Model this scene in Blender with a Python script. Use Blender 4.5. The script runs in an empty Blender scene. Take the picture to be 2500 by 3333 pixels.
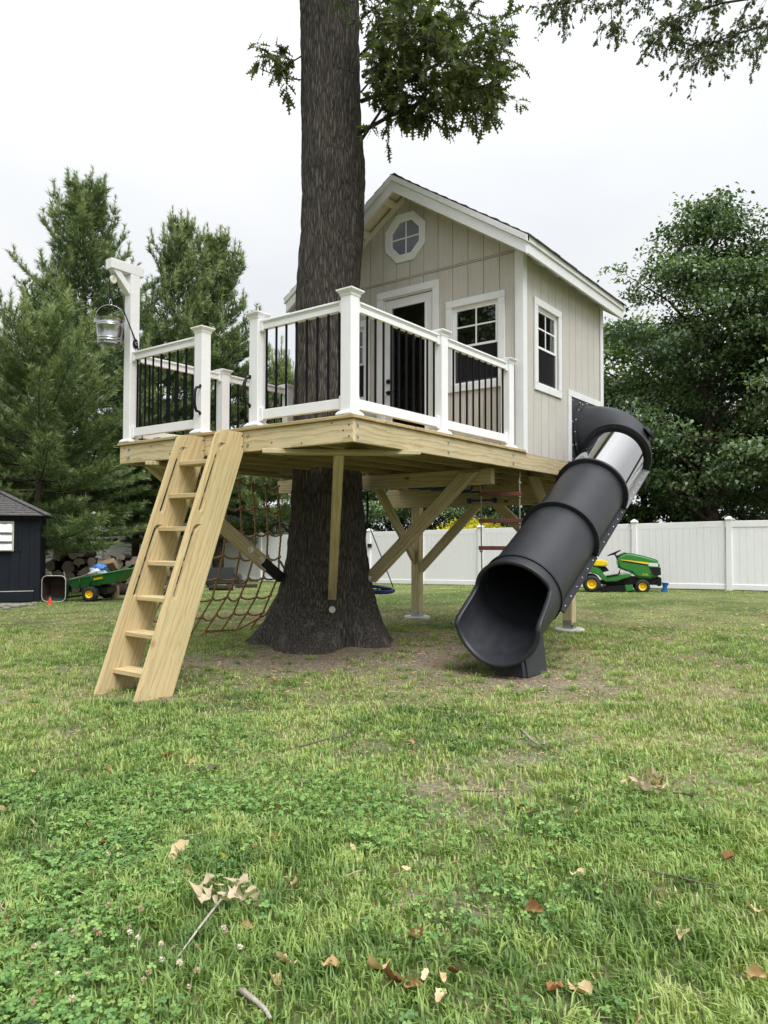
import bpy, bmesh, math, random
import numpy as np
from mathutils import Vector, Matrix
random.seed(11)
RNG = np.random.default_rng(7)
SC = bpy.context.scene
COL = SC.collection
R = math.radians

# ------------------------------------------------------------------ camera, sky, sun, exposure
FOC, PCX, PCY = 2400.0, 1250.0, 1666.5
YAW, PITCH, ROLL = R(36.8), R(1.87), R(-0.12)
CP = Vector((-4.4804, -3.6580, 1.4))
FW = Vector((math.cos(YAW)*math.cos(PITCH), math.sin(YAW)*math.cos(PITCH), math.sin(PITCH)))
RT0 = Vector((math.sin(YAW), -math.cos(YAW), 0))
DN0 = FW.cross(RT0)
RT = RT0*math.cos(ROLL)+DN0*math.sin(ROLL)
DN = DN0*math.cos(ROLL)-RT0*math.sin(ROLL)
cd = bpy.data.cameras.new('camera')
cam = bpy.data.objects.new('camera', cd); COL.objects.link(cam)
cd.sensor_fit = 'VERTICAL'; cd.sensor_height = 36; cd.lens = 36*FOC/3333.0
cd.clip_start = 0.05; cd.clip_end = 3000
cm = Matrix((RT, -DN, -FW)).transposed().to_4x4(); cm.translation = CP
cam.matrix_world = cm
SC.camera = cam

SUN_EL, SUN_AZ = R(56), math.atan2(-.85, -.42)      # azimuth of the sun seen from the yard
w = bpy.data.worlds.new('World'); SC.world = w; w.use_nodes = True
nt = w.node_tree; nt.nodes.clear()
def wn(t, **k):
    n = nt.nodes.new(t)
    for a, b in k.items(): setattr(n, a, b)
    return n
sky = wn('ShaderNodeTexSky', sky_type='NISHITA', sun_disc=False, sun_elevation=SUN_EL, sun_rotation=math.pi/2-SUN_AZ)
hs = wn('ShaderNodeHueSaturation'); hs.inputs['Saturation'].default_value = .55
tc = wn('ShaderNodeTexCoord'); mp = wn('ShaderNodeMapping'); mp.inputs['Scale'].default_value = (1.2, 1.2, 2.2)
cn = wn('ShaderNodeTexNoise'); cn.inputs['Scale'].default_value = 1.6; cn.inputs['Detail'].default_value = 5
cr = wn('ShaderNodeValToRGB'); cr.color_ramp.elements[0].position = .3; cr.color_ramp.elements[1].position = .62
cr.color_ramp.elements[0].color = (.86, .885, .925, 1); cr.color_ramp.elements[1].color = (1, 1, .995, 1)
mul = wn('ShaderNodeMix', data_type='RGBA', blend_type='MULTIPLY'); mul.inputs['Factor'].default_value = 1
mul.inputs['B'].default_value = (7.65, 7.68, 7.66, 1)
mix = wn('ShaderNodeMix', data_type='RGBA'); mix.inputs['Factor'].default_value = .86
bg = wn('ShaderNodeBackground'); bg.inputs['Strength'].default_value = .1
out = wn('ShaderNodeOutputWorld')
L_ = nt.links.new
L_(sky.outputs[0], hs.inputs['Color']); L_(tc.outputs['Generated'], mp.inputs[0]); L_(mp.outputs[0], cn.inputs['Vector'])
sx_ = wn('ShaderNodeSeparateXYZ'); L_(tc.outputs['Generated'], sx_.inputs[0])          # overcast sky: brighter towards the zenith
sq = wn('ShaderNodeMath', operation='POWER'); sq.inputs[1].default_value = 3.0; L_(sx_.outputs['Z'], sq.inputs[0])
zr = wn('ShaderNodeMapRange'); zr.inputs['To Min'].default_value = .74; zr.inputs['To Max'].default_value = 2.5; L_(sq.outputs[0], zr.inputs[0])
vm = wn('ShaderNodeVectorMath', operation='SCALE'); L_(cr.outputs[0], vm.inputs[0]); L_(zr.outputs[0], vm.inputs['Scale'])
L_(cn.outputs[0], cr.inputs[0]); L_(vm.outputs[0], mul.inputs['A'])
L_(hs.outputs[0], mix.inputs['A']); L_(mul.outputs['Result'], mix.inputs['B']); L_(mix.outputs['Result'], bg.inputs[0]); L_(bg.outputs[0], out.inputs[0])
sd = bpy.data.lights.new('sun', 'SUN'); sd.energy = 2.5; sd.angle = R(34); sd.color = (1, .985, .955)
sun = bpy.data.objects.new('sun', sd); COL.objects.link(sun)
sv = Vector((math.cos(SUN_AZ)*math.cos(SUN_EL), math.sin(SUN_AZ)*math.cos(SUN_EL), math.sin(SUN_EL)))
sun.rotation_euler = sv.to_track_quat('Z', 'Y').to_euler(); sun.location = (0, 0, 30)
vs = SC.view_settings
vs.view_transform = 'Standard'; vs.look = 'None'; vs.exposure = 0.74; vs.gamma = 1; vs.use_curve_mapping = False
try:
    SC.cycles.max_bounces = 8; SC.cycles.transparent_max_bounces = 8; SC.cycles.use_denoising = True
    SC.cycles.caustics_reflective = False; SC.cycles.caustics_refractive = False
except Exception: pass

# ------------------------------------------------------------------ places on the lot
def ray(u, v): return RT*((u-PCX)/FOC)+DN*((v-PCY)/FOC)+FW
def pt(u, v, d): return CP+ray(u, v)*d
def onp(u, v, axis, val):
    r_ = ray(u, v); return CP+r_*((val-CP[axis])/r_[axis])
FH = Vector((math.cos(YAW), math.sin(YAW), 0)); RH = Vector((math.sin(YAW), -math.cos(YAW), 0))
def at(x, d, z=0): 
    p = CP+FH*d+RH*x; return Vector((p.x, p.y, z))
_T = np.random.default_rng(3).random((256, 256))
def vnoise(x, y):
    x = np.asarray(x, float); y = np.asarray(y, float)
    xi = np.floor(x).astype(int); yi = np.floor(y).astype(int); fx = x-xi; fy = y-yi
    fx = fx*fx*(3-2*fx); fy = fy*fy*(3-2*fy)
    g = lambda a, b: _T[a & 255, b & 255]
    return (g(xi, yi)*(1-fx)+g(xi+1, yi)*fx)*(1-fy)+(g(xi, yi+1)*(1-fx)+g(xi+1, yi+1)*fx)*fy
def fbm(x, y, o=4):
    s = 0; a = .5; t = 0
    for i in range(o):
        s = s+a*vnoise(x*2**i+17.3*i, y*2**i+9.1*i); t += a; a *= .5
    return s/t
TREE = Vector((2.17, 2.165, 0))
def gz(x, y):
    x = np.asarray(x, float); y = np.asarray(y, float)
    dx, dy = x-CP.x, y-CP.y
    d = dx*FH.x+dy*FH.y; l = dx*RH.x+dy*RH.y
    g = np.maximum(-.27, .12-.024*np.maximum(0, d-13-.5*np.clip(l, -30, 9)))
    g = g+.05*np.exp(-((x-TREE.x)**2+(y-TREE.y)**2)/1.2)
    return g+.035*(fbm(x*.8, y*.8, 3)-.5)*np.exp(-(d/14)**2)
def gzf(x, y): return float(gz(x, y))
def gp(u, v):
    r_ = ray(u, v); t = 1.0
    for i in range(4000):
        p = CP+r_*t
        if p.z <= gzf(p.x, p.y): break
        t += .012 if t < 9 else .04
    return Vector((p.x, p.y, gzf(p.x, p.y)))

# ------------------------------------------------------------------ object helpers
W, KIDS = {}, {}
def link(o, parent=None, M=None):
    M = M if M is not None else Matrix.Identity(4)
    COL.objects.link(o); W[o] = M; KIDS[o] = []
    if parent is not None:
        o.parent = parent; o.matrix_basis = W[parent].inverted() @ M; KIDS[parent].append(o)
    else: o.matrix_basis = M
    return o
def tag(o, label=None, cat=None, group=None, kind=None):
    for k, v in (('label', label), ('category', cat), ('group', group), ('kind', kind)):
        if v: o[k] = v
    return o
def thing(name, label, cat, loc=(0, 0, 0), group=None, M=None):
    o = bpy.data.objects.new(name, None); o.empty_display_size = .2
    link(o, None, M if M is not None else Matrix.Translation(loc))
    return tag(o, label, cat, group)
def copy_tree(o, M=None, parent=None, label=None):
    c = o.copy(); COL.objects.link(c); KIDS[c] = []
    if parent is not None:
        c.parent = parent; W[c] = W[parent] @ o.matrix_basis; KIDS[parent].append(c)
    else: c.matrix_basis = M; W[c] = M
    if label: c['label'] = label
    for k in KIDS[o]: copy_tree(k, None, c)
    return c
def frame(p, xaxis, up=(0, 0, 1)):
    x = Vector(xaxis).normalized(); z = Vector(up)
    y = z.cross(x)
    if y.length < 1e-5: y = Vector((0, 1, 0)).cross(x)
    y.normalize(); z = x.cross(y)
    m = Matrix((x, y, z)).transposed().to_4x4(); m.translation = Vector(p); return m
class MB:
    def __init__(s): s.v, s.f = [], []
    def add(s, vs_, fs, M=None):
        b = len(s.v)
        for p in vs_: s.v.append(tuple(M @ Vector(p)) if M is not None else tuple(p))
        for f in fs: s.f.append(tuple(i+b for i in f))
        return s
    def hexa(s, p, M=None):     # 4 bottom, 4 top, both counter-clockwise
        return s.add(p, [(3, 2, 1, 0), (4, 5, 6, 7), (0, 1, 5, 4), (1, 2, 6, 5), (2, 3, 7, 6), (3, 0, 4, 7)], M)
    def box(s, x0, x1, y0, y1, z0, z1, M=None):
        return s.hexa([(x0, y0, z0), (x1, y0, z0), (x1, y1, z0), (x0, y1, z0), (x0, y0, z1), (x1, y0, z1), (x1, y1, z1), (x0, y1, z1)], M)
    def prism(s, poly, h0, h1, M=None):    # polygon in xy, along z
        n = len(poly)
        return s.add([(a, b, h0) for a, b in poly]+[(a, b, h1) for a, b in poly],
                     [tuple(range(n-1, -1, -1)), tuple(range(n, 2*n))]+[(i, (i+1) % n, n+(i+1) % n, n+i) for i in range(n)], M)
    def tube(s, pts, r, n=8, cap=True, M=None):
        pts = [Vector(p) for p in pts]; m = len(pts)
        rs = r if isinstance(r, (list, tuple)) else [r]*m
        vs_ = []; t0 = (pts[1]-pts[0]).normalized()
        a = Vector((0, 0, 1)) if abs(t0.z) < .9 else Vector((1, 0, 0))
        u = t0.cross(a).normalized()
        for i, p in enumerate(pts):
            t = (pts[min(i+1, m-1)]-pts[max(i-1, 0)]).normalized()
            u = (u-t*u.dot(t)).normalized(); q = t.cross(u)
            for k in range(n):
                an = 2*math.pi*k/n
                vs_.append(p+(u*math.cos(an)+q*math.sin(an))*rs[i])
        fs = [(i*n+k, i*n+(k+1) % n, (i+1)*n+(k+1) % n, (i+1)*n+k) for i in range(m-1) for k in range(n)]
        if cap: fs += [tuple(range(n-1, -1, -1)), tuple((m-1)*n+k for k in range(n))]
        return s.add(vs_, fs, M)
    def lathe(s, prof, n=24, M=None, close=False):
        vs_ = [(r_*math.cos(2*math.pi*k/n), r_*math.sin(2*math.pi*k/n), z) for r_, z in prof for k in range(n)]
        m = len(prof); fs = [(i*n+k, i*n+(k+1) % n, (i+1)*n+(k+1) % n, (i+1)*n+k) for i in range(m-1) for k in range(n)]
        if close: fs += [((m-1)*n+k, (m-1)*n+(k+1) % n, (k+1) % n, k) for k in range(n)]
        return s.add(vs_, fs, M)
    def disc(s, r_, z, n=24, M=None, flip=False):
        f = tuple(range(n)); return s.add([(r_*math.cos(2*math.pi*k/n), r_*math.sin(2*math.pi*k/n), z) for k in range(n)], [f[::-1] if flip else f], M)
    def mesh(s, name, smooth=False, bevel=0, seg=1):
        me = bpy.data.meshes.new(name)
        me.from_pydata(s.v, [], s.f)
        bm = bmesh.new(); bm.from_mesh(me); bmesh.ops.recalc_face_normals(bm, faces=bm.faces)
        if bevel:
            es = [e for e in bm.edges if len(e.link_faces) == 2 and e.calc_face_angle(0) > .5]
            bmesh.ops.bevel(bm, geom=es, offset=bevel, segments=seg, affect='EDGES', clamp_overlap=True)
        bm.to_mesh(me); bm.free()
        if smooth:
            me.polygons.foreach_set('use_smooth', [True]*len(me.polygons))
            if smooth is not True: me.set_sharp_from_angle(angle=R(smooth))
        me.update(); return me
    def build(s, name, mat, parent=None, M=None, smooth=False, bevel=0, seg=1, local=False):
        """vertices are world coordinates unless local=True (then relative to M)"""
        if M is None: M = W[parent].copy() if parent is not None else Matrix.Identity(4)
        if not local:
            iv = M.inverted(); s.v = [tuple(iv @ Vector(p)) for p in s.v]
        me = s.mesh(name, smooth, bevel, seg)
        me.materials.append(mat)
        return link(bpy.data.objects.new(name, me), parent, M)
def put(name, me, parent, M): return link(bpy.data.objects.new(name, me), parent, M)
def board(name, p0, p1, wd, th, up, mat, parent=None, bevel=.004, e0=None, e1=None):
    """a plank from p0 to p1: wd across, th along up; e0/e1 = plane normals of the two cut ends"""
    p0, p1 = Vector(p0), Vector(p1); M = frame(p0, p1-p0, up); Ln = (p1-p0).length
    def sh(n, y, z):
        if n is None: return 0
        q = M.to_3x3().inverted() @ Vector(n); return -(y*q.y+z*q.z)/q.x
    c = [(-wd/2, -th/2), (wd/2, -th/2), (wd/2, th/2), (-wd/2, th/2)]
    P = [(sh(e0, y, z), y, z) for y, z in c]+[(Ln+sh(e1, y, z), y, z) for y, z in c]
    b = MB(); b.add(P, [(0, 3, 2, 1), (4, 5, 6, 7), (0, 1, 5, 4), (1, 2, 6, 5), (2, 3, 7, 6), (3, 0, 4, 7)])
    return b.build(name, mat, parent, M, bevel=bevel, local=True)
def np_mesh(name, verts, quads=None, tris=None, attrs=None):
    me = bpy.data.meshes.new(name)
    nq = 0 if quads is None else len(quads); nt_ = 0 if tris is None else len(tris)
    li = np.concatenate([np.asarray(a, np.int32).ravel() for a in (quads, tris) if a is not None and len(a)])
    tot = np.concatenate([np.full(nq, 4, np.int32), np.full(nt_, 3, np.int32)])
    st = np.concatenate([[0], np.cumsum(tot)[:-1]]).astype(np.int32)
    me.vertices.add(len(verts)); me.vertices.foreach_set('co', np.asarray(verts, np.float32).ravel())
    me.loops.add(len(li)); me.loops.foreach_set('vertex_index', li)
    me.polygons.add(nq+nt_); me.polygons.foreach_set('loop_start', st); me.polygons.foreach_set('loop_total', tot)
    for k, a in (attrs or {}).items():
        at_ = me.attributes.new(k, 'FLOAT', 'POINT'); at_.data.foreach_set('value', np.asarray(a, np.float32))
    me.update(calc_edges=True); me.validate(); return me

# ------------------------------------------------------------------ materials
MATS = {}
def newmat(name):
    m = bpy.data.materials.new(name); m.use_nodes = True; n = m.node_tree
    b = n.nodes['Principled BSDF']; return m, n, b
def nd(n, t, ins=None, **k):
    x = n.nodes.new(t)
    for a, v in k.items(): setattr(x, a, v)
    for a, v in (ins or {}).items(): x.inputs[a].default_value = v
    return x
def ramp(n, stops):
    r_ = n.nodes.new('ShaderNodeValToRGB'); e = r_.color_ramp.elements
    while len(e) < len(stops): e.new(.5)
    for i, (p, c) in enumerate(stops): e[i].position = p; e[i].color = (*c, 1)
    return r_
def plain(name, col, rough=.5, var=.08, scale=6, bump=0, bscale=200, metal=0, spec=.5, coat=0):
    """one colour with soft dirt variation and fine relief"""
    m, n, b = newmat(name); l = n.links.new
    t = nd(n, 'ShaderNodeTexCoord'); oi = nd(n, 'ShaderNodeObjectInfo')
    ns = nd(n, 'ShaderNodeTexNoise', {'Scale': scale, 'Detail': 5, 'Roughness': .6})
    va = nd(n, 'ShaderNodeVectorMath', operation='ADD'); l(t.outputs['Object'], va.inputs[0])
    sc_ = nd(n, 'ShaderNodeMath', {1: 37.0}, operation='MULTIPLY'); l(oi.outputs['Random'], sc_.inputs[0]); l(sc_.outputs[0], va.inputs[1])
    l(va.outputs[0], ns.inputs['Vector'])
    rp = ramp(n, [(.28, tuple(c*(1-var) for c in col)), (.72, tuple(min(1, c*(1+var*.6)) for c in col))])
    l(ns.outputs[0], rp.inputs[0]); l(rp.outputs[0], b.inputs['Base Color'])
    b.inputs['Roughness'].default_value = rough; b.inputs['Metallic'].default_value = metal
    b.inputs['Specular IOR Level'].default_value = spec; b.inputs['Coat Weight'].default_value = coat
    mr = nd(n, 'ShaderNodeMapRange', {'To Min': max(0, rough-.08), 'To Max': min(1, rough+.1)}); l(ns.outputs[0], mr.inputs[0]); l(mr.outputs[0], b.inputs['Roughness'])
    if bump:
        n2 = nd(n, 'ShaderNodeTexNoise', {'Scale': bscale, 'Detail': 3}); l(va.outputs[0], n2.inputs['Vector'])
        bp = nd(n, 'ShaderNodeBump', {'Strength': bump, 'Distance': .004}); l(n2.outputs[0], bp.inputs['Height']); l(bp.outputs[0], b.inputs['Normal'])
    MATS[name] = m; return m
def wood(name, early, late, knot, tone=.12):
    """sawn softwood, grain along the local x axis, rings and knots"""
    m, n, b = newmat(name); l = n.links.new
    t = nd(n, 'ShaderNodeTexCoord'); oi = nd(n, 'ShaderNodeObjectInfo')
    of = nd(n, 'ShaderNodeMath', {1: 61.0}, operation='MULTIPLY'); l(oi.outputs['Random'], of.inputs[0])
    va = nd(n, 'ShaderNodeVectorMath', operation='ADD'); l(t.outputs['Object'], va.inputs[0])
    cx = nd(n, 'ShaderNodeCombineXYZ'); l(of.outputs[0], cx.inputs[0])
    o2 = nd(n, 'ShaderNodeMapRange', {'To Min': -.16, 'To Max': .16}); l(oi.outputs['Random'], o2.inputs[0])
    o3 = nd(n, 'ShaderNodeMath', {1: .07}, operation='ADD'); l(o2.outputs[0], o3.inputs[0])
    l(o2.outputs[0], cx.inputs[1]); l(o3.outputs[0], cx.inputs[2]); l(cx.outputs[0], va.inputs[1])
    mp_ = nd(n, 'ShaderNodeMapping', {'Scale': (.16, 1, 1)}); l(va.outputs[0], mp_.inputs[0])
    wv = nd(n, 'ShaderNodeTexWave', {'Scale': 9, 'Distortion': 8.5, 'Detail': 3, 'Detail Scale': 1.1, 'Detail Roughness': .62}, wave_type='RINGS', rings_direction='X', wave_profile='SAW')
    l(mp_.outputs[0], wv.inputs['Vector'])
    rp = ramp(n, [(0, early), (.55, tuple(e*.94 for e in early)), (.9, late), (1, early)]); l(wv.outputs['Color'], rp.inputs[0])
    fm = nd(n, 'ShaderNodeMapping', {'Scale': (2, 60, 60)}); l(va.outputs[0], fm.inputs[0])
    fn = nd(n, 'ShaderNodeTexNoise', {'Scale': 2.2, 'Detail': 4}); l(fm.outputs[0], fn.inputs['Vector'])
    m1 = nd(n, 'ShaderNodeMix', data_type='RGBA', blend_type='MULTIPLY'); m1.inputs['Factor'].default_value = .7
    r2 = ramp(n, [(.3, (.78, .76, .7)), (.65, (1.05, 1.04, 1.0))]); l(fn.outputs[0], r2.inputs[0])
    l(rp.outputs[0], m1.inputs['A']); l(r2.outputs[0], m1.inputs['B'])
    # broad tone shifts
    bn = nd(n, 'ShaderNodeTexNoise', {'Scale': 1.3, 'Detail': 2}); l(va.outputs[0], bn.inputs['Vector'])
    r3 = ramp(n, [(.3, (1-tone, 1-tone*.6, 1-tone*.9)), (.7, (1+tone*.4,)*3)]); l(bn.outputs[0], r3.inputs[0])
    m2 = nd(n, 'ShaderNodeMix', data_type='RGBA', blend_type='MULTIPLY'); m2.inputs['Factor'].default_value = 1
    l(m1.outputs['Result'], m2.inputs['A']); l(r3.outputs[0], m2.inputs['B'])
    # knots
    km = nd(n, 'ShaderNodeMapping', {'Scale': (1.5, 3.2, 3.2)}); l(va.outputs[0], km.inputs[0])
    vo = nd(n, 'ShaderNodeTexVoronoi', {'Scale': 1.5, 'Randomness': 1}); l(km.outputs[0], vo.inputs['Vector'])
    kr = nd(n, 'ShaderNodeMapRange', {'From Min': .04, 'From Max': .125, 'To Min': 1, 'To Max': 0}); l(vo.outputs['Distance'], kr.inputs[0])
    m3 = nd(n, 'ShaderNodeMix', data_type='RGBA'); l(kr.outputs[0], m3.inputs['Factor']); l(m2.outputs['Result'], m3.inputs['A']); m3.inputs['B'].default_value = (*knot, 1)
    hv = nd(n, 'ShaderNodeHueSaturation'); hr = nd(n, 'ShaderNodeMapRange', {'To Min': .88, 'To Max': 1.08}); l(oi.outputs['Random'], hr.inputs[0]); l(hr.outputs[0], hv.inputs['Value'])
    l(m3.outputs['Result'], hv.inputs['Color']); l(hv.outputs[0], b.inputs['Base Color'])
    bp = nd(n, 'ShaderNodeBump', {'Strength': .25, 'Distance': .003}); l(fn.outputs[0], bp.inputs['Height']); l(bp.outputs[0], b.inputs['Normal'])
    b.inputs['Roughness'].default_value = .72; b.inputs['Specular IOR Level'].default_value = .3
    MATS[name] = m; return m
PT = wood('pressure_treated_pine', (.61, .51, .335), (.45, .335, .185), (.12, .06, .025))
PT2 = wood('shade_darkened_joist', (.33, .265, .14), (.22, .16, .075), (.08, .045, .02))  # same pine, with the shade under the deck put into its colour
LAD = wood('pale_planed_pine', (.64, .51, .30), (.51, .375, .195), (.28, .16, .07), .09)
DECKW = wood('deck_board_pine', (.52, .40, .22), (.38, .27, .13), (.12, .06, .025))
STUD = wood('interior_stud', (.42, .28, .14), (.32, .19, .08), (.12, .06, .03))
VINYL = plain('white_vinyl', (.81, .81, .83), .32, .04, 5)
TRIM = plain('white_trim_paint', (.73, .735, .755), .42, .06, 7, .15, 120)
SOFF = plain('cream_soffit_paint', (.70, .67, .58), .6, .08, 6, .2, 90)
BALU = plain('black_baluster', (.004, .004, .006), .5, .2, 8, spec=.12)
BLACK = plain('black_iron', (.007, .007, .008), .45, .2, 10, spec=.25)
GALV = plain('galvanised_steel', (.44, .45, .46), .24, .25, 14, .15, 60, metal=1)
ZINC = plain('zinc_hardware', (.5, .5, .5), .35, .2, 20, metal=1)
RUBBER = plain('black_rubber', (.014, .014, .014), .75, .3, 20, .4, 120)
DARKW = plain('dark_void', (.02, .018, .016), .9)
SHING = plain('asphalt_shingle', (.055, .052, .055), .95, .45, 30, 1, 260)
CONC = plain('concrete', (.47, .46, .43), .9, .18, 9, .6, 150)
YEL = plain('yellow_plastic', (.80, .52, .012), .42, .1, 8)
GREEN = plain('green_machine_paint', (.022, .17, .03), .25, .12, 6, coat=.5)
GREENP = plain('green_tub_plastic', (.018, .15, .035), .42, .15, 5)
NAVY = plain('navy_shed_paint', (.013, .016, .024), .68, .25, 5, .4, 70, spec=.2)
def siding():
    m, n, b = newmat('taupe_siding_paint'); l = n.links.new
    t = nd(n, 'ShaderNodeTexCoord'); oi = nd(n, 'ShaderNodeObjectInfo')
    of = nd(n, 'ShaderNodeMath', {1: 50.0}, operation='MULTIPLY'); l(oi.outputs['Random'], of.inputs[0])
    va = nd(n, 'ShaderNodeVectorMath', operation='ADD'); l(t.outputs['Object'], va.inputs[0]); l(of.outputs[0], va.inputs[1])
    mp_ = nd(n, 'ShaderNodeMapping', {'Scale': (9, 9, .9)}); l(va.outputs[0], mp_.inputs[0])
    wv = nd(n, 'ShaderNodeTexWave', {'Scale': 1.7, 'Distortion': 9, 'Detail': 3, 'Detail Scale': 1.2}, wave_type='RINGS', rings_direction='Z'); l(mp_.outputs[0], wv.inputs['Vector'])
    ns = nd(n, 'ShaderNodeTexNoise', {'Scale': 3, 'Detail': 5}); l(va.outputs[0], ns.inputs['Vector'])
    fine = nd(n, 'ShaderNodeTexNoise', {'Scale': 160, 'Detail': 2}); l(va.outputs[0], fine.inputs['Vector'])
    rp = ramp(n, [(.3, (.495, .468, .435)), (.7, (.545, .518, .482))]); l(ns.outputs[0], rp.inputs[0]); l(rp.outputs[0], b.inputs['Base Color'])
    ad = nd(n, 'ShaderNodeMath', operation='ADD'); l(wv.outputs['Fac'], ad.inputs[0]); l(fine.outputs[0], ad.inputs[1])
    bp = nd(n, 'ShaderNodeBump', {'Strength': .5, 'Distance': .006}); l(ad.outputs[0], bp.inputs['Height']); l(bp.outputs[0], b.inputs['Normal'])
    b.inputs['Roughness'].default_value = .7; b.inputs['Specular IOR Level'].default_value = .3
    return m
SIDE = siding()
GROOVE = plain('taupe_wall_sheathing', (.36, .33, .295), .8, .08, 6)
def glass(name, tint, f0, rough=.0):
    m, n, b = newmat(name); l = n.links.new
    tr = nd(n, 'ShaderNodeBsdfTransparent', {'Color': (*tint, 1)}); g = nd(n, 'ShaderNodeBsdfGlossy', {'Color': (1, 1, 1, 1), 'Roughness': rough})
    lw = nd(n, 'ShaderNodeLayerWeight', {'Blend': .5}); p5 = nd(n, 'ShaderNodeMath', {1: 5.0}, operation='POWER'); l(lw.outputs['Facing'], p5.inputs[0])
    mr = nd(n, 'ShaderNodeMapRange', {'To Min': f0, 'To Max': 1.0}); l(p5.outputs[0], mr.inputs[0]); mx = nd(n, 'ShaderNodeMixShader')
    l(mr.outputs[0], mx.inputs[0]); l(tr.outputs[0], mx.inputs[1]); l(g.outputs[0], mx.inputs[2])
    l(mx.outputs[0], n.nodes['Material Output'].inputs[0]); return m
GLASS = glass('window_glass', (.62, .66, .65), .055)
SMOKE = glass('smoked_polycarbonate', (.04, .038, .036), .42, .012)
def plastic():
    m, n, b = newmat('charcoal_rotomoulded_plastic'); l = n.links.new
    t = nd(n, 'ShaderNodeTexCoord')
    ns = nd(n, 'ShaderNodeTexNoise', {'Scale': 420, 'Detail': 2}); l(t.outputs['Object'], ns.inputs['Vector'])
    sp = nd(n, 'ShaderNodeTexNoise', {'Scale': 2.6, 'Detail': 7, 'Roughness': .7, 'Distortion': .8}); l(t.outputs['Object'], sp.inputs['Vector'])
    rp = ramp(n, [(.3, (.0175, .0195, .0245)), (.66, (.029, .0315, .038)), (.82, (.085, .085, .09))]); l(sp.outputs[0], rp.inputs[0]); l(rp.outputs[0], b.inputs['Base Color'])
    mr = nd(n, 'ShaderNodeMapRange', {'From Min': .3, 'From Max': .75, 'To Min': .36, 'To Max': .56}); l(sp.outputs[0], mr.inputs[0]); l(mr.outputs[0], b.inputs['Roughness'])
    b.inputs['Specular IOR Level'].default_value = .38
    bp = nd(n, 'ShaderNodeBump', {'Strength': .22, 'Distance': .002}); l(ns.outputs[0], bp.inputs['Height']); l(bp.outputs[0], b.inputs['Normal'])
    return m
SLIDE = plastic()
SEAM = plain('charcoal_seam_plastic', (.026, .028, .033), .75, .2, 9, .2, 200, spec=.15)
def ropemat(name, c):
    m, n, b = newmat(name); l = n.links.new
    t = nd(n, 'ShaderNodeTexCoord'); ns = nd(n, 'ShaderNodeTexNoise', {'Scale': 90, 'Detail': 4}); l(t.outputs['Object'], ns.inputs['Vector'])
    rp = ramp(n, [(.3, tuple(x*.6 for x in c)), (.7, tuple(x*1.15 for x in c))]); l(ns.outputs[0], rp.inputs[0]); l(rp.outputs[0], b.inputs['Base Color'])
    bp = nd(n, 'ShaderNodeBump', {'Strength': .6, 'Distance': .004}); l(ns.outputs[0], bp.inputs['Height']); l(bp.outputs[0], b.inputs['Normal'])
    b.inputs['Roughness'].default_value = .9; return m
MANILA = ropemat('tan_manila_rope', (.36, .235, .12)); CORD = ropemat('black_cord', (.012, .012, .012)); WROPE = ropemat('grey_rope', (.3, .27, .22))
def bark(name, dark, mid, light, sx=26, sz=3.2, strength=1.0, lichen=True):
    m, n, b = newmat(name); l = n.links.new
    t = nd(n, 'ShaderNodeTexCoord')
    mp_ = nd(n, 'ShaderNodeMapping', {'Scale': (sx, sx, sz)}); l(t.outputs['Object'], mp_.inputs[0])
    dn = nd(n, 'ShaderNodeTexNoise', {'Scale': 3, 'Detail': 3}); l(t.outputs['Object'], dn.inputs['Vector'])
    va = nd(n, 'ShaderNodeVectorMath', operation='MULTIPLY_ADD'); va.inputs[1].default_value = (2.2, 2.2, 1.4); l(dn.outputs['Color'], va.inputs[0]); l(mp_.outputs[0], va.inputs[2])
    vo = nd(n, 'ShaderNodeTexVoronoi', {'Scale': 1, 'Randomness': 1}, feature='DISTANCE_TO_EDGE'); l(va.outputs[0], vo.inputs['Vector'])
    ns = nd(n, 'ShaderNodeTexNoise', {'Scale': 2.4, 'Detail': 7, 'Roughness': .7}); l(va.outputs[0], ns.inputs['Vector'])
    ad = nd(n, 'ShaderNodeMath', {1: .75}, operation='MULTIPLY_ADD'); l(vo.outputs['Distance'], ad.inputs[0]); l(ns.outputs[0], ad.inputs[2]); ad.inputs[1].default_value = 1.1
    rp = ramp(n, [(.38, dark), (.62, mid), (.95, light)]); l(ad.outputs[0], rp.inputs[0])
    res = rp.outputs[0]
    if lichen:
        ln = nd(n, 'ShaderNodeTexNoise', {'Scale': 7, 'Detail': 6, 'Roughness': .7}); l(t.outputs['Object'], ln.inputs['Vector'])
        sp = nd(n, 'ShaderNodeSeparateXYZ'); l(t.outputs['Object'], sp.inputs[0])
        hz = nd(n, 'ShaderNodeMapRange', {'From Min': .9, 'From Max': .15, 'To Min': 0, 'To Max': .16}); l(sp.outputs['Z'], hz.inputs[0])
        sm = nd(n, 'ShaderNodeMath', operation='ADD'); l(ln.outputs[0], sm.inputs[0]); l(hz.outputs[0], sm.inputs[1])
        lr = ramp(n, [(.71, (0, 0, 0)), (.77, (.5,)*3)]); l(sm.outputs[0], lr.inputs[0])
        mx = nd(n, 'ShaderNodeMix', data_type='RGBA'); l(lr.outputs[0], mx.inputs['Factor']); l(res, mx.inputs['A']); mx.inputs['B'].default_value = (.21, .21, .18, 1)
        res = mx.outputs['Result']
    l(res, b.inputs['Base Color'])
    bp = nd(n, 'ShaderNodeBump', {'Strength': strength, 'Distance': .025}); l(ad.outputs[0], bp.inputs['Height']); l(bp.outputs[0], b.inputs['Normal'])
    b.inputs['Roughness'].default_value = .95; b.inputs['Specular IOR Level'].default_value = .15
    return m
OAKBARK = bark('oak_bark', (.014, .0124, .0112), (.077, .068, .061), (.178, .161, .146), 42, 4.2)
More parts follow.
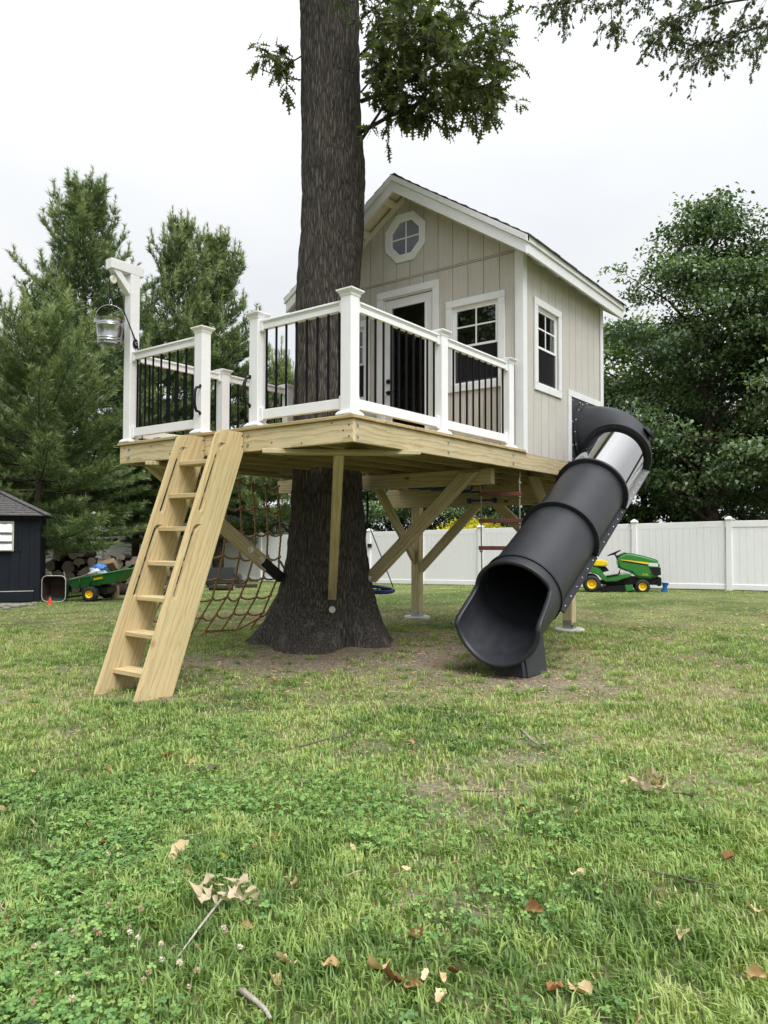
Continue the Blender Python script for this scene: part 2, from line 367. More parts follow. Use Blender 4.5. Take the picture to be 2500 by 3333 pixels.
PINEBARK = bark('pine_bark', (.022, .017, .014), (.075, .058, .047), (.13, .105, .09), 14, 4, .8, False)
def leafmat(name, stops, trans=.35, rough=.55, spec=.35):
    m, n, b = newmat(name); l = n.links.new
    a = nd(n, 'ShaderNodeAttribute', attribute_name='tint'); oi = nd(n, 'ShaderNodeObjectInfo')
    ad = nd(n, 'ShaderNodeMath', operation='ADD'); l(a.outputs['Fac'], ad.inputs[0])
    mr = nd(n, 'ShaderNodeMapRange', {'To Min': -.12, 'To Max': .12}); l(oi.outputs['Random'], mr.inputs[0]); l(mr.outputs[0], ad.inputs[1])
    rp = ramp(n, stops); l(ad.outputs[0], rp.inputs[0]); l(rp.outputs[0], b.inputs['Base Color'])
    b.inputs['Roughness'].default_value = rough; b.inputs['Specular IOR Level'].default_value = spec
    tr = nd(n, 'ShaderNodeBsdfTranslucent'); br = nd(n, 'ShaderNodeMix', data_type='RGBA', blend_type='MULTIPLY'); br.inputs['Factor'].default_value = 1
    l(rp.outputs[0], br.inputs['A']); br.inputs['B'].default_value = (1.25, 1.35, .7, 1); l(br.outputs['Result'], tr.inputs[0])
    mx = nd(n, 'ShaderNodeMixShader', {0: trans}); l(b.outputs[0], mx.inputs[1]); l(tr.outputs[0], mx.inputs[2]); l(mx.outputs[0], n.nodes['Material Output'].inputs[0])
    return m
GRASSM = leafmat('grass_blade', [(0, (.10, .18, .05)), (.35, (.24, .345, .092)), (.6, (.37, .46, .155)), (.8, (.40, .37, .20)), (1, (.53, .46, .30))], .3)
CLOVM = leafmat('clover_leaf', [(0, (.10, .215, .068)), (.6, (.20, .345, .095)), (1, (.31, .45, .14))], .3)
PINEM = leafmat('pine_needles', [(0, (.048, .086, .042)), (.55, (.125, .185, .072)), (1, (.27, .33, .14))], .2, .55)
LEAFM = leafmat('broad_leaf', [(0, (.045, .085, .038)), (.6, (.105, .17, .066)), (1, (.24, .31, .15))], .25, .38, .55)
LIMEM = leafmat('light_broad_leaf', [(0, (.065, .12, .035)), (1, (.19, .27, .09))], .3, .5)
OAKM = leafmat('oak_leaf', [(0, (.050, .066, .026)), (.6, (.085, .11, .042)), (1, (.15, .175, .07))], .45, .5)
GOLDM = leafmat('golden_foliage', [(0, (.42, .40, .02)), (1, (.75, .66, .05))], .3)
DRYM = leafmat('dry_leaf', [(0, (.10, .045, .02)), (.35, (.24, .12, .05)), (.7, (.45, .30, .15)), (1, (.62, .50, .32))], .15, .8, .2)
PALEDRY = leafmat('pale_withered_leaf', [(0, (.30, .235, .15)), (1, (.54, .455, .325))], .2, .8, .2)
# ------------------------------------------------------------------ ground
def blob(x, y, c, rx, ry, ang=0):
    dx, dy = x-c[0], y-c[1]; ca, sa = math.cos(ang), math.sin(ang)
    return np.exp(-(((dx*ca+dy*sa)/rx)**2+((dy*ca-dx*sa)/ry)**2)**1.1)
SPOTS = []      # worn bare earth: photo spot -> centre on the lawn, radii along / across the view
for u, v, rx, ry, k in [(960, 2150, .55, 1.25, 1.0), (1250, 2140, .6, .95, .8), (1380, 2075, .8, .75, .85), (1420, 2110, .5, .9, .6), (1700, 2225, .45, 1.0, .75), (1500, 2210, .4, .9, .5), (1560, 2480, .3, .45, .6),
                        (1470, 2560, .22, .45, .6), (1800, 2240, .35, .8, .5), (1830, 2400, .3, .6, .45), (2050, 2330, .25, .4, .5), (650, 2640, .13, .3, .55), (1530, 2680, .16, .2, .5), (1660, 2985, .1, .16, .5),
                        (1350, 1985, .9, .55, .4), (360, 2330, .2, .5, .3), (520, 2275, .16, .36, .8), (400, 2262, .12, .25, .6), (2380, 2560, .25, .4, .4), (1560, 2930, .12, .2, .5), (1930, 2300, .3, .6, .3), (1000, 2300, .2, .5, .35)]:
    p = gp(u, v); SPOTS.append((p, rx*1.1, ry*1.1, k*.52))
def cover(x, y):
    """share of grass, 0 bare earth .. 1 thick"""
    c = .55+.75*(fbm(x*.55+3, y*.55, 4)-.42)+.75*(fbm(x*2.3, y*2.3+8, 3)-.5)+.55*(fbm(x*8.3+5, y*8.3, 2)-.5)
    d = (x-CP.x)*FH.x+(y-CP.y)*FH.y
    c = c+.22*np.clip((5.2-d)/3, 0, 1)+.28*np.clip((d-9)/4, 0, 1)
    wr = 0
    for p, rx, ry, k in SPOTS: wr = np.maximum(wr, k*1.3*blob(x, y, (p.x, p.y), rx, ry, YAW))
    c = c-wr*(.25+1.5*fbm(x*2.6+1, y*2.6, 4))
    c = c-.9*np.clip(1.25-np.hypot(x-TREE.x, y-TREE.y), 0, 1)
    return np.clip(c, 0, 1)
def dryness(x, y):
    """0 lush .. 1 straw, the lawn's own colour"""
    d = (x-CP.x)*FH.x+(y-CP.y)*FH.y
    s = .46+1.1*(fbm(x*.4+40, y*.4+11, 4)-.5)+.95*(fbm(x*1.8+4, y*1.8+31, 3)-.5)
    s = s+.08*np.exp(-((d-7.2)/1.9)**2)-.20*np.clip((5.5-d)/3, 0, 1)-.22*np.clip((d-9)/5, 0, 1)
    return np.clip(s, 0, 1)
def axis_pts(a, b, step, far, k=1.25):
    o = list(np.arange(a, b+1e-6, step)); s = step; x = b
    while x < far: s *= k; x += s; o.append(x)
    s = step; x = a
    while x > -far: s *= k; x -= s; o.insert(0, x)
    return np.array(o)
lx = axis_pts(-9, 10, .1, 900); ld = axis_pts(1.5, 20, .1, 900)
LX, LD = np.meshgrid(lx, ld)
gxx = CP.x+FH.x*LD+RH.x*LX; gyy = CP.y+FH.y*LD+RH.y*LX
gzz = gz(gxx, gyy)+.012*(fbm(gxx*5, gyy*5, 3)-.5)*(np.abs(LX) < 20)
nx_, ny_ = len(lx), len(ld)
idx = np.arange(nx_*ny_).reshape(ny_, nx_)
q = np.stack([idx[:-1, :-1], idx[:-1, 1:], idx[1:, 1:], idx[1:, :-1]], -1).reshape(-1, 4)
me = np_mesh('ground', np.stack([gxx, gyy, gzz], -1).reshape(-1, 3), q, None, {'cover': cover(gxx, gyy).ravel(), 'dry': dryness(gxx, gyy).ravel()})
me.polygons.foreach_set('use_smooth', [True]*len(me.polygons))
def groundmat():
    m, n, b = newmat('lawn_soil_and_thatch'); l = n.links.new
    t = nd(n, 'ShaderNodeTexCoord'); c = nd(n, 'ShaderNodeAttribute', attribute_name='cover'); dr = nd(n, 'ShaderNodeAttribute', attribute_name='dry')
    fine = nd(n, 'ShaderNodeTexNoise', {'Scale': 34, 'Detail': 6, 'Roughness': .75}); l(t.outputs['Object'], fine.inputs['Vector'])
    midn = nd(n, 'ShaderNodeTexNoise', {'Scale': 7, 'Detail': 5, 'Roughness': .7}); l(t.outputs['Object'], midn.inputs['Vector'])
    soil = ramp(n, [(.25, (.11, .088, .068)), (.5, (.25, .21, .17)), (.75, (.44, .385, .32))]); l(fine.outputs[0], soil.inputs[0])
    tha = ramp(n, [(.25, (.11, .11, .05)), (.5, (.26, .255, .125)), (.75, (.46, .415, .26))]); l(fine.outputs[0], tha.inputs[0])
    grn = ramp(n, [(.25, (.03, .045, .016)), (.5, (.085, .11, .04)), (.75, (.2, .21, .095))]); l(fine.outputs[0], grn.inputs[0])
    m0 = nd(n, 'ShaderNodeMix', data_type='RGBA'); l(dr.outputs['Fac'], m0.inputs['Factor']); l(grn.outputs[0], m0.inputs['A']); l(tha.outputs[0], m0.inputs['B'])
    ad = nd(n, 'ShaderNodeMath', operation='ADD'); l(c.outputs['Fac'], ad.inputs[0])
    mm = nd(n, 'ShaderNodeMapRange', {'To Min': -.4, 'To Max': .4}); l(midn.outputs[0], mm.inputs[0]); l(mm.outputs[0], ad.inputs[1])
    mr = nd(n, 'ShaderNodeMapRange', {'From Min': -.12, 'From Max': .62}); l(ad.outputs[0], mr.inputs[0])
    m1 = nd(n, 'ShaderNodeMix', data_type='RGBA'); l(mr.outputs[0], m1.inputs['Factor']); l(soil.outputs[0], m1.inputs['A']); l(m0.outputs['Result'], m1.inputs['B'])
    l(m1.outputs['Result'], b.inputs['Base Color'])
    bp = nd(n, 'ShaderNodeBump', {'Strength': .8, 'Distance': .03}); l(fine.outputs[0], bp.inputs['Height']); l(bp.outputs[0], b.inputs['Normal'])
    b.inputs['Roughness'].default_value = 1; b.inputs['Specular IOR Level'].default_value = .1
    return m
me.materials.append(groundmat())
tag(link(bpy.data.objects.new('ground', me)), 'lawn', None, None, 'structure')

# ------------------------------------------------------------------ the oak that carries the house
oak = thing('oak_tree', 'massive grey-barked oak trunk growing up through the wooden deck', 'tree', (TREE.x, TREE.y, .1))
PROF = [(-900, 648, 774), (-400, 647, 774), (0, 646, 776), (100, 648, 776), (200, 649, 778), (300, 649, 783), (370, 650, 789), (450, 651, 788), (520, 647, 786), (600, 640, 780), (660, 638, 776), (740, 636, 775), (900, 632, 779), (1000, 632, 781),
        (1100, 627, 786), (1200, 617, 795), (1250, 607, 803), (1300, 592, 813), (1340, 574, 826), (1372, 555, 842), (1395, 535, 858), (1420, 515, 880)]
sc_ = 2500/1659
zs, cs, rs_ = [], [], []
for y, a, b in PROF:
    pa, pb = pt(a*sc_, y*sc_, 8.8), pt(b*sc_, y*sc_, 8.8)
    zs.append((pa.z+pb.z)/2); cs.append(((pa.x+pb.x)/2, (pa.y+pb.y)/2)); rs_.append((pa-pb).length/2*.985)
zs = np.array(zs)[::-1]; cs = np.array(cs)[::-1]; rs_ = np.array(rs_)[::-1]
NZ, NA = 460, 200
zz = np.concatenate([np.linspace(-.02, 3.2, 210), np.linspace(3.2, 11.5, NZ-210+1)[1:]])
rr = np.interp(zz, zs, rs_); ccx = np.interp(zz, zs, cs[:, 0]); ccy = np.interp(zz, zs, cs[:, 1])
for k in range(3):
    for a in (rr, ccx, ccy): a[1:-1] = (a[:-2]+2*a[1:-1]+a[2:])/4
an = np.linspace(0, 2*np.pi, NA, endpoint=False)
A, Z = np.meshgrid(an, zz); RRm = np.repeat(rr[:, None], NA, 1)
fl = np.clip((.75-Z)/.75, 0, 1)**2
RRm = RRm+fl*.20*(np.cos(5*A+.6)+.6*np.cos(3*A+2.0)+.5*np.cos(8*A))*np.clip(RRm, 0, .8)
RRm = RRm+.018*(fbm(np.cos(A)*1.6+9, Z*.9+np.sin(A)*1.6, 3)-.5)*2
wob = 1.2*(fbm(A*3, Z*2.2, 3)-.5)
ridge = np.abs(2*vnoise((A/(2*np.pi)*60+wob*1.3) % 60, Z*3.6+wob)-1)
ridge2 = np.abs(2*vnoise((A/(2*np.pi)*92+wob*2) % 92+40, Z*9)-1)
RRm = RRm+.021*(ridge-.5)+.009*(ridge2-.5)
vx = np.stack([ccx[:, None]+RRm*np.cos(A)-TREE.x, ccy[:, None]+RRm*np.sin(A)-TREE.y, Z-.1], -1).reshape(-1, 3)
ii = np.arange(NZ*NA).reshape(NZ, NA); jj = np.roll(ii, -1, 1)
me = np_mesh('trunk', vx, np.stack([ii[:-1], jj[:-1], jj[1:], ii[1:]], -1).reshape(-1, 4))
me.polygons.foreach_set('use_smooth', [True]*len(me.polygons)); me.materials.append(OAKBARK)
put('trunk', me, oak, W[oak])
HALF = [(0, .003), (.035, .006), (.045, .012), (.050, .036), (.062, .014), (.078, .018), (.088, .060), (.099, .020), (.116, .017), (.127, .050), (.137, .013), (.152, .010), (.162, .024), (.172, .004), (.185, .001)]
def leaf_verts(half=HALF, curl=.25, fold=.5, s=1.0):
    P, Q = [], []
    n = len(half)
    for x, y in half:
        zc = -curl*x*x*4
        P += [(x*s, 0, zc*s), (x*s, y*s, (zc+fold*y)*s), (x*s, -y*s, (zc+fold*y)*s)]
    for i in range(n-1):
        a = 3*i; Q += [(a, a+3, a+4, a+1), (a+3, a, a+2, a+5)]
    return np.array(P), np.array(Q)
LEAF3 = [leaf_verts(curl=c, fold=f) for c, f in ((.1, .35), (.5, .55), (.9, .2), (.3, -.25))]
LOW = [(0, .004), (.05, .010), (.06, .040), (.075, .014), (.095, .06), (.11, .016), (.14, .046), (.155, .008), (.18, .001)]
LEAFL = [leaf_verts(LOW, c, f) for c, f in ((.3, .3), (.8, .5))]
def basis_np(d, up):
    d = d/np.linalg.norm(d, axis=1, keepdims=True)
    y = np.cross(up, d); y /= np.linalg.norm(y, axis=1, keepdims=True)+1e-9
    return np.stack([d, y, np.cross(d, y)], -1)          # columns
def scatter(name, kinds, pos, B, s, tint, mat):
    """joins many little shapes into one mesh: kinds = [(verts, quads)]"""
    V, Q, T = [], [], []; off = 0; pick = RNG.integers(0, len(kinds), len(pos))
    for k, (kv, kq) in enumerate(kinds):
        m = np.where(pick == k)[0]
        if not len(m): continue
        v = np.einsum('nij,vj->nvi', B[m], kv)*s[m][:, None, None]+pos[m][:, None, :]
        Q.append((kq[None]+(np.arange(len(m))*len(kv))[:, None, None]+off).reshape(-1, kq.shape[1])); off += len(m)*len(kv)
        V.append(v.reshape(-1, 3)); T.append(np.repeat(tint[m], len(kv)))
    Qa = np.concatenate(Q)
    me = np_mesh(name, np.concatenate(V), Qa if Qa.shape[1] == 4 else None, Qa if Qa.shape[1] == 3 else None, {'tint': np.concatenate(T)})
    me.materials.append(mat); return me
def unit_np(a): return a/(np.linalg.norm(a, axis=-1, keepdims=True)+1e-9)
def twigs_of(limbs, per_m, tw_len, rng, droop=.35):
    """limbs: list of polylines -> (limb+twig tubes, leaf positions, leaf directions)"""
    mb = MB(); pos, dr = [], []
    for L in limbs:
        L = [Vector(p) for p in L]; tot = sum((L[i+1]-L[i]).length for i in range(len(L)-1))
        n = len(L); mb.tube(L, [max(.006, .03*(1-i/(n-.2))*min(1.3, tot/2)) for i in range(n)], 6)
        for k in range(int(tot*per_m)):
            t = rng.uniform(.12, 1)**.8*(n-1); i = min(int(t), n-2); p = L[i].lerp(L[i+1], t-i); ax = (L[i+1]-L[i]).normalized()
            d = Vector((rng.normal(), rng.normal(), rng.normal()*.7)); d = (d-ax*d.dot(ax)*.6).normalized()+ax*.6
            d.z -= droop*rng.uniform(0, 1); d.normalize(); ln = tw_len*rng.uniform(.5, 1.25)
            p1 = p+d*ln*.5+Vector((0, 0, .02)); p2 = p+d*ln+Vector((0, 0, -droop*ln*.5))
            mb.tube([p, p1, p2], [.006, .004, .002], 3, False)
            for q in range(int(rng.integers(9, 15))):
                u = rng.uniform(.25, 1.05); a = p.lerp(p1, u*2) if u < .5 else p1.lerp(p2, u*2-1)
                e = d*.7+Vector((rng.normal(), rng.normal(), rng.normal()*.6-.55))*.75
                pos.append(a); dr.append(e.normalized())
    return mb, np.array([tuple(p) for p in pos]), np.array([tuple(p) for p in dr])
rng = np.random.default_rng(21)
P3 = lambda *a: [pt(u, v, d) for u, v, d in a]
limbs = [P3((1175, 330, 8.7), (1300, 280, 8.4), (1440, 200, 8.1), (1620, 130, 7.9)), P3((1175, 430, 8.7), (1320, 350, 8.3), (1470, 310, 8.0), (1600, 270, 7.8)), P3((1175, 300, 8.7), (1230, 235, 8.3), (1300, 225, 8.0)), P3((1175, 60, 8.6), (1240, 10, 8.2), (1320, -20, 7.9)),
         P3((1250, 380, 8.5), (1350, 365, 8.4), (1440, 365, 8.3)), P3((1180, 250, 8.8), (1270, 180, 8.9), (1400, 90, 9.1), (1520, 40, 9.2)),
         P3((1190, 120, 8.8), (1300, 40, 8.6), (1420, -40, 8.5)), P3((1400, 240, 8.2), (1490, 270, 8.6), (1580, 300, 8.8)), P3((1330, 370, 8.3), (1400, 290, 8.8), (1520, 210, 9.1), (1610, 180, 9.3)),
         P3((1180, 450, 8.7), (1240, 360, 8.2), (1300, 200, 7.9), (1350, 60, 7.7)), P3((1175, 180, 8.7), (1240, 110, 8.2), (1330, 110, 7.8), (1430, 140, 7.5))]
limb_left = [P3((985, 260, 8.8), (920, 255, 8.7), (850, 225, 8.6)), P3((985, 180, 8.8), (930, 215, 8.9), (860, 160, 9.0))]
mb, lp, ldr = twigs_of(limbs, 19, .36, rng, .22)
mb2, lp2, ldr2 = twigs_of(limb_left, 10, .28, rng)
mb3, lp3, ldr3 = twigs_of([P3((1010, -60, 8.35), (1070, -20, 8.2), (1150, 10, 8.1)), P3((1160, 240, 8.5), (1120, 225, 8.3), (1100, 218, 8.2))], 2.6, .2, rng)
b = MB(); b.v = mb.v+mb2.v+mb3.v; n1, n2 = len(mb.v), len(mb.v)+len(mb2.v)
b.f = mb.f+[tuple(i+n1 for i in f) for f in mb2.f]+[tuple(i+n2 for i in f) for f in mb3.f]
b.build('branch', OAKBARK, oak, smooth=True)
lp = np.concatenate([lp, lp2, lp3]); ldr = np.concatenate([ldr, ldr2, ldr3])
o = np.argsort(np.linalg.norm(lp-np.array(CP), axis=1)); pv = (lp-np.array(CP)) @ np.array([FW, RT, DN]).T
invw = (np.abs(pv[:, 1]/pv[:, 0]) < .52) & (np.abs(pv[:, 2]/pv[:, 0]) < .69)
near = [i for i in o if invw[i]][:290]; nset = set(near)
upv = np.tile([0, 0, 1.], (len(lp), 1))+rng.normal(size=(len(lp), 3))*.55
Bs = basis_np(ldr, upv); ssc = rng.uniform(.55, 1.0, len(lp)); tint = rng.uniform(0, 1, len(lp))
single = []
for k, (kv, kq) in enumerate(LEAF3):
    me = np_mesh('leaf', kv, kq, None, {'tint': np.full(len(kv), .3+.15*k)}); me.materials.append(OAKM); single.append(me)
for i in near:
    M = Matrix([[*(Bs[i][r_]*ssc[i]), lp[i][r_]] for r_ in range(3)]+[[0, 0, 0, 1]])
    put('leaf', single[int(rng.integers(4))], oak, M)
rest = np.array([i for i in range(len(lp)) if i not in nset])
me = scatter('foliage', LEAF3, lp[rest]-np.array(W[oak].translation), Bs[rest], ssc[rest], tint[rest], OAKM)
tag(put('foliage', me, oak, W[oak]), kind='stuff')

# the oak's own high crown, spreading above the top of the picture
rc = np.random.default_rng(91); N = 6000; a = rc.uniform(0, 6.283, N); r_ = 6.6*np.sqrt(rc.random(N)); cx_, cy_ = TREE.x+r_*np.cos(a), TREE.y+r_*np.sin(a)
dep = (cx_-CP.x)*FH.x+(cy_-CP.y)*FH.y; lo = np.maximum(8.6, 2.6+.80*np.maximum(dep, 0)); z_ = lo+rc.random(N)*3.2*(1.15-r_/6.6)
keep = vnoise(cx_*.9+z_*.5, cy_*.9) > .28; Pc = np.stack([cx_, cy_, z_], -1)[keep]; n = len(Pc); dd = unit_np(rc.normal(size=(n, 3))+np.array([0, 0, -.4]))
me = scatter('crown', LEAFL, Pc-np.array(W[oak].translation), basis_np(dd, np.array([0, 0, 1.])+rc.normal(size=(n, 3))*.5), rc.uniform(1.3, 2.1, n), rc.random(n), OAKM)
tag(put('crown', me, oak, W[oak]), kind='stuff')
b = MB()
for k in range(9):
    a = k*.7; L = 4.5+rc.random()*1.5; e_ = Vector((TREE.x+L*math.cos(a), TREE.y+L*math.sin(a), 0)); dep = (e_.x-CP.x)*FH.x+(e_.y-CP.y)*FH.y; e_.z = max(9.5, 3.6+.8*max(dep, 0))
    b.tube([(TREE.x, TREE.y, 10.6), ((TREE.x+e_.x)/2, (TREE.y+e_.y)/2, max(10.9, e_.z*.9+.9)), tuple(e_)], [.12, .08, .03], 6)
b.build('limb', OAKBARK, oak, smooth=True)

# second oak, trunk beyond the right edge, its limb hangs into the top right corner
tk2 = at(13.2, 14.5); tk2.z = gzf(tk2.x, tk2.y)
oak2 = thing('oak_tree', 'leafy oak limb overhanging the top right corner of the yard', 'tree', tk2)
MB().tube([tk2, tk2+Vector((.1, 0, 4)), tk2+Vector((.1, .2, 9)), tk2+Vector((0, .3, 15))], [.55, .4, .33, .2], 14).build('trunk', OAKBARK, oak2, smooth=True)
cr2 = tk2+Vector((.1, .2, 11))
limbs = [[cr2]+P3((2560, 60, 15.5), (2400, 110, 15.6), (2230, 175, 15.6)), [cr2]+P3((2540, -20, 15.0), (2350, 10, 15.4), (2200, 60, 15.6), (2130, 130, 15.8)), P3((2400, 110, 15.6), (2330, 170, 15.4), (2230, 205, 15.2)),
         P3((2520, 60, 15.4), (2480, 110, 15.0), (2460, 150, 14.8)), [cr2]+P3((2500, -160, 15.4), (2200, -90, 15.8), (1960, -10, 16), (1780, 20, 16.2)), P3((2060, -50, 16), (1990, 30, 15.8), (1990, 85, 15.7)), P3((2150, -80, 16), (2090, 0, 16.2), (2090, 30, 16.2)),
         P3((1900, -20, 16.1), (1830, 10, 15.9), (1800, 55, 15.8)), P3((2250, -90, 16), (2220, -20, 16), (2240, 10, 16))]
mb, lp, ldr = twigs_of(limbs, 11, .5, rng)
mb.build('branch', OAKBARK, oak2, smooth=True)
n = len(lp); me = scatter('foliage', LEAFL, lp-np.array(tk2), basis_np(ldr, np.tile([0, 0, 1.], (n, 1))+rng.normal(size=(n, 3))*.6), rng.uniform(.5, .85, n), rng.uniform(0, .7, n), OAKM)
tag(put('foliage', me, oak2, W[oak2]), kind='stuff')

# ------------------------------------------------------------------ deck
DX, DY, ZB, ZR, ZD = 5.42, 3.13, 2.143, 2.33, 2.36
deck = thing('deck_platform', 'pale treated pine deck platform on braces around the oak trunk', 'deck', (TREE.x, TREE.y, .12))
t = .038; zc = (ZB+ZR)/2; hr = ZR-ZB
board('rim_board', (t/2, 0, zc), (t/2, DY, zc), hr, t, (1, 0, 0), PT, deck)
board('rim_board', (t, t/2, zc), (DX, t/2, zc), hr, t, (0, 1, 0), PT, deck)
board('rim_board', (t, DY-t/2, zc), (DX, DY-t/2, zc), hr, t, (0, 1, 0), PT, deck)
board('rim_board', (DX-t/2, t, zc), (DX-t/2, DY-t, zc), hr, t, (1, 0, 0), PT, deck)
TR = .50
for k in range(1, 8):
    y = k*.395; dy = abs(y-TREE.y)
    segs = [(t, DX-t)]
    if dy < TR: c = math.sqrt(TR*TR-dy*dy)+.03; segs = [(t, TREE.x-c-.03), (TREE.x+c+.03, DX-t)]
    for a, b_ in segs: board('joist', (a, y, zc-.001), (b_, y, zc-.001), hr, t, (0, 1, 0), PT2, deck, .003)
for x in (TREE.x-TR-.06, TREE.x+TR+.06, 3.9, 4.7):
    for k in range(0, 7):
        y0, y1 = k*.395+(.02 if k else t), (k+1)*.395-.02
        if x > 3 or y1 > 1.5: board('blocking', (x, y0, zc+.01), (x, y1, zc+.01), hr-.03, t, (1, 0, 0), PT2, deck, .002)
wd = .14; x = -.022; i = 0
while x < 2.96:
    x1 = x+wd; xm = (x+x1)/2; dx = abs(xm-TREE.x)
    y0, y1 = -.022+random.uniform(-.004, .003), DY+.022
    segs = [(y0, y1)]
    if dx < TR+.03: c = math.sqrt(max(0, (TR+.03)**2-dx*dx)); segs = [(y0, TREE.y-c), (TREE.y+c, y1)] if c > .05 else segs
    for a, b_ in segs: board('deck_board', (xm, a, ZR+.0155), (xm, b_, ZR+.0155), wd, .029, (0, 0, 1), DECKW, deck, .004)
    x = x1+.005
MB().box(2.965, DX-.05, .06, DY-.06, ZR+.001, ZR+.03).build('subfloor', STUD, deck)
# bolts with washers on the rims
def bolt(parent, p, nrm, r_=.017, name='bolt', mat=ZINC):
    M = frame(p, nrm) @ Matrix.Rotation(R(90), 4, 'Y')
    return put(name, BOLTME if r_ == .017 else BOLTBIG, parent, M)
b = MB(); b.lathe([(0, .004), (.017, .004), (.017, 0)], 14); b.lathe([(0, .012), (.008, .012), (.009, .003)], 6); BOLTME = b.mesh('bolt', 40); BOLTME.materials.append(ZINC)
b = MB(); b.lathe([(0, .005), (.036, .005), (.038, 0)], 16); b.lathe([(0, .026), (.018, .026), (.019, .004)], 6); BOLTBIG = b.mesh('bolt', 40); BOLTBIG.materials.append(ZINC)
for y in (1.20, .02+2.95): 
    for z in (2.20, 2.285): bolt(deck, (0, y, z), (-1, 0, 0))
for xx in (.06, 1.42, 2.75): 
    for z in (2.19, 2.285): bolt(deck, (xx, 0, z), (0, -1, 0))
b = MB(); b.lathe([(0, .003), (.0065, .003), (.0065, 0)], 8); NAIL = b.mesh('nail_head', 40); NAIL.materials.append(BLACK)
for y, z in ((.04, 2.28), (.04, 2.19), (.1, 2.24), (.22, 2.31), (.55, 2.17), (.9, 2.2), (1.55, 2.27), (2.3, 2.2), (2.6, 2.29), (3.0, 2.19), (3.05, 2.3)):
    put('nail_head', NAIL, deck, frame((0, y, z), (-1, 0, 0)) @ Matrix.Rotation(R(90), 4, 'Y'))
# ledger plank across the corner and the three knee braces to the trunk
board('corner_plank', (-.035, .92, 2.121), (.80, -.035, 2.121), .15, .04, (0, 0, 1), PT, deck, .005, (-.25, 1, 0), (1, -.25, 0))
board('knee_brace', (.44, .52, 2.10), (1.83, 1.79, .70), .09, .09, (0, 0, 1), PT, deck, .005, (0, 0, 1), (.4, .3, -1))
board('beam', (2.66, .20, 2.055), (2.66, 3.45, 2.055), .17, .085, (1, 0, 0), PT, deck)
board('beam', (4.98, .05, 1.983), (4.98, 3.32, 1.983), .285, .085, (1, 0, 0), PT, deck)
board('knee_brace', (2.42, 1.70, .90), (2.56, .43, 2.10), .14, .085, (-1, 0, .1), PT, deck, .005, None, (0, 0, 1))
board('knee_brace', (1.52, 2.50, 1.05), (.30, 2.94, 2.125), .14, .085, (-.2, -1, -.1), PT, deck, .005, None, (0, 0, 1))
board('corner_plank', (-.02, 2.55, 2.12), (.75, DY+.03, 2.12), .14, .04, (0, 0, 1), PT, deck, .005)
board('knee_brace', (2.35, 2.62, 1.15), (2.62, 3.10, 2.0), .14, .085, (-1, .2, 0), PT, deck, .005)
# steel brackets where braces meet the trunk
b = MB(); b.box(-.02, .30, -.055, .055, -.05, .05); d_ = (Vector((1.52, 2.50, 1.05))-Vector((.30, 2.94, 2.125))).normalized()
b.build('steel_bracket', BLACK, deck, frame((1.47, 2.518, 1.095), d_, (-.2, -1, -.1)), local=True, bevel=.008)
MB().box(1.70, 1.96, 2.36, 2.48, .83, .855).build('bracket_plate', BLACK, deck, bevel=.006)
for k in (.12, .3): 
    p = Vector((1.52, 2.50, 1.05))-d_*k; nn = Vector((-.2, -1, -.1)); nn = (nn-d_*nn.dot(d_)).normalized(); bolt(deck, p+nn*.044, nn, .03)
bolt(deck, (1.80, 1.765, .60), (-.7, -.6, 0), .03); MB().box(-.03, .2, -.025, .025, -.11, -.03, frame((1.87, 1.82, .69), (1, .9, 0))).build('steel_bracket', BLACK, deck)
MB().lathe([(0, .0), (.038, 0), (.038, .05), (0, .05)], 8, frame((1.775, 1.74, .585), (-.7, -.62, 0)) @ Matrix.Rotation(R(90), 4, 'Y')).build('lag_screw', ZINC, deck, smooth=40)
bolt(deck, (2.37, 1.68, .90), (-.9, -.5, 0), .03)
# the two back posts on concrete footings
for py in (2.83, .34):
    gp_ = .11; s = .07
    board('post', (5.06, py, gp_+.10), (5.06, py, 2.14 if py > 1 else 2.14), .14, .14, (1, 0, 0), PT, deck, .008)
    MB().lathe([(0, .06), (.19, .06), (.205, .045), (.205, -.08)], 28, Matrix.Translation((5.06, py, gp_-.01))).build('footing', CONC, deck, smooth=40)
    b = MB(); b.box(-.073, .073, -.073, .073, .052, .075); b.box(-.076, -.071, -.06, .06, .052, .16); b.box(.071, .076, -.06, .06, .052, .16); b.box(-.06, .06, -.076, -.071, .052, .13)
    b.build('post_base', ZINC, deck, Matrix.Translation((5.06, py, gp_)), local=True)
board('knee_brace', (5.06, 2.73, .93), (5.06, 1.78, 1.84), .14, .06, (-1, 0, 0), PT, deck, .005, (0, 1, 0), (0, 0, 1))
board('knee_brace', (5.03, 2.84, 1.02), (4.02, 2.84, 2.14), .14, .06, (0, -1, 0), PT, deck, .005, (1, 0, 0), (0, 0, 1))
board('knee_brace', (5.06, .44, .93), (5.06, 1.40, 1.84), .14, .06, (-1, 0, 0), PT, deck, .005, (0, 1, 0), (0, 0, 1))
board('knee_brace', (5.03, .33, 1.02), (3.95, .33, 2.14), .14, .06, (0, -1, 0), PT, deck, .005, (1, 0, 0), (0, 0, 1))

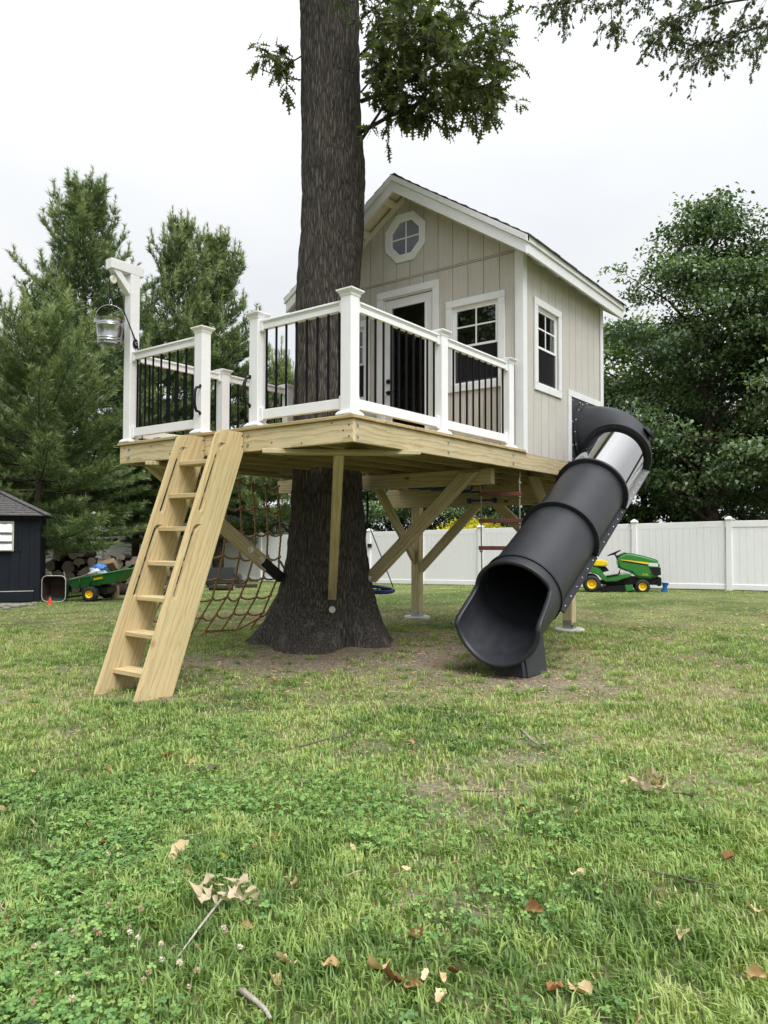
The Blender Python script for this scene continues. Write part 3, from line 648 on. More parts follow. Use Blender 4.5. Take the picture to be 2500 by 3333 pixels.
# ------------------------------------------------------------------ cabin
XF, XB, YW, ZF, PITC = 2.99, 5.42, 3.15, 2.36, .657
ZPK = 5.82
roofz = lambda y: ZPK-PITC*abs(y-YW/2-.008)
wallz = lambda y: roofz(y)-.17
cab = thing('cabin', 'small taupe sided cabin with white trim and gable roof', 'playhouse', (4.2, 1.57, ZF))
def strips(mb, s0, s1, z0, ztop, holes, fn, d0, d1):
    """wall strip s0..s1, z0..ztop(s), minus rectangular holes, d0..d1 deep; fn(s, z, d) -> xyz"""
    cuts = sorted({s0, s1, *[h[k] for h in holes for k in (0, 1) if s0 < h[k] < s1]})
    if s0 < YW/2 < s1: cuts = sorted({*cuts, YW/2})
    for a, b_ in zip(cuts, cuts[1:]):
        iv = [(z0, None)]
        for h in holes:
            if h[0] < (a+b_)/2 < h[1]:
                nv = []
                for lo, hi in iv:
                    if h[2] > lo: nv.append((lo, h[2]))
                    nv.append((max(lo, h[3]), hi))
                iv = nv
        for lo, hi in iv:
            ta, tb = (ztop(a), ztop(b_)) if hi is None else (min(hi, ztop(a)), min(hi, ztop(b_)))
            if min(ta, tb) <= lo+1e-4: continue
            mb.hexa([fn(a, lo, d0), fn(b_, lo, d0), fn(b_, lo, d1), fn(a, lo, d1), fn(a, ta, d0), fn(b_, tb, d0), fn(b_, tb, d1), fn(a, ta, d1)])
front = lambda s, z, d: (XF+d, s, z)
sidef = lambda s, z, d: (s, d, z)
OC = (1.595, 5.14)
FH_ = [(1.19, 1.95, ZF-.1, 4.42), (.30, .93, 3.18, 4.14), (2.25, 2.85, 3.18, 4.14), (OC[0]-.212, OC[0]+.212, OC[1]-.212, OC[1]+.212)]
SH_ = [(3.36, 3.94, 3.17, 4.08), (4.32, 5.27, 2.33, 3.16)]
ztf = lambda s: wallz(s)
zts = lambda s: 4.60
b = MB(); strips(b, .0, YW, ZF, ztf, FH_, front, .012, .10); b.build('front_wall', GROOVE, cab)
b = MB(); strips(b, XF+.1, XB-.012, ZR, zts, SH_, sidef, .012, .10); b.build('side_wall', GROOVE, cab)
b = MB(); b.box(XF+.1, XB-.012, YW-.1, YW, ZF, 4.6); b.build('side_wall', SIDE, cab)
b = MB(); strips(b, 0.11, YW-.11, ZF, ztf, [], lambda s, z, d: (XB+d, s, z), -.1, 0); b.build('back_wall', STUD, cab)
for y in (.55, 1.1, 1.6, 2.1, 2.6): board('wall_stud', (XB-.15, y, ZF+.03), (XB-.15, y, 4.5), .038, .09, (1, 0, 0), STUD, cab, .002)
def siding_run(a, c, z0, zt, holes, fn, d0):
    full = sorted([h for h in holes if h[0] <= a and h[1] >= c and h[3] > z0 and h[2] < zt(a)], key=lambda h: h[2]); part = [h for h in holes if h not in full]
    lo = z0
    for h in full+[None]:
        top = zt if h is None else (lambda s, q=h[2]: min(q, zt(s)))
        b = MB(); strips(b, a, c, lo, top, part, fn, d0, .013)
        if b.v: b.build('siding_board', SIDE, cab)
        if h: lo = h[3]
# siding boards between grooves
gr = [.02, .078]+[.286+.2085*k for k in range(14)]
gr = [.005]+[.286-.2085+.2085*k for k in range(0, 15)]+[YW-.005]
for a, c in zip(gr, gr[1:]):
    if c-a < .03: continue
    siding_run(a+.004, c-.004, ZF+.005, lambda s: 4.609, FH_, front, 0)
    siding_run(a+.004, c-.004, 4.641, ztf, FH_, front, .002)
MB().box(XF-.004, XF+.012, .0, YW, 4.6185, 4.631).build('drip_flashing', SIDE, cab)
gs = [XF+.095, 3.043]+[3.043+.2085*k for k in range(1, 12)]+[XB-.08]
gs = [3.05+.2085*k for k in range(0, 12)]; gs = [XF+.02]+gs+[XB-.005]
for a, c in zip(gs, gs[1:]):
    if c-a < .03: continue
    siding_run(a+.004, min(c, XB)-.004, ZR, zts, SH_, sidef, 0)
# corner boards
for nm, bx in (('corner_trim', (XF-.022, XF-.001, -.022, .085)), ('corner_trim', (XF-.022, XF-.001, YW-.085, YW+.02))):
    MB().box(*bx, ZF+.002, 4.70 if bx[2] < 1 else 4.70).build(nm, TRIM, cab, bevel=.003)
MB().box(XF-.0005, XF+.075, -.021, -.001, ZR+.0, 4.60).build('corner_trim', TRIM, cab, bevel=.003)
MB().box(XB-.075, XB+.02, -.021, -.001, ZR+.0, 4.60).build('corner_trim', TRIM, cab, bevel=.003)
MB().box(XB, XB+.02, 0, .08, ZR, 4.6).build('corner_trim', TRIM, cab, bevel=.003)
# roof: two decks, shingle courses, rake and eave fascia, soffit
XR0, XR1, EO = 2.69, 5.72, .2
YM = YW/2+.008
roof = MB()
for s in (-1, 1):
    ye = YM+s*(YM+EO); nrm = .05
    pts = [(YM, ZPK-.02), (ye, roofz(ye)-.02), (ye, roofz(ye)-.075), (YM, ZPK-.075)]
    if s > 0: pts = pts[::-1]
    roof.prism(pts, XR0+.03, XR1-.03, Matrix(((0, 0, 1, 0), (1, 0, 0, 0), (0, 1, 0, 0), (0, 0, 0, 1))))
roofo = roof.build('roof', SOFF, cab)
for s in (-1, 1):
    n_c = 14; Ls = YM+EO+.03
    for k in range(n_c):
        a, c = k*Ls/n_c, (k+1)*Ls/n_c+.012
        xs = [XR0-.025]; 
        while xs[-1] < XR1: xs.append(min(XR1+.025, xs[-1]+random.uniform(.13, .34)))
        b = MB()
        for x0, x1 in zip(xs, xs[1:]):
            ya, yb = YM+s*a, YM+s*(c+random.uniform(-.006, .006)); za, zb = ZPK-PITC*a+.002, ZPK-PITC*c+.012+random.uniform(0, .006)
            P = [(x0, ya, za-.016), (x1, ya, za-.016), (x1, yb, zb-.016), (x0, yb, zb-.016), (x0, ya, za), (x1, ya, za), (x1, yb, zb), (x0, yb, zb)]
            if s < 0: P = [P[i] for i in (3, 2, 1, 0, 7, 6, 5, 4)]
            b.hexa(P)
        b.build('shingle_course', SHING, roofo)
for k in range(12): board('shingle_cap', (XR0-.01+k*.26, YM, ZPK+.004+.003*(k % 2)), (XR0-.01+(k+1)*.26+.03, YM, ZPK+.008), .07, .012, (0, 0, 1), SHING, roofo, 0)
PX = Matrix(((0, 0, 1, 0), (1, 0, 0, 0), (0, 1, 0, 0), (0, 0, 0, 1)))
def rake(s, x0, x1, top, bot, name='rake_board', ext=0.0, a0=0., a1=1.):
    L0 = YM+EO+ext; ya, yb = YM+s*L0*a0, YM+s*L0*a1
    pts = [(ya, roofz(ya)-top), (yb, roofz(yb)-top), (yb, roofz(yb)-bot), (ya, roofz(ya)-bot)]
    if s > 0: pts = pts[::-1]
    return MB().prism(pts, x0, x1, PX).build(name, TRIM, cab, bevel=.002)
for s in (-1, 1):
    for x0, x1, q in ((XR0-.02, XR0+.018, 1), (XR1-.018, XR1+.02, 0)):
        rake(s, x0, x1, .085, .215)
        if s < 0 and q: rake(s, x0-.018, x1, .012, .083, 'rake_cap', .02, 0, .365); rake(s, x0-.018, x1, .012, .083, 'rake_cap', .02, .367, 1)
        else: rake(s, x0-.018*q, x1+.018*(1-q), .012, .083, 'rake_cap', .02)
    ye = YM+s*(YM+EO); ze = roofz(ye); y0, y1 = sorted((ye, ye-s*.03))
    MB().box(XR0+.02, XR1-.02, y0, y1, ze-.20, ze-.086).build('eave_fascia', TRIM, cab, bevel=.002)
    y0, y1 = sorted((ye+s*.02, ye-s*.03)); MB().box(XR0-.018, XR1, y0, y1, ze-.084, ze-.012).build('eave_fascia', TRIM, cab, bevel=.002)
    # sloped soffit lookouts under the gable overhang
    L0 = YM+EO; pts = [(YM+s*.02, roofz(YM+s*.02)-.077), (ye, roofz(ye)-.077), (ye, roofz(ye)-.10), (YM+s*.02, roofz(YM+s*.02)-.10)]
    for k, a in enumerate((.10, .34, .58, .82)):
        y = YM+s*L0*a; z = roofz(y)-.125; board('soffit_block', (XR0+.02, y, z), (XF-.002, y, z), .04, .09, (0, -s*PITC, 1) if s > 0 else (0, PITC*-s, 1), SOFF, cab, .002)
    ya, yb = YM+s*.02, YM+s*(YM-.05); pts = [(ya, wallz(ya)+.05), (yb, wallz(yb)+.05), (yb, wallz(yb)-.035), (ya, wallz(ya)-.035)]
    if s > 0: pts = pts[::-1]
    MB().prism(pts, XF-.02, XF-.003, PX).build('frieze_board', SOFF, cab)
    for k in range(6): 
        x = XF+.25+k*.41; board('rafter', (x, YM+s*.02, ZPK-.16), (x, ye-s*.04, roofz(ye)-.14), .038, .10, (0, s*PITC, 1), SOFF, cab, .002)
def casing(parent, fn, s0, s1, z0, z1, wd, sill=True, d=-.022, bottom=True):
    """flat casing around an opening; s0..z1 outer edges"""
    m = lambda a, b_, c, e, nm: MB().hexa([fn(a, c, d), fn(b_, c, d), fn(b_, c, -.001), fn(a, c, -.001), fn(a, e, d), fn(b_, e, d), fn(b_, e, -.001), fn(a, e, -.001)]).build(nm, TRIM, parent, bevel=.003)
    m(s0, s1, z1-wd, z1, 'casing'); 
    if bottom: m(s0, s1, z0, z0+wd, 'casing')
    m(s0, s0+wd, z0+(wd if bottom else 0)+.001, z1-wd-.001, 'casing'); m(s1-wd, s1, z0+(wd if bottom else 0)+.001, z1-wd-.001, 'casing')
def hbox(fn, a, b_, c, e, d0, d1): return [fn(a, c, d0), fn(b_, c, d0), fn(b_, c, d1), fn(a, c, d1), fn(a, e, d0), fn(b_, e, d0), fn(b_, e, d1), fn(a, e, d1)]
def ring(mb, fn, a, b_, c, e, wv, d0, d1):
    for q in ((a, b_, c, c+wv), (a, b_, e-wv, e), (a, a+wv, c+wv, e-wv), (b_-wv, b_, c+wv, e-wv)): mb.hexa(hbox(fn, *q, d0, d1))
def window(fn, s0, s1, z0, z1):
    """single hung, four-lite upper sash, dark screened lower sash; outer casing edges given"""
    c = .085; a, b_, lo, hi = s0+c, s1-c, z0+c, z1-c; zm = lo+(hi-lo)*.485
    o = MB().hexa(hbox(fn, a-.01, a+.0, lo, hi, 0, .09)); o.hexa(hbox(fn, b_, b_+.01, lo, hi, 0, .09)); o.hexa(hbox(fn, a-.01, b_+.01, lo-.01, lo, 0, .09)); o.hexa(hbox(fn, a-.01, b_+.01, hi, hi+.01, 0, .09))
    win = o.build('window', TRIM, cab)
    casing(win, fn, s0, s1, z0, z1, c)
    m = MB(); ring(m, fn, a, b_, lo, hi, .022, .012, .05); m.build('window_frame', VINYL, win)
    m = MB(); ring(m, fn, a+.023, b_-.023, zm-.012, hi-.023, .026, .018, .045); m.build('sash', VINYL, win)
    m = MB(); ring(m, fn, a+.023, b_-.023, lo+.023, zm+.012, .022, .032, .056); m.build('sash', VINYL, win)
    mid = (a+b_)/2; zc_ = (zm+hi)/2-.005
    m = MB(); m.hexa(hbox(fn, mid-.009, mid+.009, zm+.014, hi-.049, .024, .036)); m.hexa(hbox(fn, a+.049, mid-.0095, zc_-.009, zc_+.009, .024, .036)); m.hexa(hbox(fn, mid+.0095, b_-.049, zc_-.009, zc_+.009, .024, .036)); m.build('muntin', VINYL, win)
    for q in ((a+.045, mid-.009, zm+.012, zc_-.009), (mid+.009, b_-.045, zm+.012, zc_-.009), (a+.045, mid-.009, zc_+.009, hi-.045), (mid+.009, b_-.045, zc_+.009, hi-.045)):
        MB().hexa(hbox(fn, *q, .028, .032)).build('pane', GLASS, win)
    MB().hexa(hbox(fn, a+.04, b_-.04, lo+.04, zm-.008, .040, .043)).build('pane', GLASS, win)
    MB().hexa(hbox(fn, a+.024, b_-.024, lo+.024, zm-.013, .026, .0265)).build('insect_screen', SCREEN, win)
    return win
def screenmat():
    m, n, b = newmat('dark_insect_screen'); l = n.links.new
    tr = nd(n, 'ShaderNodeBsdfTransparent'); df = nd(n, 'ShaderNodeBsdfDiffuse', {'Color': (.03, .03, .032, 1)}); mx = nd(n, 'ShaderNodeMixShader', {0: .55})
    l(tr.outputs[0], mx.inputs[1]); l(df.outputs[0], mx.inputs[2]); l(mx.outputs[0], n.nodes['Material Output'].inputs[0]); return m
SCREEN = screenmat()
tag(window(front, .215, 1.0, 3.105, 4.205), 'right front window with a black screened lower sash')
tag(window(front, 2.165, 2.94, 3.105, 4.205), 'left front window mostly hidden behind the trunk')
tag(window(sidef, 3.27, 4.03, 3.085, 4.16), 'narrow side window with four upper panes')
# octagon gable window
SKYPANE = plain('sky_reflection_pane', (.23, .24, .325), .15, .3, 2.5, coat=.5)  # blue-grey sky reflection painted into the colour of the pane
oc = MB()
def octo(rad): return [(rad*math.cos(R(22.5+45*k)), rad*math.sin(R(22.5+45*k))) for k in range(8)]
PO = Matrix(((0, 0, 1, 0), (1, 0, 0, 0), (0, 1, 0, 0), (0, 0, 0, 1)))
def oring(mb, r0, r1, x0, x1):
    A_, B_ = octo(r0), octo(r1)
    for k in range(8):
        j = (k+1) % 8
        mb.hexa([(A_[k][0], A_[k][1], x0), (B_[k][0], B_[k][1], x0), (B_[j][0], B_[j][1], x0), (A_[j][0], A_[j][1], x0), (A_[k][0], A_[k][1], x1), (B_[k][0], B_[k][1], x1), (B_[j][0], B_[j][1], x1), (A_[j][0], A_[j][1], x1)], PO)
MO = Matrix.Translation((XF, OC[0], OC[1]))
oring(oc, .248, .328, -.026, -.001); ocw = oc.build('window', TRIM, cab, MO, local=True); tag(ocw, 'octagonal gable window with four panes')
o = MB(); oring(o, .224, .247, -.018, .05); o.build('window_frame', VINYL, ocw, MO, local=True)
o = MB(); o.box(-.003, .005, -.008, .008, -.206, .206); o.box(-.003, .005, -.206, -.0085, -.008, .008); o.box(-.003, .005, .0085, .206, -.008, .008); o.build('muntin', VINYL, ocw, MO, local=True)
o = MB(); o.prism(octo(.224), .004, .008, PO); o.build('pane', SKYPANE, ocw, MO, local=True)
# door
dr_ = MB().hexa(hbox(front, 1.188, 1.205, ZF, 4.42, 0, .1)); dr_.hexa(hbox(front, 1.935, 1.952, ZF, 4.42, 0, .1)); dr_.hexa(hbox(front, 1.205, 1.935, 4.405, 4.42, 0, .1))
door = dr_.build('door', TRIM, cab)
casing(door, front, 1.10, 2.04, ZF+.002, 4.51, .09, bottom=False)
m = MB(); ring(m, front, 1.206, 1.934, ZF+.03, 4.395, .108, .02, .06); m.hexa(hbox(front, 1.3145, 1.8255, ZF+.1385, ZF+.2, .02, .06)); m.build('door_slab', TRIM, door, bevel=.002)
m = MB(); ring(m, front, 1.300, 1.840, ZF+.185, 4.302, .022, .008, .0195); m.build('glazing_bead', TRIM, door, bevel=.003)
MB().hexa(hbox(front, 1.314, 1.826, ZF+.2, 4.287, .034, .038)).build('pane', GLASS, door)
MB().box(XF-.03, XF+.1, 1.19, 1.95, ZF-.0, ZF+.028).build('threshold', BLACK, door)
MX = lambda p: frame(p, (-1, 0, 0)) @ Matrix.Rotation(R(90), 4, 'Y')
MB().lathe([(0, .022), (.026, .022), (.031, .012), (.031, 0)], 18, MX((XF+.02, 1.876, 3.36))).build('deadbolt', BLACK, door, smooth=40)
m = MB(); m.lathe([(0, .02), (.024, .02), (.03, .01), (.03, 0)], 18, MX((XF+.02, 1.876, 3.215))); m.tube([(XF+.005, 1.876, 3.215), (XF-.03, 1.876, 3.215), (XF-.035, 1.83, 3.218), (XF-.03, 1.76, 3.21)], [.011, .011, .009, .007], 8)
m.build('lever_handle', BLACK, door, smooth=40)
# framed hatch for the slide
hm = MB(); 
for q in ((4.235, 5.325, 3.16, 3.24), (4.235, 4.318, ZR+.005, 3.159)): hm.hexa(hbox(sidef, *q, -.022, -.001))
hm.hexa(hbox(sidef, 5.265, 5.338, ZR+.005, 3.159, -.0215, -.001))
hm.build('hatch_trim', TRIM, cab, bevel=.003)
# ------------------------------------------------------------------ porch railing
rail = thing('porch_railing', 'white vinyl railing with black round balusters around the porch', 'railing', (.7, 1.5, ZD))
ZP, ZC = 2.365, 3.30
def post(x, y, ztop=3.36, cap=True, parent=rail, s=.055, name='post'):
    M = Matrix.Translation((x, y, ZP))
    b = MB(); b.box(-s, s, -s, s, 0, ztop-ZP); p = b.build(name, VINYL, parent, M, local=True, bevel=.004)
    b = MB(); q = s+.028
    for r0, r1, z0, z1 in ((q, q, 0, .014), (q, s+.008, .014, .034)):
        b.hexa([(-r0, -r0, z0), (r0, -r0, z0), (r0, r0, z0), (-r0, r0, z0), (-r1, -r1, z1), (r1, -r1, z1), (r1, r1, z1), (-r1, r1, z1)])
    b.build('base_trim', VINYL, p, M, local=True, bevel=.002)
    if cap:
        b = MB(); z = ztop-ZP
        for r0, r1, z0, z1 in ((s+.004, s+.008, -.03, -.006), (s+.012, s+.026, -.006, .012), (s+.028, s+.028, .012, .024), (s+.028, .012, .024, .044)):
            b.hexa([(-r0, -r0, z+z0), (r0, -r0, z+z0), (r0, r0, z+z0), (-r0, r0, z+z0), (-r1, -r1, z+z1), (r1, -r1, z+z1), (r1, r1, z+z1), (-r1, r1, z+z1)])
        b.build('cap', VINYL, p, M, local=True)
    return p
BALME = MB().tube([(0, 0, 0), (0, 0, .735)], .0105, 10).mesh('baluster', 40); BALME.materials.append(BALU)
def span(a, c, nb, first=None, last=None):
    """rails and balusters between post centres a and c"""
    a, c = Vector((*a, 0)), Vector((*c, 0)); d = (c-a).normalized(); a, c = a+d*.056, c-d*.056; Ln = (c-a).length
    def bar(nm, z0, z1, wv):
        M = frame(a+Vector((0, 0, 0)), d); b = MB(); b.box(0, Ln, -wv/2, wv/2, z0, z1); return b.build(nm, VINYL, rail, M, local=True, bevel=.003)
    t = bar('top_rail', 3.222, 3.282, .045); M = frame(a, d)
    b = MB(); b.box(0, Ln, -.036, .036, 3.283, 3.305); b.box(.0, Ln, -.029, .029, 3.27, 3.2825); b.build('rail_cap', VINYL, t, M, local=True, bevel=.005)
    bo = bar('bottom_rail', 2.425, 2.510, .045)
    for e in (.0, Ln-.035):
        b = MB(); b.box(e, e+.035, -.034, .034, 3.205, 3.289); b.build('rail_bracket', VINYL, t, M, local=True, bevel=.004)
        b = MB(); b.box(e, e+.035, -.031, .031, 2.412, 2.530); b.build('rail_bracket', VINYL, bo, M, local=True, bevel=.004)
    f = first if first is not None else .055; g = last if last is not None else Ln-.055
    for k in range(nb):
        p = a+d*(f+(g-f)*k/(nb-1)); put('baluster', BALME, rail, Matrix.Translation((p.x, p.y, 2.498)))
PXL = .066
post(PXL, .088, 3.355); post(1.415, .088, 3.325); post(2.79, .088, 3.325)
g1 = post(PXL, 1.15, 3.355); g2 = post(PXL, 1.905, 3.355)
post(1.30, 3.04, 3.325); post(2.38, 3.04, 3.325)
span((PXL, .088), (PXL, 1.15), 8); span((PXL, 1.905), (PXL, 3.045), 8)
span((PXL, .088), (1.415, .088), 11); span((1.415, .088), (2.79, .088), 10)
span((PXL, 3.045), (1.30, 3.04), 10); span((1.30, 3.04), (2.38, 3.04), 8); span((2.38, 3.04), (2.99, 3.04), 4)
for gp0, y in ((g1, 1.19), (g2, 1.865)):
    b = MB(); x0 = PXL-.056; b.tube([(x0, y, 2.56), (x0-.045, y, 2.57), (x0-.066, y, 2.62), (x0-.070, y, 2.68), (x0-.066, y, 2.74), (x0-.045, y, 2.79), (x0, y, 2.80)], [.011, .013, .0155, .0165, .0155, .013, .011], 10)
    for z in (2.55, 2.81): b.lathe([(0, .008), (.015, .006), (.018, 0)], 12, frame((x0, y, z), (-1, 0, 0)) @ Matrix.Rotation(R(90), 4, 'Y'))
    b.build('grab_handle', BLACK, rail if gp0 is None else gp0, smooth=40)

# ------------------------------------------------------------------ hoist post with pulley, rope and bucket
hp = thing('hoist_post', 'tall white hoist post with a short braced arm at the deck corner', 'post', (PXL, 3.045, ZP))
post(PXL, 3.045, 4.12, False, hp)
MB().box(-.215, .17, 2.99, 3.10, 4.121, 4.225).build('arm', VINYL, hp, bevel=.004)
b = MB(); b.prism([(-.19, 4.12), (-.10, 4.12), (.010, 4.00), (.010, 3.90)][::-1], 0, .085, Matrix(((1, 0, 0, 0), (0, 0, -1, 3.088), (0, 1, 0, 0), (0, 0, 0, 1)))); b.build('brace', VINYL, hp, bevel=.003)
MB().tube([(-.165, 3.045, 4.122), (-.165, 3.045, 4.10), (-.15, 3.045, 4.085), (-.165, 3.045, 4.07), (-.178, 3.045, 4.085)], .004, 6).build('eye_hook', ZINC, hp)
pu = thing('pulley', 'round white pulley wheel hanging under the hoist arm', 'pulley', (-.165, 3.045, 4.02))
MP = frame((-.165, 3.045, 4.02), (0, 1, 0)) @ Matrix.Rotation(R(90), 4, 'Y')
MB().lathe([(0, .016), (.038, .016), (.042, .010), (.032, .002), (.032, -.002), (.042, -.010), (.038, -.016), (0, -.016)], 24, MP).build('wheel', SOFF, pu, smooth=40)
b = MB(); b.tube([(-.165, 3.066, 4.02), (-.165, 3.064, 4.065), (-.165, 3.045, 4.078), (-.165, 3.026, 4.065), (-.165, 3.024, 4.02)], .004, 6); b.build('yoke', ZINC, pu)
cl = thing('rope_cleat', 'black oval pulley cleat fixed on the hoist post', 'cleat', (.008, 3.0, 3.395))
b = MB(); b.lathe([(0, .02), (.022, .02), (.03, .012), (.03, 0)], 18, Matrix.Translation((.07, 2.99, 3.395)) @ Matrix.Rotation(R(90), 4, 'X') @ Matrix.Diagonal((1, 1.75, 1, 1))); b.build('housing', BLACK, cl, smooth=40)
b = MB(); b.lathe([(.012, .028), (.018, .028), (.018, .02)], 14, Matrix.Translation((.07, 2.99, 3.395)) @ Matrix.Rotation(R(90), 4, 'X')); b.build('sheave', ZINC, cl)
BX, BY, BZ = -.195, 3.045, 3.48
rp_ = [(BX, BY, 3.75), (BX-.002, BY, 3.9), (-.207, BY, 4.0), (-.204, BY, 4.035), (-.185, BY, 4.055), (-.165, BY, 4.062), (-.142, BY, 4.05), (-.127, BY, 4.02), (-.05, 3.02, 3.72), (.06, 2.97, 3.43), (.085, 2.965, 3.36), (.12, 2.97, 3.2), (.13, 2.975, 2.75), (.16, 2.97, 2.375), (.24, 2.9, 2.37), (.2, 2.8, 2.37), (.3, 2.72, 2.372)]
b = MB(); b.tube(rp_, .0065, 6); b.tube([(BX+.006, BY, 3.72), (BX+.008, BY, 3.8), (BX+.012, BY, 3.9)], .011, 6); b.tube([(BX+.03, BY, 3.86), (BX+.012, BY, 3.83), (BX+.015, BY, 3.80)], .006, 5)
hr_ = b.build('hoist_rope', CORD, None, smooth=True); tag(hr_, 'thin black rope running over the pulley down to the deck', 'rope')
b = MB()
for k in range(5): b.tube([(.10+.09*k+.05*math.cos(a), 2.62-.13*k+.05*math.sin(a)*(.6+.2*(k % 2)), 2.372+.012*abs(math.sin(a+k))+.02*(a < .1)) for a in np.linspace(0, 5.6, 12)], .006, 5)
tag(b.build('rope_coil', CORD, None, smooth=True), 'loose loops of black rope on the deck behind the railing', 'rope')
bk = thing('bucket', 'small galvanised bucket hanging from the hoist rope', 'bucket', (BX, BY, BZ-.13))
MBK = Matrix.Translation((BX, BY, BZ-.13)) @ Matrix.Rotation(R(2), 4, 'X')
prof = [(.0, 0.004), (.118, 0.004), (.122, -.008), (.126, -.008), (.126, .006), (.128, .022), (.133, .028), (.128, .036), (.130, .046), (.135, .052), (.131, .060), (.143, .172), (.149, .178), (.146, .188), (.151, .194), (.147, .202), (.151, .236), (.156, .240), (.156, .247), (.150, .247), (.140, .17), (.126, .02), (0, .01)]
prof = [(r_*.9, z) for r_, z in prof]
MB().lathe(prof, 48, MBK).build('pail', GALV, bk, smooth=50)
b = MB(); b.tube([(.142*math.cos(a), 0, .232+.165*math.sin(a)**.8*1.0) for a in np.linspace(0, math.pi, 17)], .0036, 6, True, MBK @ Matrix.Rotation(R(-37), 4, 'Z')); b.build('handle', GALV, bk, smooth=True)
b = MB()
for s in (-1, 1): b.box(-.012, .012, -.006, .006, .205, .25, MBK @ Matrix.Rotation(R(-37), 4, 'Z') @ Matrix.Translation((s*.141, 0, 0)))
b.build('handle_ear', GALV, bk)
b = MB(); b.tube([(0, 0, .39), (.014, 0, .41), (.010, 0, .44), (0, 0, .455), (-.010, 0, .44), (-.013, 0, .41), (0, 0, .39)], .004, 6, False, MBK); b.build('snap_hook', ZINC, bk)

# ------------------------------------------------------------------ ladder
lad = thing('ladder', 'broad pale wooden ladder with handhold slots leaning on the deck', 'ladder', (-.75, 1.53, .12))
LS = .36                      # run per metre of rise
fx = lambda z: -.292-LS*(2.311-z)      # front edge, world X
bxk = lambda z: .0-LS*(2.14-z)
def stringer(y):
    """wide plank in the plane Y = y, with two long handhold slots; built as cells around the slots"""
    dirv = Vector((LS, 0, 1)).normalized(); Lz = 2.20
    M = Matrix(((0, 0, 0, 0),)*4)
    xs = []
    def P(z, f): return (fx(z)+f*(bxk(z)-fx(z)), z)
    slots = [(.885, 1.46), (1.60, 2.165)]; sa, sb = .150, .245
    outer = [P(.085, 0), P(.085, 1), P(2.14, 1), (0.0-.001, 2.318), (-.16, 2.318), (-.262, 2.306), P(2.28, .0)]
    holes = []
    for lo, hi in slots:
        h = [P(lo+.02, sa), P(lo, (sa+sb)/2), P(lo+.02, sb), P(hi-.02, sb), P(hi, sb+.03), P(hi+.028, sb+.06), P(hi+.03, sb-.03), P(hi+.012, sa+.01), P(hi-.02, sa)]
        holes.append(h)
    bm = bmesh.new(); edges = []
    for loop in [outer]+holes:
        vs_ = [bm.verts.new((a, y, c)) for a, c in loop]
        edges += [bm.edges.new((vs_[i], vs_[(i+1) % len(vs_)])) for i in range(len(vs_))]
    bmesh.ops.triangle_fill(bm, use_beauty=True, use_dissolve=False, edges=edges)
    # drop any triangle lying inside a slot
    def inside(p, poly):
        c = False
        for i in range(len(poly)):
            (x1, y1), (x2, y2) = poly[i], poly[i-1]
            if (y1 > p.z) != (y2 > p.z) and p.x < (x2-x1)*(p.z-y1)/(y2-y1)+x1: c = not c
        return c
    bad = [f for f in bm.faces if any(inside(f.calc_center_median(), h) for h in holes)]
    if bad: bmesh.ops.delete(bm, geom=bad, context='FACES_ONLY')
    r_ = bmesh.ops.extrude_face_region(bm, geom=bm.faces[:])
    bmesh.ops.translate(bm, verts=[v for v in r_['geom'] if isinstance(v, bmesh.types.BMVert)], vec=(0, .042, 0))
    bmesh.ops.recalc_face_normals(bm, faces=bm.faces[:])
    es = [e for e in bm.edges if len(e.link_faces) == 2 and e.calc_face_angle(0) > .6 and abs(e.verts[0].co.y-e.verts[1].co.y) < .01]
    bmesh.ops.bevel(bm, geom=es, offset=.008, segments=2, affect='EDGES', clamp_overlap=True)
    Mo = frame((-.6, y, 1.2), dirv, (0, 1, 0)); bm.transform(Mo.inverted())
    me = bpy.data.meshes.new('stringer'); bm.to_mesh(me); bm.free(); me.materials.append(LAD)
    return put('stringer', me, lad, Mo)
for y in (1.25, 1.776):
    so = stringer(y)
    for z in (2.285, 2.19): put('screw_head', NAIL, so, frame((-.02, y, z), (0, -1, 0)) @ Matrix.Rotation(R(90), 4, 'Y'))
for z in (2.067, 1.768, 1.478, 1.183, .891, .603, .308):
    x0 = fx(z)+.085
    board('tread', (x0+.085, 1.292, z-.02), (x0+.085, 1.776, z-.02), .17, .038, (0, 0, 1), LAD, lad, .004)

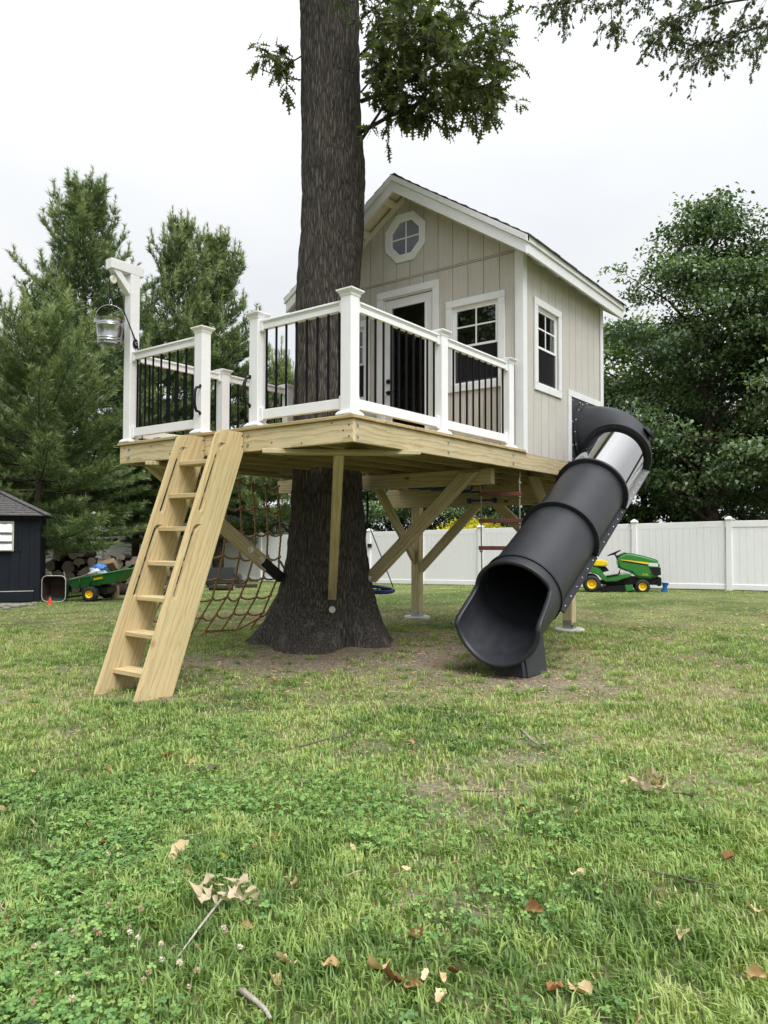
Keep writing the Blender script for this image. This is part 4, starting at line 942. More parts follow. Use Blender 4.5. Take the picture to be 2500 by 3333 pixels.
# ------------------------------------------------------------------ tube slide
sl = thing('tube_slide', 'charcoal plastic tube slide with a clear smoked upper section', 'slide', (1.9, -.5, .12))
SY = -.5; r1, r2, r3, r4 = Vector((4.56, SY, 2.41)), Vector((3.70, SY, 1.91)), Vector((2.815, SY, 1.395)), Vector((1.93, SY, .885))
AX = (r1-r4).normalized(); RT_ = .375
def tubeframe(p, tang):
    t = tang.normalized(); u = t.cross(Vector((0, 0, 1))).normalized(); v = u.cross(t); return t, u, v
def ringpts(p, tang, rad, n, off=None):
    t, u, v = tubeframe(p, tang); o = []
    for k in range(n):
        a = 2*math.pi*k/n; e = off(a) if off else 0
        o.append(p+(u*math.cos(a)+v*math.sin(a))*rad+t*e)
    return o
def shell(name, path, rads, mat, n=56, th=.012, parent=sl):
    vs_, fs = [], []; m = len(path)
    for inner in (0, 1):
        for i, p in enumerate(path):
            tg = path[min(i+1, m-1)]-path[max(i-1, 0)]; vs_ += ringpts(p, tg, rads[i]-th*inner, n)
    for i in range(m-1):
        for k in range(n):
            j = (k+1) % n; a, c = i*n, (i+1)*n; fs.append((a+k, a+j, c+j, c+k)); q = m*n; fs.append((q+a+j, q+a+k, q+c+k, q+c+j))
    for i in (0, m-1):
        for k in range(n):
            j = (k+1) % n; a, q = i*n, m*n+i*n; fs.append((a+k, a+j, q+j, q+k))
    return MB().add(vs_, fs).build(name, mat, parent, smooth=40)
def flange(p, tang, name='flange', ro=.425, ri=.36, th=.03, nb=18, parent=sl):
    t, u, v = tubeframe(p, tang); M = Matrix((u, v, t)).transposed().to_4x4(); M.translation = p
    f = MB().lathe([(ri, -th/2), (ro, -th/2), (ro, -.002), (ro-.004, -.001), (ro-.004, .001), (ro, .002), (ro, th/2), (ri, th/2)], 64, M, True).build(name, SLIDE, parent, smooth=40)
    for k in range(nb):
        a = 2*math.pi*(k+.3)/nb; put('bolt', BOLTSM, f, M @ Matrix.Translation((math.cos(a)*(ro-.024), math.sin(a)*(ro-.024), -th/2)) @ Matrix.Rotation(math.pi, 4, 'X'))
    return f
b = MB(); b.lathe([(0, .009), (.006, .008), (.010, .003), (.010, 0)], 10); BOLTSM = b.mesh('bolt', 60); BOLTSM.materials.append(ZINC)
shell('clear_section', [r1.lerp(r2, k/6) for k in range(7)], [RT_-.004]*7, SMOKE, 72, .006)
shell('tube_section', [r2.lerp(r3, k/6) for k in range(7)], [RT_]*7, SLIDE)
shell('tube_section', [r3.lerp(r4, k/6) for k in range(7)], [RT_]*7, SLIDE)
for p in (r1, r2, r3): flange(p, -AX)
flange(r4+AX*.01, -AX, 'flange', .402, .36, .03, 14)
# side seam flanges with bolts
def seam(a, c, phi, mat, nb, name='seam_flange', wv=.065):
    t, u, v = tubeframe(a, c-a); u = -u if u.y > 0 else u
    n_ = (u*math.cos(phi)-v*math.sin(phi)).normalized(); tg = n_.cross(t).normalized(); tg = tg if tg.z > 0 else -tg
    P = []
    for s in (0, 1):
        p = (a if s == 0 else c)+t*(.02 if s == 0 else -.02)
        P += [p+n_*(RT_-.01)-tg*.014, p+n_*(RT_+wv)-tg*.014, p+n_*(RT_+wv)+tg*.006, p+n_*(RT_-.01)+tg*.006]
    o = MB().hexa([P[0], P[4], P[5], P[1], P[3], P[7], P[6], P[2]]).build(name, mat, sl, bevel=.003)
    ln = (c-a).length
    for k in range(nb):
        p = a+t*(.1+(ln-.2)*k/(nb-1))+n_*(RT_+wv*.55)+tg*.006
        put('bolt', BOLTSM, o, frame(p, tg) @ Matrix.Rotation(R(90), 4, 'Y'))
PHI = R(33)
seam(r2, r1, PHI, plain('dull_steel_strip', (.16, .16, .165), .55, .2, 10, metal=.6), 7); seam(r3, r2, PHI, SEAM, 6); seam(r4, r3, PHI, SEAM, 6)
for q in ((r3, r2), (r4, r3)): seam(q[0], q[1], math.pi-PHI*.2, SLIDE, 6)
# elbow out of the hatch
w0 = Vector((4.795, -.03, 2.72)); c1 = w0+Vector((0, -.34, 0)); c2 = r1+AX*.34
el = []
for k in range(19):
    s = k/18; el.append(w0*(1-s)**3+c1*3*s*(1-s)**2+c2*3*s*s*(1-s)+r1*s**3)
es_ = shell('elbow', el, [RT_]*19, SLIDE, 64)
tab_t, tab_u, tab_v = tubeframe(r1, -AX)
pt0 = r1+Vector((.30, -.16, .16)); b = MB(); M = Matrix.Translation(r1+AX*.05) @ frame((0, 0, 0), -AX, (0, -1, .5)); 
b = MB(); b.lathe([(0, .012), (.085, .012), (.09, .006), (.09, 0)], 20, frame(r1+AX*.09+Vector((.10, -.30, .20)).normalized()*.41, Vector((.25, -.75, .6))) @ Matrix.Rotation(R(90), 4, 'Y') @ Matrix.Diagonal((1, 1.25, 3, 1))); tb = b.build('seam_tab', SLIDE, sl, smooth=40)
b = MB(); b.lathe([(.345, 0), (.43, 0), (.43, .022), (.395, .03), (.375, .03)], 56, frame((4.795, -.012, 2.72), (0, -1, 0)) @ Matrix.Rotation(R(90), 4, 'Y')); cf = b.build('collar', SLIDE, sl, smooth=40)
for k in range(16): a = 2*math.pi*k/16; put('bolt', BOLTSM, cf, frame((4.795+.412*math.cos(a), -.034, 2.72+.412*math.sin(a)), (0, -1, 0)) @ Matrix.Rotation(R(90), 4, 'Y'))
# wall plate: frame of four strips round the tube opening
b = MB(); n = 48; W0 = []
for k in range(n):
    a = 2*math.pi*k/n; ca, sa = math.cos(a), math.sin(a); kx = min(.468/abs(ca) if abs(ca) > 1e-6 else 9, (.435 if sa > 0 else .39)/abs(sa) if abs(sa) > 1e-6 else 9)
    W0.append(((.35*ca, .35*sa), (kx*ca, kx*sa)))
for k in range(n):
    (i0, o0), (i1, o1) = W0[k], W0[(k+1) % n]
    b.hexa([(4.795+i0[0], -.012, 2.72+i0[1]), (4.795+o0[0], -.012, 2.72+o0[1]), (4.795+o1[0], -.012, 2.72+o1[1]), (4.795+i1[0], -.012, 2.72+i1[1]), (4.795+i0[0], .02, 2.72+i0[1]), (4.795+o0[0], .02, 2.72+o0[1]), (4.795+o1[0], .02, 2.72+o1[1]), (4.795+i1[0], .02, 2.72+i1[1])])
wp = b.build('wall_plate', SLIDE, sl)
for x, z in ((4.36, 3.12), (4.36, 2.85), (4.36, 2.55), (4.36, 2.38), (4.62, 3.12), (4.9, 3.12), (5.22, 3.12), (5.22, 2.8)): put('bolt', BOLTSM, wp, frame((x, -.012, z), (0, -1, 0)) @ Matrix.Rotation(R(90), 4, 'Y'))
# scooped mouth
n, m = 72, 18
D0 = -AX; D1 = Vector((-.94, 0, -.34)).normalized()
def mouth_len(a):            # a: angle round the tube, pi/2 = top
    h = math.sin(a)          # 1 top .. -1 bottom
    s = min(1, max(0, (.36-h)/.36)); s = s*s*(3-2*s)
    return .12+.45*s+.10*max(0, -h)**2
vs_, fs = [], []
t0, u0, v0 = tubeframe(r4, D0)
def mpoint(a, s, dr):
    """s metres along the mouth piece at angle a"""
    k = min(1, s/.7); t_ = D0.lerp(D1, k*.9).normalized(); cpt = r4+D0*s*(1-.22*k)+D1*s*.22*k
    u_ = t_.cross(Vector((0, 0, 1))).normalized(); v_ = u_.cross(t_)
    rad = RT_+.012+.018*k+dr
    fl_ = 1-.19*k if math.sin(a) < 0 else 1        # flattened floor at the exit
    return cpt+(u_*math.cos(a)+v_*math.sin(a)*fl_)*rad
prof = [(i/(m-1), 0) for i in range(m)]
lip = [(1.0, 0), (1.02, .012), (1.045, .026), (1.075, .028), (1.10, .016), (1.10, -.002), (1.075, -.016), (1.03, -.018)]
rows = [(f, 0) for f in np.linspace(0, .98, m)]+lip+[(f, -.018) for f in np.linspace(.98, 0, m)]
for f, dr in rows:
    for k in range(n):
        a = 2*math.pi*k/n; Lm = mouth_len(a); s = f*Lm if f <= 1 else Lm+(f-1)*.42
        vs_.append(mpoint(a, s, dr))
for i in range(len(rows)-1):
    for k in range(n):
        j = (k+1) % n; fs.append((i*n+k, i*n+j, (i+1)*n+j, (i+1)*n+k))
MB().add(vs_, fs).build('exit_mouth', SLIDE, sl, smooth=True)
fa, fb_ = mpoint(-math.pi/2, .46, -.004), mpoint(-math.pi/2, .02, -.004)
b = MB(); b.hexa([(fa.x-.06, -.71, .10), (fb_.x-.04, -.71, .10), (fb_.x-.04, -.29, .10), (fa.x-.06, -.29, .10), (fa.x, -.63, fa.z), (fb_.x, -.64, fb_.z), (fb_.x, -.36, fb_.z), (fa.x, -.37, fa.z)]); b.build('support_foot', SLIDE, sl, bevel=.03, seg=3, smooth=40)

# ------------------------------------------------------------------ cargo net of manila rope
net = thing('cargo_net', 'tan rope climbing net hanging from the deck edge behind the ladder', 'net', (1.9, 3.4, 1.1))
A0, A1 = Vector((.72, 3.08, 2.10)), Vector((2.28, 3.12, 2.05)); B0, B1 = Vector((1.05, 4.28, .14)), Vector((2.50, 3.80, .14))
def NP(u, v):
    p = A0.lerp(A1, u).lerp(B0.lerp(B1, u), v); s = math.sin(v*math.pi)
    return p+Vector((.06*s, -.22*s, -.10*s))
def rope(nm, pts, r_, parent, mat, tw=34):
    """laid rope: three strands read as a twisted, ribbed tube"""
    P = [Vector(p) for p in pts]; Q = [P[0]]
    for i in range(len(P)-1):
        k = max(1, int((P[i+1]-P[i]).length/.018))
        for j in range(1, k+1): Q.append(P[i].lerp(P[i+1], j/k))
    vs_, fs = [], []; n = 9; s = 0
    for i, p in enumerate(Q):
        t = (Q[min(i+1, len(Q)-1)]-Q[max(i-1, 0)]).normalized(); a = Vector((0, 0, 1)) if abs(t.z) < .9 else Vector((1, 0, 0)); u = t.cross(a).normalized(); q = t.cross(u)
        if i: s += (Q[i]-Q[i-1]).length
        for k in range(n):
            an_ = 2*math.pi*k/n; rr_ = r_*(1+.20*math.cos(3*(an_-s*tw))); vs_.append(p+(u*math.cos(an_)+q*math.sin(an_))*rr_)
    for i in range(len(Q)-1):
        for k in range(n): j = (k+1) % n; fs.append((i*n+k, i*n+j, (i+1)*n+j, (i+1)*n+k))
    return MB().add(vs_, fs).build(nm, mat, parent, smooth=True)
NU, NV = 8, 8
rn = random.Random(4); J = {}
for i in range(NU):
    for j in range(NV): J[i, j] = NP(i/(NU-1), j/(NV-1))+Vector((rn.uniform(-.015, .015), rn.uniform(-.02, .02), rn.uniform(-.015, .015)))
for i in range(NU): rope('vertical_rope', [J[i, j] for j in range(NV)], .0125, net, MANILA)
for j in range(NV):
    pts = []
    for i in range(NU-1):
        a, c = J[i, j], J[i+1, j]; sg = .025+.045*rn.random()*(i > 2)
        pts += [a, a.lerp(c, .33)-Vector((0, 0, sg*.85)), a.lerp(c, .66)-Vector((0, 0, sg*.85))]
    pts.append(J[NU-1, j]); rope('cross_rope', pts, .0125 if j < NV-1 else .02, net, MANILA)
rope('edge_rope', [J[NU-1, 3]+Vector((.02, 0, -.05)), J[NU-1, 4]+Vector((.16, -.03, .0)), J[NU-1, 5]+Vector((.10, -.02, -.02)), J[NU-1, 6]+Vector((.06, 0, -.03)), J[NU-1, 7]+Vector((-.2, .02, .0)), J[4, 7]+Vector((0, 0, .02))], .014, net, MANILA)
b = MB()
for p in J.values(): b.tube([p+Vector((-.016, -.012, -.012)), p+Vector((0, -.022, 0)), p+Vector((.016, -.012, .012))], .013, 6)
tag(b.build('knot', MANILA, net, smooth=True), kind='stuff')
for i in (1, 3, 5): MB().tube([J[i, 0]+Vector((.03, 0, -.02)), J[i, 0]+Vector((.03, 0, .07)), J[i, 0]+Vector((.05, 0, .07)), J[i, 0]+Vector((.05, 0, -.02))], .005, 6).build('hook', ZINC, net)

# ------------------------------------------------------------------ play fittings under the deck
rl = thing('rope_ladder', 'hanging rope ladder with three red wooden rungs under the deck', 'rope ladder', (3.1, .3, 1.2))
RA, RB = onp(1567, 1600, 1, .50), onp(1694, 1606, 1, .12)
RA, RB = Vector((2.86, .46, 0)), Vector((3.06, .08, 0)); ex = (RB-RA).normalized()
for z in (1.875, 1.575, 1.268): board('rung', (*(RA-ex*.03).xy, z), (*(RB+ex*.03).xy, z), .035, .045, (0, 0, 1), PT, rl, .004)
for p in (RA, RB): rope('side_rope', [(p.x+.03, p.y, 2.16), (p.x-.01, p.y, 2.02), (p.x, p.y, 1.9), (p.x, p.y, 1.55), (p.x+.01, p.y, 1.2), (p.x+.02, p.y, .9)], .008, rl, WROPE, 60)
for p in (RA, RB):
    b = MB()
    for z in (2.0, 1.845, 1.545, 1.235): b.lathe([(0, -.022), (.016, -.012), (.02, 0), (.015, .012), (0, .02)], 8, Matrix.Translation((p.x, p.y, z)))
    tag(b.build('knot', WROPE, rl, smooth=True), kind='stuff')
def handle(p, d, mat, lab, ln=.40, drop=.13):
    t = thing('monkey_bar', lab, 'handle', p, 'coloured hand bars under the deck')
    d = Vector(d).normalized(); a, c = Vector(p)-d*ln/2, Vector(p)+d*ln/2; dn_ = Vector((0, 0, -drop))
    MB().tube([a, a+dn_*.75, a+dn_+d*.03, c+dn_-d*.03, c+dn_*.75, c], .016, 8).build('grip', mat, t, smooth=True)
    for q in (a, c): MB().box(-.05, .05, -.02, .02, -.012, .012, Matrix.Translation(q)).build('foot', mat, t)
BLUEP = plain('blue_plastic', (.012, .035, .20), .4, .15, 8); DGREEN = plain('dark_green_plastic', (.012, .07, .05), .4, .15, 8); REDW = plain('red_painted_wood', (.11, .024, .014), .6, .25, 9)
for o_ in KIDS[rl]:
    if o_.name.startswith('rung'): o_.data.materials[0] = REDW
for k, (x, mt) in enumerate(((2.98, DGREEN), (3.22, BLUEP), (3.48, DGREEN), (3.75, BLUEP), (4.15, BLUEP), (4.42, DGREEN))):
    handle((x, 1.53, 2.14), (.08, -1, 0), mt, ('green', 'blue')[mt is BLUEP]+' monkey bar under the deck, '+('nearest the oak trunk', 'second from the oak trunk', 'third from the oak trunk', 'third from the rear beam', 'second from the rear beam', 'nearest the rear beam')[k])
tb = thing('trapeze_bar', 'straight blue grab bar screwed to the rear beam face', 'handle', (4.9, 1.58, 1.916))
MB().tube([(4.86, 1.38, 1.915), (4.86, 1.80, 1.917)], .014, 10).build('grip', BLUEP, tb, smooth=40)
for y in (1.38, 1.80): MB().box(4.845, 4.936, y-.012, y+.012, 1.88, 1.95).build('bracket', BLUEP, tb, bevel=.004)
sw = thing('saucer_swing', 'blue ring web swing hanging partly hidden behind the trunk', 'swing', (3.86, 2.95, .66))
SWC = Vector((3.86, 2.86, .645)); b = MB()
b.tube([SWC+Vector((.36*math.cos(a), .36*math.sin(a), .03*math.sin(a))) for a in np.linspace(0, 2*math.pi, 41)], .027, 8, False); b.build('ring', BLUEP, sw, smooth=True)
b = MB()
for k in range(7): a = math.pi*k/7; b.tube([SWC+Vector((.35*math.cos(a), .35*math.sin(a), 0)), SWC+Vector((0, 0, -.04)), SWC-Vector((.35*math.cos(a), .35*math.sin(a), 0))], .006, 5)
for rr_ in (.12, .23): b.tube([SWC+Vector((rr_*math.cos(a), rr_*math.sin(a), -.025)) for a in np.linspace(0, 2*math.pi, 25)], .006, 5, False)
b.build('web', CORD, sw)
TOPS = Vector((3.78, 2.82, 1.62))
MB().tube([TOPS, TOPS+Vector((.01, .0, .2)), TOPS+Vector((.02, .02, .48))], [.012, .02, .006], 6).build('strap', CORD, sw)
for a in (-.95, 1.0, 3.0): MB().tube([TOPS, SWC+Vector((.36*math.cos(a), .36*math.sin(a), .02))], .008, 5).build('hanging_rope', CORD, sw)
# ------------------------------------------------------------------ white fence along the back
def gat(x, d, dz=0): 
    p = at(x, d); p.z = gzf(p.x, p.y)+dz; return p
fence = thing('vinyl_fence', 'long white vinyl privacy fence along the back of the yard', 'fence', gat(2.85, 21.8))
fd = lambda x: 23.79-.705*x
FX = [13.95, 12.1, 10.22, 8.37, 6.52, 4.68, 2.85, 1.19, -.47, -2.45, -4.49, -6.4, -8.4, -10.4, -12.4, -14.4, -16.4]
FP = [gat(x, fd(x)) for x in FX]
def mk(nm, bx, mat=VINYL, bev=.004):
    b = MB(); [b.box(*q) for q in bx]; me = b.mesh(nm, False, bev); me.materials.append(mat); return me
PM = mk('post', [(-.065, .065, -.065, .065, -.05, 1.72)]); CM = None
b = MB(); b.box(-.078, .078, -.078, .078, 1.70, 1.735); b.hexa([(-.09, -.09, 1.736), (.09, -.09, 1.736), (.09, .09, 1.736), (-.09, .09, 1.736), (-.02, -.02, 1.80), (.02, -.02, 1.80), (.02, .02, 1.80), (-.02, .02, 1.80)]); CM = b.mesh('cap'); CM.materials.append(VINYL)
BOARDM = mk('fence_board', [(-.5, .5, -.008, .008, .13, 1.545)], VINYL, 0)
for i, p in enumerate(FP):
    dxy = (FP[max(i-1, 0)]-FP[min(i+1, len(FP)-1)]); dxy.z = 0
    M = frame(p, dxy); o = put('post', PM, fence, M); put('cap', CM, o, M)
for a, c in zip(FP, FP[1:]):
    d = c-a; L2 = Vector((d.x, d.y, 0)).length; dn_ = d/L2; e0, e1 = .067, L2-.067
    for z0, z1, nm, wv in ((1.53, 1.685, 'top_rail', .028), (.02, .15, 'bottom_rail', .028)):
        P = []
        sd_ = Vector((-d.y, d.x, 0)).normalized()
        for z in (z0, z1):
            q0, q1 = a+dn_*e0, a+dn_*e1
            P += [q0-sd_*wv+Vector((0, 0, z)), q1-sd_*wv+Vector((0, 0, z)), q1+sd_*wv+Vector((0, 0, z)), q0+sd_*wv+Vector((0, 0, z))]
        MB().hexa(P).build(nm, VINYL, fence, bevel=.006)
    nb = 13; wv = (e1-e0)/nb
    for k in range(nb):
        p = a+dn_*(e0+wv*(k+.5)); sh = Matrix(((d.x/L2, -d.y/L2, 0, p.x), (d.y/L2, d.x/L2, 0, p.y), (d.z/L2, 0, 1, p.z), (0, 0, 0, 1)))
        put('fence_board', BOARDM, fence, sh @ Matrix.Diagonal((wv-.0035, 1, 1, 1)))
lt = MB(); q = gat(-.47, fd(-.47)-.1); lt.box(-.07, .07, -.02, .02, 1.18, 1.30, frame(q, RH)); lt.build('gate_latch', BLACK, fence)

# ------------------------------------------------------------------ garden tractor
def wheel(parent, p, yax, r_, wv, rimr, nm='wheel'):
    M = frame(p, yax) @ Matrix.Rotation(R(90), 4, 'Y')     # local z = axle
    w_ = wv/2
    o = MB().lathe([(rimr, -w_*.8), (rimr+.02, -w_*.95), (r_-.05, -w_), (r_-.012, -w_*.82), (r_, -w_*.5), (r_, w_*.5), (r_-.012, w_*.82), (r_-.05, w_), (rimr+.02, w_*.95), (rimr, w_*.8)], 36, M, True).build(nm, RUBBER, parent, smooth=50)
    MB().lathe([(0, -w_*.45), (rimr*.28, -w_*.5), (rimr*.3, -w_*.3), (rimr*.72, -w_*.25), (rimr*.9, -w_*.75), (rimr+.004, -w_*.86), (rimr+.004, w_*.86), (0, w_*.8)], 28, M).build('rim', YEL, o, smooth=40)
    b = MB()
    for k in range(22):
        a = 2*math.pi*k/22; b.box(-.011, .011, -w_*.75, w_*.75, r_-.004, r_+.006, M @ Matrix.Rotation(a, 4, 'Z') @ Matrix.Rotation(R(-90), 4, 'X') @ Matrix.Rotation(R(18 if k % 2 else -18), 4, 'Z'))
    b.build('tread', RUBBER, o); return o
q0 = gp(1925, 1926); t_or = at(.2812*17.75, 17.75); t_or.z = gzf(t_or.x, t_or.y)
hd = (RH*math.cos(R(14))-FH*math.sin(R(14))).normalized(); MT = frame(t_or, hd)
mow = thing('riding_mower', 'green lawn tractor with yellow seat and yellow wheels by the fence', 'lawn tractor', M=MT)
LW = lambda x, y, z: MT @ Vector((x, y, z))
S_ = .00288*1.03
def prof_xz(pts): return [((x-188)*S_, (832-z)*S_) for x, z in pts]
PXZ = Matrix(((1, 0, 0, 0), (0, 0, -1, 0), (0, 1, 0, 0), (0, 0, 0, 1)))       # polygon (x,z), extruded along -y
def sideprism(nm, pts, y0, y1, mat, bev=.012, seg=2, parent=mow, raw=False):
    b = MB(); b.prism(pts if raw else prof_xz(pts), -y1, -y0, MT @ PXZ); return b.build(nm, mat, parent, MT, bevel=bev, seg=seg, smooth=35)
YS = Vector((0, 1, 0))
yax = MT.to_3x3() @ YS
for y in (.02, .82): wheel(mow, LW(0, y, .20), yax, .205, .20, .105)
for y in (.06, .78): wheel(mow, LW(1.16, y, .155), yax, .162, .15, .085)
sideprism('rear_fender', [(128, 640), (150, 628), (230, 632), (262, 650), (285, 690), (302, 706), (345, 700), (400, 688), (470, 682), (494, 690), (486, 706), (430, 722), (380, 742), (290, 746), (262, 722), (236, 690), (190, 676), (130, 668)], -.06, .90, GREEN, .02)
sideprism('foot_rest', [(300, 700), (396, 682), (398, 690), (304, 708)], -.08, .10, BLACK, .004)
hood = sideprism('hood', [(384, 572), (400, 545), (455, 514), (520, 520), (600, 538), (690, 566), (714, 588), (716, 690), (690, 706), (640, 720), (560, 716), (520, 700), (500, 672), (450, 660), (400, 640)], .13, .72, GREEN, .045, 3)
sideprism('hood_stripe', [(416, 568), (420, 574), (640, 607), (628, 590)], .122, .728, YEL, .002, 1, hood)
sideprism('hood_stripe', [(420, 575.5), (428, 584), (652, 619), (641, 608.5)], .124, .726, BLACK, .002, 1, hood)
sideprism('headlight', [(632, 592), (690, 594), (700, 600), (700, 624), (640, 620), (624, 614)], .119, .731, plain('clear_lamp_lens', (.62, .64, .66), .12, .1, 8, coat=1), .006, 2, hood)
sideprism('grille', [(632, 626), (720, 630), (722, 690), (700, 692), (668, 690)], .118, .732, BLACK, .004, 1, hood)
b = MB()
for k in range(5): b.box(1.36, 1.565, .112, .738, .44+.038*k, .452+.038*k)
b.v = [tuple(MT @ Vector(p)) for p in b.v]; b.build('grille_bar', RUBBER, hood)
sideprism('chassis', [(255, 745), (470, 706), (690, 712), (706, 745), (690, 770), (500, 772), (300, 775), (240, 770)], .2, .64, BLACK, .01)
sideprism('bumper', [(690, 700), (728, 712), (730, 775), (700, 780)], .2, .64, BLACK, .01)
deck_pts = [(238, 820), (262, 800), (330, 776), (440, 772), (450, 800), (440, 826), (300, 830)]
sideprism('mower_deck', deck_pts, -.14, .98, BLACK, .02)
sideprism('deck_shield', [(440, 770), (500, 768), (508, 812), (450, 824)], -.04, .88, GREEN, .012)
sideprism('seat', [(170, 600), (186, 580), (250, 573), (310, 582), (326, 600), (318, 618), (280, 626), (215, 624), (178, 612)], .19, .66, YEL, .03, 3)
sideprism('seat_back', [(150, 610), (168, 540), (182, 480), (200, 482), (196, 545), (186, 600), (176, 614)], .19, .66, YEL, .03, 3)
sideprism('seat_base', [(200, 624), (300, 626), (330, 660), (270, 680), (215, 640)], .26, .6, BLACK, .01)
sideprism('dash', [(392, 570), (384, 545), (412, 532), (455, 512), (470, 516), (462, 545), (420, 640), (400, 640)], .2, .64, BLACK, .012)
MS = MT @ Matrix.Translation(((372-188)*S_, .43, (832-518)*S_)) @ Matrix.Rotation(R(-24), 4, 'Y')
b = MB(); b.tube([(.16*math.cos(a), .16*math.sin(a), 0) for a in np.linspace(0, 2*math.pi, 33)], .014, 8, False, MS)
for a in (.5, 2.6, 4.7): b.tube([(0, 0, -.03), (.155*math.cos(a), .155*math.sin(a), 0)], .014, 6, True, MS)
b.tube([(0, 0, -.02), (.03, 0, -.16)], .022, 8, True, MS); b.build('steering_wheel', BLACK, mow, smooth=True)
b = MB(); b.tube([LW(.62, .1, .42), LW(.64, .08, .50)], .012, 6); b.tube([LW(.68, .72, .42), LW(.70, .74, .52)], .012, 6); b.build('lever', BLACK, mow)
def textmesh(s, size, nm, mat, M, parent, depth=.002, xs=1):
    cu = bpy.data.curves.new(nm, 'FONT'); cu.body = s; cu.size = size; cu.extrude = depth; cu.align_x = 'LEFT'; cu.space_character = xs
    t_ = bpy.data.objects.new(nm, cu); me_ = bpy.data.meshes.new_from_object(t_); bpy.data.objects.remove(t_); bpy.data.curves.remove(cu)
    me_.materials.clear(); me_.materials.append(mat); return put(nm, me_, parent, M)
MTX = MT @ Matrix(((1, 0, 0, 0), (0, 0, -1, 0), (0, 1, 0, 0), (0, 0, 0, 1)))
textmesh('JOHN DEERE', .036, 'lettering', BLACK, MTX @ Matrix.Translation(((446-188)*S_, (832-584)*S_, -.1215)) @ Matrix.Rotation(R(-8.5), 4, 'Z'), hood, .001, 1.1)
textmesh('X350', .06, 'lettering', YEL, MTX @ Matrix.Translation(((580-188)*S_, (832-693)*S_, -.1295)), hood, .001)
bs = thing('scoop', 'blue plastic scoop standing at the nose of the lawn tractor', 'scoop', LW(1.66, .2, 0))
MB().lathe([(.03, .0), (.07, .0), (.075, .02), (.045, .12), (.085, .22), (.08, .22), (.04, .12), (.03, .01)], 16, Matrix.Translation(LW(1.66, .2, .02)) @ Matrix.Rotation(R(8), 4, 'X')).build('body', plain('bright_blue_plastic', (.015, .13, .42), .4, .15, 8), bs, smooth=40)

# ------------------------------------------------------------------ green dump cart
c0 = at(-.397*16, 16); c0.z = gzf(c0.x, c0.y); MCt = frame(c0, RH)
cart = thing('dump_cart', 'green plastic dump cart with yellow wheels in front of the firewood', 'cart', M=MCt)
CW = lambda x, y, z: MCt @ Vector((x, y, z))
for y in (0, .96): wheel(cart, CW(0, y, .165), MCt.to_3x3() @ YS, .166, .16, .078)
def tubv(k, y, inset):    # rim and floor corners, k along the tub
    pass
rimL, rimR, botL, botR = (-.50, .455), (.75, .695), (-.45, .265), (.47, .40)
def tub(mb, th, top):
    y0, y1 = .02+th, .96-th; yi = .10
    P = [CW(botL[0]+th, y0+yi, botL[1]+th*.6), CW(botR[0]-th*.5, y0+yi, botR[1]+th*.6), CW(botR[0]-th*.5, y1-yi, botR[1]+th*.6), CW(botL[0]+th, y1-yi, botL[1]+th*.6), CW(rimL[0]+th, y0, rimL[1]+top), CW(rimR[0]-th*1.2, y0, rimR[1]+top), CW(rimR[0]-th*1.2, y1, rimR[1]+top), CW(rimL[0]+th, y1, rimL[1]+top)]
    return P
A_, B_ = tub(None, 0, 0), tub(None, .022, .001)
b = MB(); v = [tuple(p) for p in A_]+[tuple(p) for p in B_]
b.add(v, [(3, 2, 1, 0), (0, 1, 5, 4), (1, 2, 6, 5), (2, 3, 7, 6), (3, 0, 4, 7), (8, 9, 10, 11), (8, 12, 13, 9), (9, 13, 14, 10), (10, 14, 15, 11), (11, 15, 12, 8), (4, 5, 13, 12), (5, 6, 14, 13), (6, 7, 15, 14), (7, 4, 12, 15)])
tubo = b.build('tub', GREENP, cart, bevel=.008, seg=2)
b = MB(); cor = [A_[4], A_[5], A_[6], A_[7]]
for i in range(4): b.tube([cor[i], cor[(i+1) % 4]], .016, 8)
b.build('rolled_rim', GREENP, cart, smooth=True)
b = MB()
for f in (.2, .42): 
    lo = Vector(A_[0]).lerp(A_[1], f); hi = Vector(A_[4]).lerp(A_[5], f); b.tube([lo-FH*.004, hi-FH*.004], .014, 6)
b.build('tub_rib', GREENP, cart, smooth=True)
p0, p1 = Vector(A_[4]).lerp(A_[5], .44), Vector(A_[4]).lerp(A_[5], .60); dnn = Vector((0, 0, -.045))-FH*.0; up0 = p0+Vector((0, 0, -.06))+FH*.012; up1 = p1+Vector((0, 0, -.06))+FH*.012
b = MB(); b.hexa([up0+dnn-FH*.003+FH*.01, up1+dnn-FH*.003+FH*.01, up1+dnn+FH*.03, up0+dnn+FH*.03, up0-FH*.012, up1-FH*.012, up1+FH*.02, up0+FH*.02]); b.build('yellow_decal', YEL, cart)
b = MB(); b.tube([CW(.02, 0, .165), CW(.02, .96, .165)], .02, 8); b.tube([CW(0, .48, .2), CW(-.35, .48, .10), CW(-.82, .48, .03)], .02, 6); b.tube([CW(-.30, .3, .27), CW(-.2, .45, .1)], .014, 6); b.tube([CW(-.15, .3, .27), CW(-.17, .45, .1)], .014, 6)
b.box(-.06, .3, .2, .76, .16, .30, MCt); b.build('chassis', BLACK, cart)
bagm = plain('white_plastic_bag', (.72, .73, .76), .35, .1, 6)
bag = MB(); vs_ = []
for i in range(9):
    for k in range(14):
        a, c = 2*math.pi*k/14, math.pi*i/8; rr_ = 1+.22*math.sin(3*a+i)+.15*math.sin(5*c+2*a)
        vs_.append((.19*rr_*math.sin(c)*math.cos(a), .2*rr_*math.sin(c)*math.sin(a), .12*rr_*math.cos(c)))
bag.add(vs_, [(i*14+k, i*14+(k+1) % 14, (i+1)*14+(k+1) % 14, (i+1)*14+k) for i in range(8) for k in range(14)])
